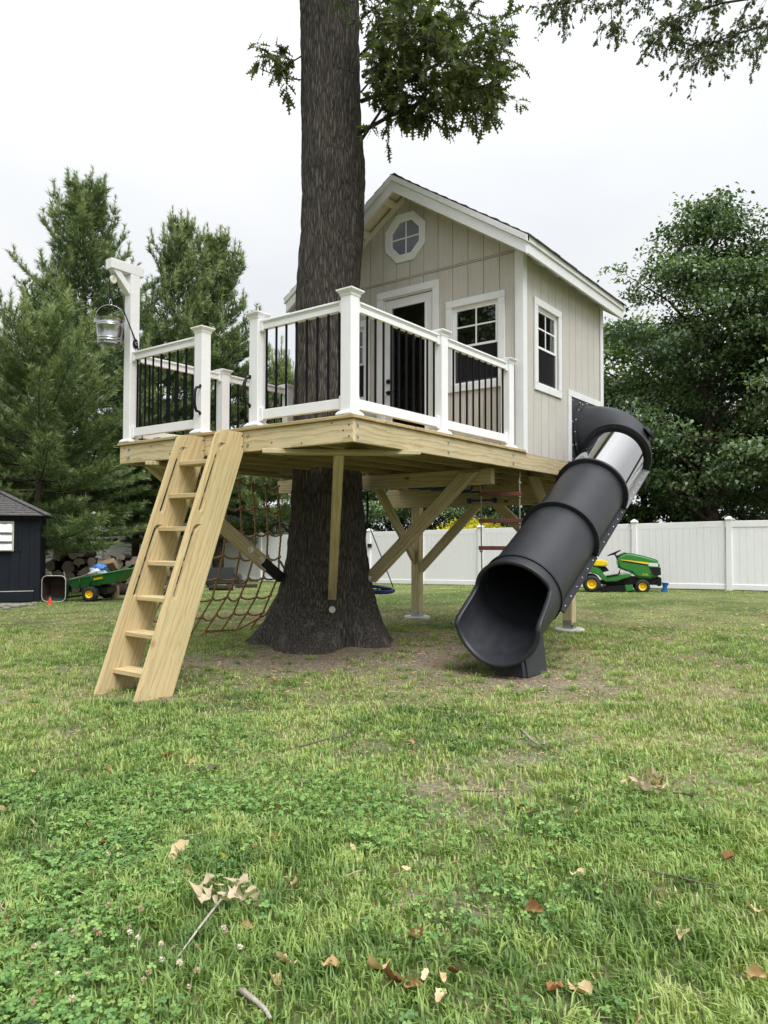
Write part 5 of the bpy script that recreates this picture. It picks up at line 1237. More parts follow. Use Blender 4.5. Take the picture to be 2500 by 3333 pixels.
bo = bag.build('plastic_bag', bagm, None, Matrix.Translation(CW(.0, .38, .60)), local=True, smooth=True); tag(bo, 'crumpled white plastic bag in the green cart', 'bag')
b2 = MB(); b2.v, b2.f = [tuple(Vector(p)*.8) for p in vs_], list(bag.f)
bo = b2.build('plastic_bag', plain('blue_plastic_bag', (.06, .22, .62), .35, .15, 6), None, Matrix.Translation(CW(.05, .42, .70)) @ Matrix.Rotation(1.0, 4, 'Z'), local=True, smooth=True); tag(bo, 'crumpled blue plastic bag on top of the white one', 'bag')
o = board('wooden_handle', CW(-.56, .25, .46), CW(-.06, .28, .60), .07, .02, (0, 0, 1), plain('weathered_grey_wood', (.33, .29, .24), .85, .3, 20, .4, 80)); tag(o, 'grey weathered board lying over the rim of the green cart', 'board')

# ------------------------------------------------------------------ shed on the left
sc0 = at(-.4667*16, 16); sc0.z = -.04; sl0 = at(-.5208*15.72, 15.72); wdir = (sl0-sc0); wdir.z = 0; wdir.normalize()
MSh = frame(sc0, -wdir)         # local x runs to the right along the wall, origin at the right corner, y into the shed
shed = thing('garden_shed', 'dark navy board shed with a worn shingle hip roof', 'shed', M=MSh)
SL, SDp, SH = 3.4, 2.4, 1.84
sbx = lambda *q: MB().box(*q, M=MSh)
sbx(-SL, -.012, .012, SDp, .0, SH).build('wall', NAVY, shed, MSh)
xs = 0.0; k = 0
while xs > -SL:
    wv = .19; x0 = xs-wv
    if xs < -.55 and xs > -1.6:
        MB().box(x0+.006, xs-.006, 0, .0115, .25, 1.12, MSh).build('wall_board', NAVY, shed, MSh); MB().box(x0+.006, xs-.006, 0, .0115, 1.74, SH-.06, MSh).build('wall_board', NAVY, shed, MSh)
    else: MB().box(x0+.006, xs-.006, 0, .0115, .25, SH-.06, MSh).build('wall_board', NAVY, shed, MSh)
    xs = x0
sbx(-SL, -.10, -.006, .0115, .02, .235).build('skirt_board', NAVY, shed, MSh, bevel=.004)
sbx(-SL, -.1, -.004, .0115, .237, .249).build('worn_batten', SOFF, shed, MSh)
sbx(-.09, .004, -.012, .0, .0, SH-.05).build('corner_trim', NAVY, shed, MSh, bevel=.003); sbx(.0, .014, -.012, .10, .0, SH-.05).build('corner_trim', NAVY, shed, MSh, bevel=.003)
for k in range(12): sbx(-.19*(k+1)*1.0+.02-.0, -.19*k+.01, -.07, -.04, SH-.06, SH+.03).build('fascia_board', NAVY, shed, MSh, bevel=.003)
ov = .18; ez = SH+.02; rz = SH+.70; yc = SDp/2; RX = -1.15
b = MB(); E = [(-SL-ov, -ov, ez), (ov, -ov, ez), (ov, SDp+ov, ez), (-SL-ov, SDp+ov, ez)]; b.add(E+[(RX, yc, rz), (-SL+1.15, yc, rz)], [(3, 2, 1, 0), (0, 1, 4, 5), (1, 2, 4), (2, 3, 5, 4), (3, 0, 5)], MSh); rf = b.build('roof', SHING, shed, MSh)
SHG = plain('weathered_shingle', (.105, .097, .098), .95, .5, 16, 1, 200)
nrow = 13
for k in range(nrow):
    f0, f1 = k/nrow, (k+1)/nrow+.012; b = MB()
    xa, xb = -SL-ov, ov; x = xa
    while x < xb:
        x2 = x+random.uniform(.12, .22); 
        def P(xx, f, dz): 
            y = -ov+(yc+ov)*f; z = ez+(rz-ez)*f+dz; lim = ov+(RX-ov)*f; return (min(xx, lim), y, z)
        if x < ov+(RX-ov)*f0: 
            j = random.uniform(.0, .016); b.hexa([P(x, f0, .002), P(x2, f0, .002), P(x2, f1, .001), P(x, f1, .001), P(x, f0, .020+j), P(x2-.006, f0, .016+j*.6), P(x2-.006, f1, .008), P(x, f1, .008)], MSh)
        x = x2
    b.build('shingle_course', SHG, rf, MSh)
for k in range(12):
    p0 = Vector((ov, -ov, ez)).lerp(Vector((RX, yc, rz)), k/12)+Vector((0, 0, .02)); p1 = Vector((ov, -ov, ez)).lerp(Vector((RX, yc, rz)), (k+1.15)/12)+Vector((0, 0, .028))
    board('hip_cap', MSh @ p0, MSh @ p1, .16, .012, (0, 0, 1), SHG, rf, 0)
wnd = sbx(-1.6, -.50, -.02, .012, 1.10, 1.13).box(-1.6, -.50, -.02, .012, 1.70, 1.74, MSh).box(-.54, -.50, -.02, .012, 1.13, 1.70, MSh).build('window', SOFF, shed, MSh)
FROST = plain('frosted_louvre_glass', (.62, .65, .70), .12, .08, 6, coat=.6)
for k in range(3):
    z0 = 1.135+.19*k; b = MB(); b.hexa([(-1.58, -.09, z0), (-.545, -.09, z0), (-.545, -.075, z0), (-1.58, -.075, z0), (-1.58, -.02, z0+.17), (-.545, -.02, z0+.17), (-.545, -.005, z0+.17), (-1.58, -.005, z0+.17)], MSh); lv = b.build('pane', FROST, wnd, MSh)
    b = MB(); b.hexa([(-.545, -.094, z0-.01), (-.525, -.094, z0-.01), (-.525, -.07, z0-.01), (-.545, -.07, z0-.01), (-.545, -.024, z0+.18), (-.525, -.024, z0+.18), (-.525, .0, z0+.18), (-.545, .0, z0+.18)], MSh); b.hexa([(-1.58, -.097, z0-.014), (-.546, -.097, z0-.014), (-.546, -.07, z0-.014), (-1.58, -.07, z0-.014), (-1.58, -.094, z0), (-.546, -.094, z0), (-.546, -.07, z0), (-1.58, -.07, z0)], MSh); b.build('louvre_frame', SOFF, wnd, MSh)
sbx(-.49, -.43, -.018, .0, 1.10, 1.74).build('shutter_slat', NAVY, shed, MSh); sbx(-.415, -.355, -.018, .0, 1.10, 1.74).build('shutter_slat', NAVY, shed, MSh)
stone_me = []
STONE = plain('fieldstone', (.26, .245, .22), .9, .3, 8, .7, 60)
for k in range(4):
    bm = bmesh.new(); bmesh.ops.create_icosphere(bm, subdivisions=2, radius=1); rn = random.Random(k)
    for v in bm.verts: v.co *= 1+rn.uniform(-.14, .14); v.co.z *= .55
    me = bpy.data.meshes.new('stone'); bm.to_mesh(me); bm.free(); me.materials.append(STONE); me.polygons.foreach_set('use_smooth', [True]*len(me.polygons)); stone_me.append(me)
for i, (u, v, s) in enumerate([(8, 1976, .09), (30, 1972, .07), (50, 1978, .10), (72, 1974, .08), (95, 1972, .06), (112, 1966, .05), (20, 1984, .07), (-10, 1980, .1)]):
    p = gp(u, v); o = put('stone', stone_me[i % 4], None, Matrix.Translation(p+Vector((0, 0, s*.25))) @ Matrix.Rotation(i*1.3, 4, 'Z') @ Matrix.Diagonal((s*1.3, s, s, 1))); tag(o, ('grey fieldstone at the picture edge under the shed window', 'second grey fieldstone from the picture edge along the shed', 'third and widest fieldstone along the shed base', 'fourth grey fieldstone along the shed base', 'small fieldstone left of the shed corner', 'smallest fieldstone nearest the shed corner', 'front fieldstone lying below the shed row', 'fieldstone just outside the left picture edge')[i], 'stone', 'fieldstones along the shed base')
# wheelbarrow on end beside the shed
p = gp(166, 1960)+FH*.12; MWb = frame(p, RH)
wb = thing('wheelbarrow', 'rusty wheelbarrow tipped on end with its black tray facing out', 'wheelbarrow', M=MWb)
def rrect(w2, h0, h1, r_, y, n=5):
    o_ = []
    for cx_, cz_, a0 in ((w2-r_, h1-r_, 0), (-w2+r_, h1-r_, 90), (-w2+r_, h0+r_, 180), (w2-r_, h0+r_, 270)):
        for k in range(n): a = R(a0+90*k/(n-1)); o_.append((cx_+r_*math.cos(a), y, cz_+r_*math.sin(a)))
    return o_
RUST = plain('rusty_dark_steel', (.035, .018, .012), .8, .5, 7, .4, 60); OLDG = plain('old_green_paint', (.02, .06, .045), .6, .3, 8)
b = MB(); r0, r1_, r2_ = rrect(.26, .0, .56, .11, 0), rrect(.20, .06, .48, .1, .30), rrect(.19, .07, .47, .1, .31); n = len(r0)
b.add(r0+r1_, [(k, (k+1) % n, n+(k+1) % n, n+k) for k in range(n)]+[tuple(range(n, 2*n))], MWb); o = b.build('tray', RUST, wb, MWb, smooth=40)
b = MB(); r3 = [(x*1.02, y+.006, z*1.01) for x, y, z in r0]; r4_ = [(x*1.04, y+.012, z*1.01) for x, y, z in r2_]; b.add(r3+r4_, [(k, (k+1) % n, n+(k+1) % n, n+k) for k in range(n)]+[tuple(range(n, 2*n))], MWb); b.build('tray_shell', OLDG, wb, MWb, smooth=40)
b = MB(); b.tube(r0+[r0[0]], .011, 6, False, MWb); b.build('rim', plain('pale_chipped_rim', (.5, .5, .47), .6, .2, 12), wb, MWb, smooth=True)
b = MB(); b.tube([(.14, .34, .02), (.10, .40, .3), (.02, .46, .62)], .02, 6, True, MWb); b.tube([(-.14, .34, .02), (-.12, .40, .3), (-.3, .46, .62)], .02, 6, True, MWb); b.build('handle', plain('grey_wood_handle', (.24, .21, .18), .85, .3, 15), wb, MWb)
p = gp(163, 1968); fl = thing('marker_flag', 'small red marker cone standing in the grass by the wheelbarrow', 'marker', p)
MB().lathe([(.055, 0), (.05, .02), (.012, .15), (.0, .155)], 10, Matrix.Translation(p)).build('cone', plain('red_plastic', (.75, .05, .025), .5, .1, 8), fl, smooth=40)

# ------------------------------------------------------------------ firewood
ENDM = bpy.data.materials.new('cut_log_end'); ENDM.use_nodes = True
def endmat():
    n = ENDM.node_tree; l = n.links.new; b = n.nodes['Principled BSDF']
    t = nd(n, 'ShaderNodeTexCoord'); oi = nd(n, 'ShaderNodeObjectInfo'); wv = nd(n, 'ShaderNodeTexWave', {'Scale': 16, 'Distortion': 3, 'Detail': 3}, wave_type='RINGS', rings_direction='X'); l(t.outputs['Object'], wv.inputs['Vector'])
    ns = nd(n, 'ShaderNodeTexNoise', {'Scale': 9, 'Detail': 5, 'Roughness': .7}); l(t.outputs['Object'], ns.inputs['Vector'])
    rp = ramp(n, [(.25, (.09, .072, .06)), (.5, (.22, .18, .145)), (.8, (.42, .355, .29))]); ad = nd(n, 'ShaderNodeMath', {1: .25, 2: 0}, operation='MULTIPLY_ADD'); l(wv.outputs['Fac'], ad.inputs[0]); l(ns.outputs[0], ad.inputs[2]); l(ad.outputs[0], rp.inputs[0])
    hv = nd(n, 'ShaderNodeHueSaturation'); mr = nd(n, 'ShaderNodeMapRange', {'To Min': .55, 'To Max': 1.35}); l(oi.outputs['Random'], mr.inputs[0]); l(mr.outputs[0], hv.inputs['Value']); l(rp.outputs[0], hv.inputs['Color']); l(hv.outputs[0], b.inputs['Base Color']); b.inputs['Roughness'].default_value = .9
endmat()
LOGM = bark('log_bark', (.012, .009, .008), (.05, .037, .028), (.10, .08, .064), 14, 14, .8, False)
def logmesh(seed, split=False):
    rn = random.Random(seed); n = 14; b = MB(); vs_ = []
    sh = [1+rn.uniform(-.10, .10) for k in range(n)]
    if split: sh = [s_ if k < 8 else s_*(.12+.5*abs(math.sin(k))) for k, s_ in enumerate(sh)]
    for x in (-.5, -.2, .15, .5): vs_ += [(x, sh[k]*math.cos(2*math.pi*k/n)*(1+rn.uniform(-.04, .04)), sh[k]*math.sin(2*math.pi*k/n)*(1+rn.uniform(-.04, .04))) for k in range(n)]
    b.add(vs_, [(i*n+k, i*n+(k+1) % n, (i+1)*n+(k+1) % n, (i+1)*n+k) for i in range(3) for k in range(n)]+[tuple(range(n-1, -1, -1)), tuple(3*n+k for k in range(n))])
    me = b.mesh('log', 50); me.materials.append(LOGM); me.materials.append(ENDM)
    for p in me.polygons: 
        if len(p.vertices) > 4: p.material_index = 1
    return me
LOGS = [logmesh(k) for k in range(5)]+[logmesh(9, True), logmesh(12, True)]
def putlog(p, r_, ln, yaw_, k, lab, grp, tilt=0):
    d = (-FH*math.cos(yaw_)+RH*math.sin(yaw_)); M = frame(p, d, (0, 0, 1)) @ Matrix.Rotation(tilt, 4, 'Y') @ Matrix.Rotation(random.uniform(0, 6.28), 4, 'X') @ Matrix.Diagonal((ln, r_, r_, 1))
    o = put('log', LOGS[k % len(LOGS)], None, M); return tag(o, lab, 'log', grp)
def pile(u0, u1, d, top, rmin, rmax, lab, grp, seed):
    """drop round logs one by one into the lowest free spot, seen end-on"""
    rn = random.Random(seed); cir = []; tries = 0
    x0, x1 = (u0-PCX)/FOC*d, (u1-PCX)/FOC*d
    while tries < 420 and len(cir) < 64:
        tries += 1; r_ = rn.uniform(rmin, rmax); best = None
        for q in range(26):
            x = rn.uniform(x0+r_, x1-r_); z = r_
            for (a, c, e) in cir:
                if abs(a-x) < r_+e: z = max(z, c+math.sqrt((r_+e)**2-(a-x)**2))
            if best is None or z < best[1]: best = (x, z)
        x, z = best
        if z+r_*.6 > top((x-x0)/(x1-x0)): continue
        cir.append((x, z, r_))
    ORD = 'first second third fourth fifth sixth seventh eighth ninth tenth eleventh twelfth thirteenth fourteenth fifteenth sixteenth'.split()
    lay = {}; step = (rmin+rmax)*.82
    for c_ in cir: lay.setdefault(int((c_[1]-rmin*.9)/step), []).append(c_)
    names = {}
    for q, l_ in lay.items():
        for i, c_ in enumerate(sorted(l_)): names[c_] = ORD[min(i, 15)]+' log from the left in the '+('bottom' if q == 0 else ORD[min(q, 15)])+' layer of '+lab
    for k, (x, z, r_) in enumerate(cir):
        lab = names[(x, z, r_)]
        p = gat(x, d+rn.uniform(-.12, .12)+.3); p.z += z
        putlog(p, r_*.98, rn.uniform(.45, .7), rn.uniform(-.35, .35), rn.randrange(7), lab, grp, rn.uniform(-.08, .08))
pile(146, 322, 20.2, lambda f: .85+.50*math.sin(math.pi*min(1, f*1.15)), .09, .185, 'the tall heap', 'logs of the tall heap by the shed', 3)
pile(150, 330, 20.9, lambda f: .75+.45*math.sin(math.pi*min(1, f*1.15)), .11, .19, 'the rear heap', 'logs of the tall heap by the shed', 14)
pile(300, 640, 20.6, lambda f: 1.08-.22*f, .075, .15, 'the low stack', 'logs of the low stack behind the cart', 8)
for i, (u, v, dd, r_, ln, yw, lab) in enumerate([(415, 1915, 18.6, .15, 1.5, 1.45, 'long bark-covered log lying on the ground behind the stump'), (725, 1918, 20.5, .075, .75, 1.3, 'short log lying in the grass in front of the dark cart'), (655, 1925, 20.3, .09, .5, .3, 'round log end-on behind the ladder foot'), (790, 1905, 22, .06, .9, 1.7, 'thin log lying in the grass right of the dark cart'), (600, 1905, 20.6, .11, .6, .6, 'thick log lying behind the ladder treads')]):
    p = at((u-PCX)/FOC*dd, dd); p.z = gzf(p.x, p.y)+r_*.85; putlog(p, r_, ln, yw, i, lab, None)
p = at(-.364*17.2, 17.2); p.z = gzf(p.x, p.y); st = thing('tree_stump', 'short pale wooden stump standing right of the green cart', 'stump', p)
STM = plain('debarked_wood', (.30, .215, .13), .85, .25, 9, .5, 40); MB().lathe([(.115, -.05), (.105, .05), (.1, .27), (.098, .28)], 18, Matrix.Translation(p)).disc(.098, .28, 18, Matrix.Translation(p)).build('body', STM, st, smooth=40)
p = at(-.375*18.6, 18.6); o = board('wood_block', p+RH*-.2+Vector((0, 0, .60)), p+RH*.22+Vector((0, 0, .70)), .25, .17, (0, 1, .4), STM, None, .012); tag(o, 'pale split wood block leaning on the firewood above the cart', 'wood block')

# ------------------------------------------------------------------ dark cart behind the net
p = at(-.222*22.3, 22.3); p.z = gzf(p.x, p.y); MBx = frame(p, RH)
bx = thing('garden_trailer', 'dark grey box trailer standing by the fence behind the rope net', 'trailer', M=MBx)
DG = plain('dark_grey_plastic', (.028, .028, .032), .5, .2, 5)
MB().hexa([(-.50, 0, .1), (.42, 0, .1), (.42, .7, .1), (-.50, .7, .1), (-.46, .05, .56), (.40, .05, .60), (.40, .65, .60), (-.46, .65, .56)], MBx).build('box', DG, bx, MBx, bevel=.03, seg=2)
MB().hexa([(.43, .05, .06), (.60, .05, .06), (.60, .6, .06), (.43, .6, .06), (.43, .05, .42), (.56, .05, .36), (.56, .6, .36), (.43, .6, .42)], MBx).build('motor_cover', DG, bx, MBx, bevel=.03, seg=2)
for x in (.66, -.3): MB().lathe([(0, -.03), (.10, -.03), (.12, -.02), (.12, .02), (.10, .03), (0, .03)], 20, MBx @ Matrix.Translation((x, .02, .12)) @ Matrix.Rotation(R(90), 4, 'X')).build('wheel', RUBBER, bx, MBx, smooth=40)

# ------------------------------------------------------------------ houses beyond the fence
HW = plain('white_house_siding', (.62, .62, .62), .7, .08, 3); HR = plain('light_grey_roof', (.36, .37, .39), .9, .15, 4, .4, 60); HR2 = plain('pale_metal_roof', (.58, .60, .63), .5, .1, 3)
def house(u, d, wv, dp, hw, hr_, yaw_, lab, rm, nm='house'):
    p = at((u-PCX)/FOC*d, d, -.3); M = frame(p, RH) @ Matrix.Rotation(yaw_, 4, 'Z'); h = thing(nm, lab, 'house', M=M)
    MB().box(-wv/2, wv/2, 0, dp, 0, hw, M).build('wall', HW, h, M)
    b = MB(); o_ = .3; b.add([(-wv/2-o_, -o_, hw), (wv/2+o_, -o_, hw), (wv/2+o_, dp+o_, hw), (-wv/2-o_, dp+o_, hw), (-wv/2-o_, dp/2, hw+hr_), (wv/2+o_, dp/2, hw+hr_)], [(3, 2, 1, 0), (0, 1, 5, 4), (2, 3, 4, 5), (1, 2, 5), (3, 0, 4)], M); r_ = b.build('roof', rm, h, M)
    MB().box(-wv/2-o_, wv/2+o_, -o_-.1, -o_, hw-.1, hw+.04, M).build('gutter', TRIM, h, M)
    for x in (-wv*.3, wv*.1, wv*.35):
        f = MB().box(x-.5, x+.5, -.04, .0, hw-1.7, hw-.5, M).build('window', TRIM, h, M); MB().box(x-.42, x+.42, -.05, -.041, hw-1.62, hw-.58, M).build('pane', DARKW, f, M)
house(770, 40, 8, 6, 2.0, 1.1, .1, 'white house with a light grey roof beyond the fence left of the trunk', HR)
house(960, 36, 5.2, 4, 1.9, 1.6, 1.2, 'pale roofed garage beyond the fence just left of the oak trunk', HR2, 'garage')
# ------------------------------------------------------------------ pines
def unit(a): return a/(np.linalg.norm(a, axis=-1, keepdims=True)+1e-9)
NEED = []
for k in range(4):
    rr_ = np.random.default_rng(k); V = []; T = []
    for i in range(13):
        d = np.array([1.0, *(rr_.normal(size=2)*.6)]); d /= np.linalg.norm(d); s = np.cross(d, rr_.normal(size=3)); s /= np.linalg.norm(s); ln = rr_.uniform(.12, .185)
        o_ = np.array([rr_.uniform(-.05, .05), 0, 0]); V += [o_-s*.0105, o_+s*.0105, o_+d*ln+np.array([0, 0, .0])]; T.append((3*i, 3*i+1, 3*i+2))
    NEED.append((np.array(V), np.array(T)))
def pine_parts(H, hb, Rm, seed, dens=1.0, bare=0):
    rg = np.random.default_rng(seed); mb = MB(); tr = MB()
    lean = rg.normal(size=2)*.02; tp = [(lean[0]*z, lean[1]*z, z) for z in np.linspace(-.2, H, 12)]
    tr.tube(tp, [.17*(1-i/11.6)*(H/12)+.012 for i in range(12)], 12)
    pos, dr, tn = [], [], []; z = hb
    while z < H-.15:
        t = (z-hb)/(H-hb); L0 = Rm*(1-t)**.72*(.62+.38*min(1, t*5+.25))+.22
        el = R(-8+66*t**1.25); nb = int(rg.integers(4, 7)); a0 = rg.uniform(0, 6.28)
        for k in range(nb):
            a = a0+2*math.pi*k/nb+rg.normal()*.22; L = L0*rg.uniform(.5, 1.25); e = el+rg.normal()*.10
            bend = .28+.25*t; n_ = 7; P = []
            for i in range(n_):
                s = i/(n_-1); r_ = L*s*math.cos(e); zz_ = z+L*s*math.sin(e)+bend*L*s*s*.55-.06*L*math.sin(s*3.1)
                P.append(np.array([lean[0]*z+math.cos(a)*r_, lean[1]*z+math.sin(a)*r_, zz_]))
            mb.tube([tuple(p) for p in P], [max(.004, .011*L*(1-i/(n_-.5))) for i in range(n_)], 4, False)
            m = max(4, int(L/.155*dens*(1-.42*t))); rad = unit(np.array([math.cos(a), math.sin(a), 0])); tan = np.array([-math.sin(a), math.cos(a), 0])
            for i in range(m):
                s = .20+.80*(i+.5)/m; q = s*(n_-1); i0 = min(int(q), n_-2); p = P[i0]+(P[i0+1]-P[i0])*(q-i0); ax = unit(P[i0+1]-P[i0])
                tl = (.16+.46*(1-s)*min(1, L/1.6)+.08)*rg.uniform(.7, 1.25)
                for sg in (-1, 1):
                    d = unit(ax*.75+tan*sg*(.8+.3*rg.random())+np.array([0, 0, .25+.3*t+rg.normal()*.14]))
                    nt_ = max(2, int(tl/.11))
                    for j in range(nt_):
                        pos.append(p+d*tl*(j+1)/nt_); dr.append(unit(d*.8+ax*.35+np.array([0, 0, .3+.4*t])+rg.normal(size=3)*.2)); tn.append(.28+.42*rg.random()+.25*(j == nt_-1))
                if rg.random() < .7: pos.append(p+np.array([0, 0, .05])); dr.append(unit(ax+np.array([0, 0, .5])+rg.normal(size=3)*.25)); tn.append(.3+.3*rg.random())
            if t > .45:
                for q in range(5): pos.append(P[-1]+np.array([0, 0, .09*q])+ax*.02*q); dr.append(unit(np.array([0, 0, 1.0])+ax*.3+rg.normal(size=3)*.15)); tn.append(.95)
            for q in range(3): pos.append(P[-1]+rg.normal(size=3)*.03); dr.append(unit(ax+np.array([0, 0, .5+.5*t])+rg.normal(size=3)*.25)); tn.append(.9)
        z += (.24+.13*(1-t))*rg.uniform(.75, 1.25)
    for q in range(14): pos.append(np.array([lean[0]*H, lean[1]*H, H-.05*q])); dr.append(unit(np.array([*rg.normal(size=2)*.5, 1.0]))); tn.append(.8)
    for q in range(bare):
        zb = rg.uniform(.8, hb); a = rg.uniform(0, 6.28); L = rg.uniform(.5, 1.5); mb.tube([(0, 0, zb), (math.cos(a)*L*.6, math.sin(a)*L*.6, zb+.05), (math.cos(a+.2)*L, math.sin(a+.2)*L, zb-.12)], [.016, .010, .004], 4, False)
    pos, dr, tn = np.array(pos), np.array(dr), np.array(tn); n = len(pos)
    me = scatter('crown', NEED, pos, basis_np(dr, rg.normal(size=(n, 3))), rg.uniform(.8, 1.25, n), tn, PINEM)
    mt, ml = tr.mesh('trunk', True), mb.mesh('limb', True)
    mt.materials.append(PINEBARK); ml.materials.append(PINEBARK)
    return mt, ml, me
def place_tree(parts, u, d, lab, yaw_=0, s=1.0, nm='pine_tree', cat='tree', grp=None, xy=None):
    p = Vector((*xy, 0)) if xy else at((u-PCX)/FOC*d, d); p.z = gzf(p.x, p.y)
    M = Matrix.Translation(p) @ Matrix.Rotation(yaw_, 4, 'Z') @ Matrix.Diagonal((*((s,)*3 if not isinstance(s, tuple) else s), 1))
    t = thing(nm, lab, cat, M=M, group=grp)
    for n_, me in zip(('trunk', 'limb', 'crown'), parts): put(n_, me, t, M)
    return t
PA = pine_parts(13.0, 2.2, 3.5, 1, 1.35, 16); PB = pine_parts(12.6, 2.6, 2.7, 5, 1.3, 14); PD = pine_parts(6.7, 1.4, 3.7, 9, 1.4, 8)
place_tree(PA, 272, 24, 'tallest pine on the left, its pointed top above the hoist arm', .3, (1.22, 1.22, 1.0))
place_tree(PB, 545, 26, 'slender pine with a thin pointed top right of the tallest pine', 1.2)
place_tree(PB, 712, 27, 'rounded pine rising directly left of the oak trunk', 3.4, (1.15, 1.15, 1.0))
place_tree(PD, 118, 18.5, 'broad low pine right behind the navy shed', 2.0)
place_tree(PD, -90, 22, 'broad pine at the far left edge of the photo behind the shed', .4, 1.05)
place_tree(PD, 905, 28, 'short pine seen between the railing balusters left of the oak', 4.0, (.85, .85, 1.18))
place_tree(PA, 440, 30, 'dark pine behind the railing between the two taller pines', 4.4, (.9, .9, .70))
place_tree(PB, 30, 29, 'pine half hidden at the back left behind the low broad pine', 5, (1.2, 1.2, .68))
# ------------------------------------------------------------------ broad-leaved trees
LF = []
for c in (.15, .4):
    LF.append((np.array([(0, 0, 0), (.035, .03, .008), (.085, 0, -c*.06), (.035, -.03, .008)]), np.array([(0, 1, 2, 3)])))
def leafy_parts(H, R0, z0, seed, nclump, per, mat, skew=.55, ls=1.0, flat=.5, cone=False):
    rg = np.random.default_rng(seed); tr = MB(); lb = MB()
    tr.tube([(0, 0, -.2), (.02, 0, z0*.55+.4), (.05, .03, H*.35), (0, .1, H*.6), (.0, .05, H*.9)], [.2*H/10, .165*H/10, .12*H/10, .07*H/10, .02], 12)
    C_ = []; nbo = max(30, nclump//12)
    for q in range(nbo):
        f = ((q+rg.random())/nbo)**.9; z = z0+(H-z0)*f
        prof_ = ((1-f)**.8*min(1, f*3.5+.45)+.04)*1.12 if cone else (math.sin(math.pi*min(1, (f*.93+.10))**skew))**.62
        a = q*2.4+rg.normal()*.35; L = R0*max(.07, prof_)*rg.uniform(.72, 1.2); rise = rg.uniform(-.12, .30)+.35*f
        b0 = max(.5, z-.25*L); e_ = np.array([L*math.cos(a), L*math.sin(a), z+L*rise])
        lb.tube([(0, 0, b0), (e_[0]*.5, e_[1]*.5, (b0+e_[2])/2+.12*L), tuple(e_)], [.03+.01*L, .02+.006*L, .006], 5, False)
        for k in range(max(3, int(12*min(1, L/R0+.25)))):
            s_ = 1-.78*rg.random()**1.35; w_ = .10+.30*L*.45*(1-.45*s_); p = np.array([0, 0, b0])*(1-s_)+e_*s_+np.array([0, 0, .30*L*s_*(1-s_)])
            p = p+np.array([rg.normal()*w_, rg.normal()*w_, rg.normal()*.13]); C_.append((*p, s_))
    C_ = np.array(C_); nclump = len(C_)
    pos = np.repeat(C_[:, :3], per, 0); out_ = unit(C_[:, :3]*np.array([1, 1, 0])+1e-6)
    off = rg.normal(size=pos.shape)*np.array([.34, .34, .34*flat])*.82*(H/10)**.5; pos = pos+off
    pos[:, 2] -= .25*np.maximum(0, np.linalg.norm(off[:, :2], axis=1)-.2)
    d = unit(np.repeat(out_, per, 0)*.7+rg.normal(size=pos.shape)*.75+np.array([0, 0, -.25])); up = np.array([0, 0, 1.])+rg.normal(size=pos.shape)*.42
    n = len(pos); tn = np.clip(np.repeat(rg.uniform(.05, .85, nclump), per)+rg.normal(size=n)*.16, 0, 1)
    me = scatter('crown', LF, pos, basis_np(d, up), rg.uniform(.8, 1.5, n)*ls, tn, mat)
    mt, ml = tr.mesh('trunk', True), lb.mesh('limb', True); mt.materials.append(PINEBARK); ml.materials.append(PINEBARK)
    return mt, ml, me
LA = leafy_parts(11.2, 4.1, 2.2, 31, 760, 74, LEAFM, .62, 1.3, .36, True)
LB = leafy_parts(8.8, 3.1, .8, 44, 460, 52, LEAFM, .75, 1.45, .4)
LC = leafy_parts(9.0, 3.0, 1.0, 52, 460, 50, LIMEM, .75, 1.6, .4)
place_tree(LA, 2318, 21.5, 'tall dark leafy tree behind the fence right of the slide', .4, 1.0, 'leafy_tree')
place_tree(LC, 2100, 26, 'light green tree beside the cabin corner behind the tall tree', 2.2, 1.0, 'leafy_tree')
place_tree(LA, 2640, 21, 'dark leafy tree at the right edge of the photo', 3.1, (.95, .95, .93), 'leafy_tree')
place_tree(LB, 1960, 25, 'dense dark tree right behind the slide elbow', 5.1, (1, 1, .78), 'leafy_tree')
for u, d, s, yw, P_, lab in ((1180, 30, .70, 3.9, LB, 'dark tree beyond the fence by the saucer swing'), (1400, 33, .80, .3, LB, 'dark tree beyond the fence behind the far deck post'), (1610, 32, .75, 1.9, LB, 'dark tree beyond the fence behind the rope ladder'), (700, 32, .62, 5.2, LB, 'dark tree beyond the fence behind the rope net'), (860, 33, .60, 2.4, LB, 'dark tree beyond the fence just left of the oak trunk'), (1720, 28, .72, 1.0, LB, 'dark tree beyond the fence seen left of the slide under the deck'), (1500, 29, .70, 2.0, LB, 'dark tree beyond the fence behind the yellow bush'), (1290, 31, .72, 3.3, LB, 'dark tree beyond the fence just right of the oak trunk'), (2420, 25, .55, .9, LB, 'low dark tree behind the fence right of the tall tree trunk'), (2590, 25.5, .6, 2.2, LB, 'low dark tree behind the fence at the right edge'), (2200, 25.5, .5, 3.9, LB, 'low dark tree behind the fence above the lawn tractor'), (2280, 27, .85, 4.6, LB, 'dark tree filling the gap behind the tall leafy tree'),
                           (1080, 36, .75, .8, LC, 'light tree far behind the oak trunk'), (640, 40, .62, 2.9, LC, 'light green tree far beyond the fence behind the ladder'), (400, 37, .68, 1.9, LC, 'light green tree beyond the woodpile and fence'), (190, 36, .70, 5.5, LC, 'light tree beyond the fence behind the shed'), (60, 34, .75, 3.8, LB, 'dark leafy tree beyond the fence at the far left'), (520, 34, .50, 4.9, LB, 'low dark tree beyond the fence behind the pine trunks')):
    place_tree(P_, u, d, lab, yw, s, 'leafy_tree')
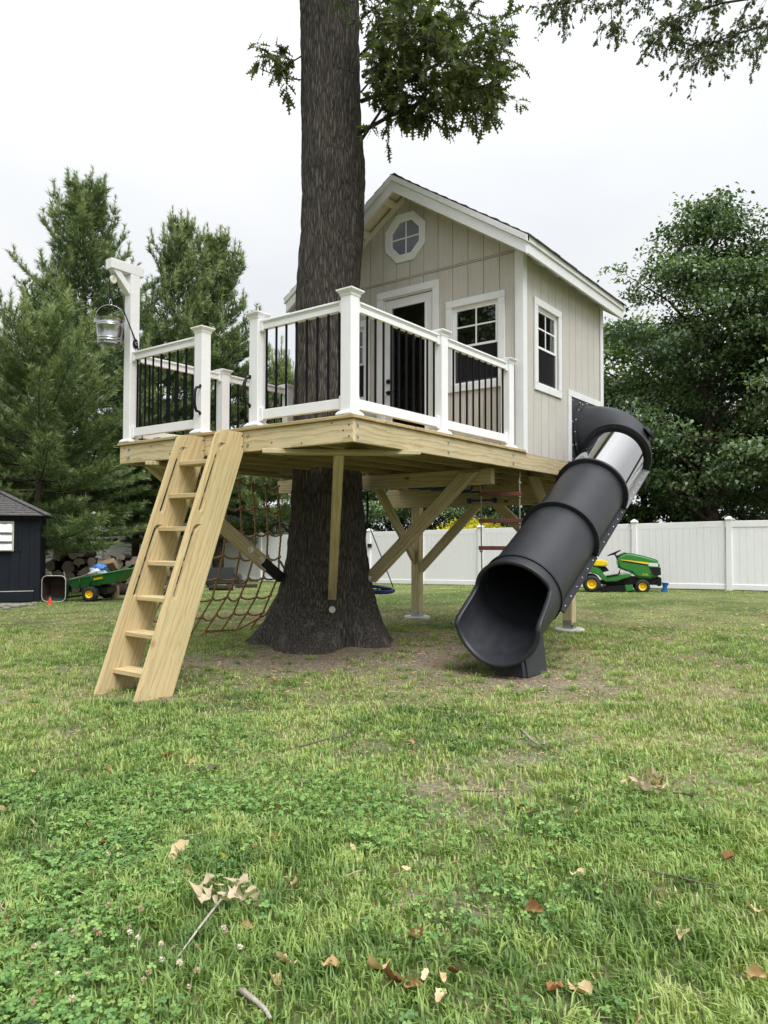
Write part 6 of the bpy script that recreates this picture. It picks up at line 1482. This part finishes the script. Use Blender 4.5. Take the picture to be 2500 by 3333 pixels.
for k, (x, y, s) in enumerate(((-14.5, 3.5, .75), (-12, 9.5, 1.15), (-14, -6, .75), (-7, 16.5, .9), (-10.5, 5.6, .6))):
    place_tree((LA, LB, LC)[k % 3], 0, 0, ('tall leafy tree at the near end of the yard', 'spreading leafy tree at the near left of the yard', 'leafy tree behind the photographer on the right', 'leafy tree left of the shed outside the picture', 'small leafy tree behind the photographer')[k], k*1.7, s, 'leafy_tree', xy=(x, y))
# golden shrub top over the fence
p = at(.110*24.5, 24.5); p.z = gzf(p.x, p.y); gs_ = thing('golden_shrub', 'bright yellow shrub showing over the top of the white fence', 'shrub', p)
rg = np.random.default_rng(6); n = 5200; x = rg.uniform(-1.32, 1.32, n); hz_ = 1.80+.16*np.sin(x*2.2+.6)+.10*np.sin(x*7)+.05*rg.normal(size=n); pos = np.stack([x, rg.normal(size=n)*.35, hz_-np.abs(rg.normal(size=n))*.22], -1)
d = unit(rg.normal(size=(n, 3))*.6+np.array([0, 0, .9])); me = scatter('foliage', LF, pos, basis_np(d, rg.normal(size=(n, 3))), rg.uniform(.7, 1.3, n), rg.random(n), GOLDM); put('foliage', me, gs_, W[gs_])
b = MB(); [b.tube([(x_, 0, 0), (x_*1.2, .05, 1.6)], .02, 5) for x_ in (-.9, -.3, .3, .9)]; b.build('stem', PINEBARK, gs_, W[gs_], local=True)

# ------------------------------------------------------------------ grass, clover
def in_view(x, y, m=1.06):
    dx, dy = x-CP.x, y-CP.y; d = dx*FH.x+dy*FH.y; l = dx*RH.x+dy*RH.y; return (np.abs(l) < .5208*d*m+.15)
LADR = [(-1.06, -.70, 1.24, 1.30), (-1.06, -.70, 1.77, 1.83), (1.42, 2.0, -.72, -.28)]
def blades(d0, d1, n, hmin, hmax, wv, seed, simple=False, hscale=None):
    rg = np.random.default_rng(seed); N = int(n*1.0)
    d = np.sqrt(rg.uniform(d0*d0, d1*d1, N)); l = rg.uniform(-1, 1, N)*(.5208*d*1.02+1.4)
    x = CP.x+FH.x*d+RH.x*l; y = CP.y+FH.y*d+RH.y*l
    # tufts: pull every blade towards a nearby tuft centre
    k = 7.0; cx_ = (np.floor(x*k)+_T[np.floor(x*k).astype(int) & 255, np.floor(y*k).astype(int) & 255])/k; cy_ = (np.floor(y*k)+_T[np.floor(y*k).astype(int) & 255, (np.floor(x*k).astype(int)+77) & 255])/k
    pull = rg.random(N)*.6*(rg.random(N) < .6); ox, oy = x-cx_, y-cy_; x -= ox*pull; y -= oy*pull
    c = cover(x, y); keep = (rg.random(N) < np.clip(c*1.3, .09, 1))
    r2 = np.hypot(x-TREE.x, y-TREE.y); keep &= r2 > .72
    for a, b_, e, f in LADR: keep &= ~((x > a) & (x < b_) & (y > e) & (y < f))
    x, y, c = x[keep], y[keep], c[keep]; ox, oy = ox[keep], oy[keep]; N = len(x)
    z = gz(x, y)-.004; dr_ = dryness(x, y)
    lush = fbm(x*1.1+50, y*1.1, 3); tall = np.clip((fbm(x*2.1+7, y*2.1+60, 2)-.45)*2.6, 0, 1)
    h = rg.uniform(hmin, hmax, N)*(.5+.65*c)*(.7+.9*tall)
    az = rg.uniform(0, 2*np.pi, N)*.85+np.arctan2(oy, ox)*.15; bendk = rg.uniform(.25, .95, N)
    wd_ = wv*rg.uniform(.65, 1.35, N); s = np.stack([-np.sin(az), np.cos(az), 0*az], -1); f = np.stack([np.cos(az), np.sin(az), 0*az], -1); p0 = np.stack([x, y, z], -1)
    up = np.array([0, 0, 1.])
    cell = _T[np.floor(cx_*31).astype(int)[keep] & 255, np.floor(cy_*29).astype(int)[keep] & 255]
    tn = np.clip(.10+.45*lush+.45*(dr_-.3)+.46*(cell-.5)+rg.normal(size=N)*.11, 0, .66); straw = rg.random(N) < np.clip(.01+.30*(dr_-.3)+.20*(1-c), 0, .45); tn[straw] = rg.uniform(.68, 1, straw.sum())
    if simple:
        tn = np.where(tn < .66, np.clip(tn+.14, 0, .64), tn)
        tip = p0+up*(h*(.75-.45*bendk))[:, None]+f*(h*(.5+bendk*.7))[:, None]
        V = np.stack([p0-s*wd_[:, None]/2, p0+s*wd_[:, None]/2, tip], 1).reshape(-1, 3); return V, None, np.arange(N*3).reshape(N, 3), np.repeat(tn, 3)
    mid = p0+up*(h*.58)[:, None]+f*(h*bendk*.22)[:, None]; tip = p0+up*(h*(1-.42*bendk))[:, None]+f*(h*bendk*.85)[:, None]
    V = np.stack([p0-s*wd_[:, None]/2, p0+s*wd_[:, None]/2, mid+s*wd_[:, None]*.42, mid-s*wd_[:, None]*.42, tip], 1).reshape(-1, 3); i = np.arange(N)[:, None]*5
    return V, i+np.array([[0, 1, 2, 3]]), i+np.array([[3, 2, 4]]), np.repeat(tn, 5)
def lawn(nm, *a, **k):
    V, Q, T, tn = blades(*a, **k); me = np_mesh(nm, V, Q, T, {'tint': tn}); me.materials.append(GRASSM); return tag(link(bpy.data.objects.new(nm, me)), 'uneven summer lawn grass', 'grass', None, 'stuff')
lawn('grass', 1.5, 3.3, 112000, .03, .085, .0060, 1)
lawn('grass', 3.3, 5.6, 112000, .028, .068, .0068, 2)
lawn('grass', 5.6, 10.5, 152000, .022, .055, .0075, 3)
lawn('grass', 10.5, 26, 168000, .02, .05, .015, 4, simple=True)
# dead grass, chips and litter lying flat, thickest where the earth is bare
rg = np.random.default_rng(31); N = 75000; d = np.sqrt(rg.uniform(1.8**2, 13**2, N)); l = rg.uniform(-1, 1, N)*(.53*d+.9); x = CP.x+FH.x*d+RH.x*l; y = CP.y+FH.y*d+RH.y*l
k = (rg.random(N) < np.clip(.9-cover(x, y), .12, .8)) & (np.hypot(x-TREE.x, y-TREE.y) > .75); x, y, d = x[k], y[k], d[k]; n = len(x); az = rg.uniform(0, 6.28, n); f = np.stack([np.cos(az), np.sin(az), rg.normal(size=n)*.12], -1); s = np.stack([-np.sin(az), np.cos(az), rg.normal(size=n)*.3], -1)
p0 = np.stack([x, y, gz(x, y)+.006+.006*rg.random(n)], -1); ln = (rg.uniform(.012, .05, n)*(.7+.05*d))[:, None]; wv = (rg.uniform(.0012, .004, n)*(.6+.12*d))[:, None]
V = np.stack([p0-f*ln/2-s*wv, p0-f*ln/2+s*wv, p0+f*ln/2+s*wv*.6, p0+f*ln/2-s*wv*.6], 1).reshape(-1, 3)
me = np_mesh('litter', V, np.arange(4*n).reshape(n, 4), None, {'tint': np.repeat(np.clip(rg.random(n)**.8, 0, 1), 4)}); me.materials.append(DRYM); tag(link(bpy.data.objects.new('litter', me)), 'straw and leaf litter on the worn lawn', 'litter', None, 'stuff')
# weeds: crabgrass rosettes
V, Q, T, tn = [], [], [], []; rg = np.random.default_rng(12); off = 0
# clover
def clover(seed, n, d0, d1):
    rg = np.random.default_rng(seed); d = np.sqrt(rg.uniform(d0*d0, d1*d1, n)); l = rg.uniform(-1, 1, n)*(.5208*d*1.02+.9); x = CP.x+FH.x*d+RH.x*l; y = CP.y+FH.y*d+RH.y*l
    pr = np.clip((fbm(x*1.7+21, y*1.7+5, 3)-.36)*4.2, 0, 1)*np.clip((5.4-d)/2.4, .05, 1)*np.clip(.75-.45*l, .3, 1.2); k = rg.random(n) < pr*np.clip(cover(x, y)*1.4, 0, 1); x, y = x[k], y[k]; n = len(x)
    pos = np.stack([x, y, gz(x, y)+rg.uniform(.022, .07, n)], -1); return pos, rg
pos, rg = clover(5, 80000, 1.75, 5.6)
lf = []
for a in (0, 2.094, 4.189):
    ca, sa = math.cos(a), math.sin(a)
    P = np.array([(0, 0, 0), (.006, .0062, .0015), (.0125, .0058, .0005), (.0140, 0, -.0015), (.0125, -.0058, .0005), (.006, -.0062, .0015)]); lf.append(np.stack([P[:, 0]*ca-P[:, 1]*sa, P[:, 0]*sa+P[:, 1]*ca, P[:, 2]], -1))
CV = np.concatenate(lf); CQ = np.array([(6*k, 6*k+1, 6*k+2, 6*k+3) for k in range(3)]+[(6*k, 6*k+3, 6*k+4, 6*k+5) for k in range(3)])
n = len(pos); d = np.stack([np.cos(rg.uniform(0, 6.28, n)), np.sin(rg.uniform(0, 6.28, n)), rg.normal(size=n)*.2], -1)
me = scatter('clover', [(CV, CQ)], pos, basis_np(d, np.array([0, 0, 1.])+rg.normal(size=(n, 3))*.32), rg.uniform(.55, 1.05, n), rg.random(n), CLOVM)
tag(link(bpy.data.objects.new('clover', me)), 'patches of clover leaves in the foreground lawn', 'clover', None, 'stuff')
# broader crabgrass blades in clumps
cl_ = []; rg = np.random.default_rng(77); N = 1150; d = np.sqrt(rg.uniform(1.9**2, 9.5**2, N)); l = rg.uniform(-1, 1, N)*(.52*d+1.0); x = CP.x+FH.x*d+RH.x*l; y = CP.y+FH.y*d+RH.y*l
k = cover(x, y) > .06; ra = rg.uniform(0, 6.28, 44); rt = rg.uniform(.88, 1.5, 44); x = np.concatenate([x[k], TREE.x+rt*np.cos(ra)]); y = np.concatenate([y[k], TREE.y+rt*np.sin(ra)]); per = 26; X = np.repeat(x, per); Y = np.repeat(y, per); n = len(X); az = rg.uniform(0, 6.28, n); r_ = np.abs(rg.normal(size=n))*.035; X = X+np.cos(az)*r_; Y = Y+np.sin(az)*r_
p0 = np.stack([X, Y, gz(X, Y)], -1); h = rg.uniform(.025, .075, n); f = np.stack([np.cos(az), np.sin(az), 0*az], -1); s = np.stack([-np.sin(az), np.cos(az), 0*az], -1); wv = rg.uniform(.0035, .0065, n)[:, None]; up = np.array([0, 0, 1.])
mid = p0+up*(h*.62)[:, None]+f*(h*.35)[:, None]; tip = p0+up*(h*.66)[:, None]+f*(h*.95)[:, None]
V = np.stack([p0-s*wv/2, p0+s*wv/2, mid+s*wv*.5, mid-s*wv*.5, tip], 1).reshape(-1, 3); i = np.arange(n)[:, None]*5
me = np_mesh('grass', V, i+np.array([[0, 1, 2, 3]]), i+np.array([[3, 2, 4]]), {'tint': np.repeat(np.clip(np.repeat(rg.uniform(.05, .6, len(x)), per)+rg.normal(size=n)*.06, 0, .64), 5)}); me.materials.append(GRASSM)
tag(link(bpy.data.objects.new('grass', me)), 'coarse clumps of broad grass in the lawn', 'grass', None, 'stuff')
# clover blossoms
FLM = leafmat('clover_blossom', [(0, (.42, .27, .19)), (.5, (.62, .50, .42)), (1, (.72, .68, .60))], .2, .8, .1)
fb = []; rr_ = np.random.default_rng(3); V, Qd = [], []
for i in range(34):
    a, c = rr_.uniform(0, 6.28), math.acos(rr_.uniform(-.5, 1)); dd = np.array([math.sin(c)*math.cos(a), math.sin(c)*math.sin(a), math.cos(c)]); s = np.cross(dd, [0, .3, 1]); s /= np.linalg.norm(s); b0 = dd*.003; t1 = dd*.0105+np.array([0, 0, .001]); V += [b0-s*.0009, b0+s*.0009, t1+s*.0017, t1-s*.0017]; Qd.append((4*i, 4*i+1, 4*i+2, 4*i+3))
V = np.array(V)+np.array([0, 0, .07]); st_ = np.array([(-.0012, 0, 0), (.0012, 0, 0), (.001, 0, .07), (-.001, 0, .07)]); V = np.concatenate([V, st_]); Qd.append((136, 137, 138, 139))
fpx = [(95, 3155), (90, 3190), (180, 3225), (290, 3225), (490, 3237), (470, 3253), (640, 3235), (590, 3200), (525, 3195), (345, 3018), (465, 3022), (210, 3080), (255, 3065), (290, 3110), (318, 3075), (318, 3105), (415, 3110), (415, 3078), (525, 3140), (445, 3130), (740, 3085), (735, 3098), (115, 3330), (120, 3290), (610, 3275), (760, 3150), (360, 3010), (345, 2905), (240, 3095), (250, 3330), (560, 2935), (380, 2860), (760, 2940), (1310, 3005), (640, 3130), (20, 3050), (1480, 2960), (790, 2860), (350, 2840), (205, 2880)]
P_, fl_ = np.array([tuple(gp(u, v)) for u, v in fpx]), len(fpx); rg = np.random.default_rng(8)
me = scatter('clover_flower', [(V, np.array(Qd))], P_, basis_np(np.stack([np.cos(rg.uniform(0, 6, fl_)), np.sin(rg.uniform(0, 6, fl_)), 0*P_[:, 0]], -1), np.array([0, 0, 1.])+rg.normal(size=(fl_, 3))*.15), rg.uniform(.6, .95, fl_), rg.random(fl_)**1.7, FLM)
tag(link(bpy.data.objects.new('clover_flower', me)), 'faded white clover blossoms in the foreground lawn', 'clover', None, 'stuff')

# ------------------------------------------------------------------ fallen leaves and twigs, each by itself
def curled(seed, cup, tw=0, narrow=1.0):
    rr_ = random.Random(seed); half = [(0, .002), (.010, .004), (.018, .014), (.03, .023), (.04, .022), (.05, .027), (.06, .021), (.072, .018), (.082, .008), (.09, .001)]
    V = []
    for x, y in half:
        for s in (-1, -.5, 0, .5, 1):
            yy = y*s*narrow; z = cup*9*yy*yy*10+.014*math.sin(x*60+seed)*abs(s)+cup*2.4*(x-.045)**2*10+rr_.uniform(-.0015, .0015)
            V.append((x-.045, yy, z+tw*x*s*.3))
    Q = [(5*i+j, 5*i+5+j, 5*i+6+j, 5*i+1+j) for i in range(len(half)-1) for j in range(4)]
    return np.array(V), np.array(Q)
def leafme(seed, cup, tint, mat, narrow=1.0):
    v, q = curled(seed, cup, .5, narrow); me = np_mesh('fallen_leaf', v, q, None, {'tint': np.clip(tint+np.random.default_rng(seed).normal(size=len(v))*.07, 0, 1)}); me.materials.append(mat); me.polygons.foreach_set('use_smooth', [True]*len(me.polygons)); return me
LM = {'brown': [leafme(k, .5, .22, DRYM) for k in range(3)], 'orange': [leafme(k+5, .4, .48, DRYM) for k in range(3)], 'tan': [leafme(k+9, .45, .85, DRYM, .9) for k in range(3)], 'yellow': [leafme(20, .35, .5, GOLDM, .8)]}
FL = [(1736, 2996, 'orange', 1.25), (1363, 3089, 'brown', 1.2), (1284, 3225, 'brown', 1.2), (1322, 3240, 'tan', 1.0), (1386, 3219, 'tan', .7), (1437, 3227, 'tan', .8), (1476, 3213, 'brown', .8), (1348, 3258, 'orange', 1.0), (1438, 3296, 'tan', .9), (1811, 3262, 'brown', .9), (1883, 3255, 'tan', 1.2), (2460, 3210, 'tan', 1.1), (2373, 2821, 'brown', 1.1), (1879, 2874, 'tan', .9), (2211, 3074, 'tan', 1.4), (1695, 2656, 'brown', .8), (1732, 2663, 'brown', .8), (1880, 2667, 'tan', .8), (1325, 2856, 'tan', .8),
      (576, 2829, 'tan', 2.1), (614, 2870, 'tan', 1.3), (729, 2816, 'yellow', 1.0), (456, 2839, 'tan', 1.1), (889, 2761, 'orange', 1.3), (328, 2780, 'brown', 1.1), (286, 2878, 'brown', 1.0), (286, 2712, 'tan', .8), (614, 2716, 'tan', .8), (542, 2479, 'orange', 1.4), (624, 2503, 'tan', .8), (354, 2520, 'orange', .9), (799, 2467, 'tan', .8), (961, 2904, 'tan', .9), (840, 2793, 'tan', .9), (930, 3168, 'tan', 1.1), (893, 3235, 'tan', 1.1), (1228, 3190, 'tan', 1.4), (795, 3059, 'orange', 1.2), (1074, 3190, 'tan', .9), (109, 2531, 'tan', .9), (11, 2659, 'tan', 1.1), (547, 2436, 'tan', .8), (895, 2225, 'tan', 1.2), (715, 2175, 'tan', .7), (30, 2052, 'tan', .9), (50, 2048, 'tan', .9), (1900, 2170, 'brown', .6), (2070, 2165, 'brown', .7), (2450, 2990, 'tan', 1.0), (400, 2810, 'brown', .9), (500, 2655, 'orange', .8), (180, 2720, 'brown', .8), (1150, 2790, 'tan', .7), (700, 2450, 'tan', .7), (1600, 2480, 'tan', .8), (1340, 2430, 'orange', .7)]
rn = random.Random(17); LEFT = []
SPECIAL = {(1736, 2996): 'large orange leaf lying flat right of centre in the foreground', (576, 2829): 'largest tan curled oak leaf at lower left of the lawn', (1363, 3089): 'folded brown leaf standing upright in the foreground grass', (1883, 3255): 'tan curled leaf at the bottom edge right of centre', (2373, 2821): 'brown leaf by the dark twig at lower right', (1228, 3190): 'tall tan leaf standing in clover at the bottom centre', (542, 2479): 'spiky orange leaf left of the dark bark chip'}
for i, (u, v, c, s) in enumerate(FL):
    p = gp(u, v); dd = (p-CP).length; M = Matrix.Translation(p+Vector((0, 0, .022+.012*rn.random()))) @ Matrix.Rotation(rn.uniform(0, 6.28), 4, 'Z') @ Matrix.Rotation(rn.uniform(-.5, .5), 4, 'X') @ Matrix.Rotation(rn.uniform(-.6, .2), 4, 'Y') @ Matrix.Diagonal((s*.66,)*3+(1,))
    o = put('fallen_leaf', LM[c][i % len(LM[c])], None, M)
    if (u, v) in SPECIAL: tag(o, SPECIAL[u, v], 'leaf')
    else: LEFT.append((o, u, v, c))
ANCH = [(735, 2980, 'the pale leaf cluster'), (2115, 2595, 'the right leaf heap'), (1736, 2996, 'the large orange leaf'), (576, 2829, 'the largest tan leaf'), (1735, 2425, 'the hooked stick'), (850, 3320, 'the thick pale stick'), (400, 2270, 'the ladder foot'), (1090, 2410, 'the long branching twig'), (2220, 2885, 'the long thin twig'), (1690, 2200, 'the slide foot'), (1363, 3089, 'the folded brown leaf'), (690, 2518, 'the bark chip'), (100, 3200, 'the bottom left blossoms'), (1880, 3255, 'the bottom edge tan leaf'), (60, 2050, 'the left edge of the lawn')]
KEY = {}
for o, u, v, c in LEFT:
    a_ = min(ANCH, key=lambda q: math.hypot(q[0]-u, (q[1]-v)*1.6)); du, dv = u-a_[0], (v-a_[1])*1.6
    side = ('right of' if du > 0 else 'left of') if abs(du) > abs(dv) else ('in front of' if dv > 0 else 'behind')
    KEY.setdefault((c, side, a_[2]), []).append((math.hypot(du, dv), o))
for (c, side, nm), l_ in KEY.items():
    l_.sort(key=lambda q: q[0]); wc = {'brown': 'dark brown curled', 'orange': 'orange brown dry', 'tan': 'pale tan dry', 'yellow': 'bright yellow'}[c]
    for k, (_d, o) in enumerate(l_):
        tag(o, (wc+' leaf '+side+' '+nm) if len(l_) == 1 else (('nearest ', 'second nearest ', 'third nearest ', 'fourth nearest ', 'fifth nearest ', 'sixth nearest ')[k]+wc+' leaf '+side+' '+nm), 'leaf', 'dry leaves scattered on the lawn')
def spray(u, v, n, rad, lab, seed, s):
    p = gp(u, v)+Vector((0, 0, .04)); t = thing('withered_leaf_spray', lab, 'leaves', p); rr_ = random.Random(seed); q0 = None
    mm = []
    for k in range(4):
        vv, q = curled(40+k+seed, .22+.16*k, 1.8, .42); me = np_mesh('leaf', vv, q, None, {'tint': np.clip(.45+.5*np.random.default_rng(k).random(len(vv)), 0, 1)}); me.materials.append(PALEDRY); me.polygons.foreach_set('use_smooth', [True]*len(me.polygons)); mm.append(me)
    for k in range(n):
        a = rr_.uniform(0, 6.28); r_ = rad*math.sqrt(rr_.random()); q = p+RH*math.cos(a)*r_*1.5+FH*math.sin(a)*r_+Vector((0, 0, rr_.uniform(0, .05)))
        put('leaf', mm[k % 4], t, Matrix.Translation(q) @ Matrix.Rotation(a+rr_.uniform(-.7, .7), 4, 'Z') @ Matrix.Rotation(rr_.uniform(-1.4, 1.4), 4, 'X') @ Matrix.Rotation(rr_.uniform(-.45, .35), 4, 'Y') @ Matrix.Diagonal((s*rr_.uniform(.7, 1.3),)*3+(1,)))
    return t, p
TWIG = plain('dead_twig', (.36, .32, .27), .9, .35, 30, .6, 120); TWD = plain('dark_twig', (.11, .09, .075), .9, .3, 30)
sp1, q1 = spray(735, 2980, 24, .08, 'cluster of pale withered oak leaves on a stick in the foreground', 2, .46)
sp2, q2 = spray(2115, 2595, 26, .085, 'heap of pale withered leaves on the lawn at the right', 5, .60)
b = MB(); e = gp(568, 3160); b.tube([q1+Vector((0, 0, .03)), q1.lerp(e, .5)+Vector((0, 0, .03)), e+Vector((0, 0, .025))], [.004, .004, .0025], 6); b.build('stem', TWIG, sp1, smooth=True)
for i, (pl, r_, mat, lab) in enumerate([([(800, 2710), (870, 2708), (900, 2682)], .004, TWIG, 'thin grey twig on the grass left of centre'), ([(580, 2750), (650, 2738), (700, 2705)], .005, TWIG, 'curved twig above the large tan leaf'), ([(703, 2762), (758, 2776)], .006, TWIG, 'short thick stick above the yellow leaf'), ([(360, 2640), (430, 2625), (500, 2607)], .004, TWD, 'dark thin twig in a bare patch at the left'),
                                        ([(975, 2447), (1065, 2420), (1110, 2412), (1180, 2370)], .006, TWD, 'long dark branching twig lying in the middle of the lawn'), ([(783, 3265), (830, 3300), (862, 3333), (880, 3360)], .009, TWIG, 'thick pale stick at the bottom edge of the photo'), ([(1695, 2392), (1735, 2430), (1758, 2444), (1772, 2440), (1773, 2425)], .010, TWIG, 'pale hooked stick on the lawn in front of the slide'),
                                        ([(2090, 2858), (2200, 2880), (2280, 2900), (2350, 2908)], .004, TWD, 'long dark thin twig at the lower right'), ([(1480, 2591), (1580, 2595), (1672, 2591)], .004, TWD, 'straight dark twig in the bare earth right of centre'), ([(1683, 2510), (1700, 2515)], .004, TWD, 'very short dark twig in the worn lawn'), ([(2190, 2600), (2290, 2610), (2330, 2612)], .004, TWD, 'dark twig beside the heap of withered leaves'), ([(395, 2950), (392, 3012)], .004, TWIG, 'small pale twig pointing at the camera at lower left'), ([(1120, 2880), (1160, 2862), (1190, 2858)], .003, TWIG, 'fine pale twig in the grass near the centre')]):
    P = [gp(u, v)+Vector((0, 0, r_+.022)) for u, v in pl]; b = MB(); b.tube(P, [r_*(1-.45*k/max(1, len(P)-1)) for k in range(len(P))], 6)
    if i == 4: m_ = P[1].lerp(P[2], .5); b.tube([m_, m_+FH*.14+Vector((0, 0, .06))], .003, 5); b.tube([P[2], P[2]-FH*.1+RH*.05], .003, 5)
    o = b.build('twig', mat, None, Matrix.Translation(P[0]), smooth=True); tag(o, lab, 'twig')
P = [gp(640, 2522), gp(680, 2520), gp(725, 2506)]; b = MB(); b.tube([q+Vector((0, 0, .03)) for q in P], [.008, .014, .005], 6); tag(b.build('bark_chip', TWD, None, Matrix.Translation(P[0])), 'dark curl of bark lying on the lawn left of centre', 'bark')
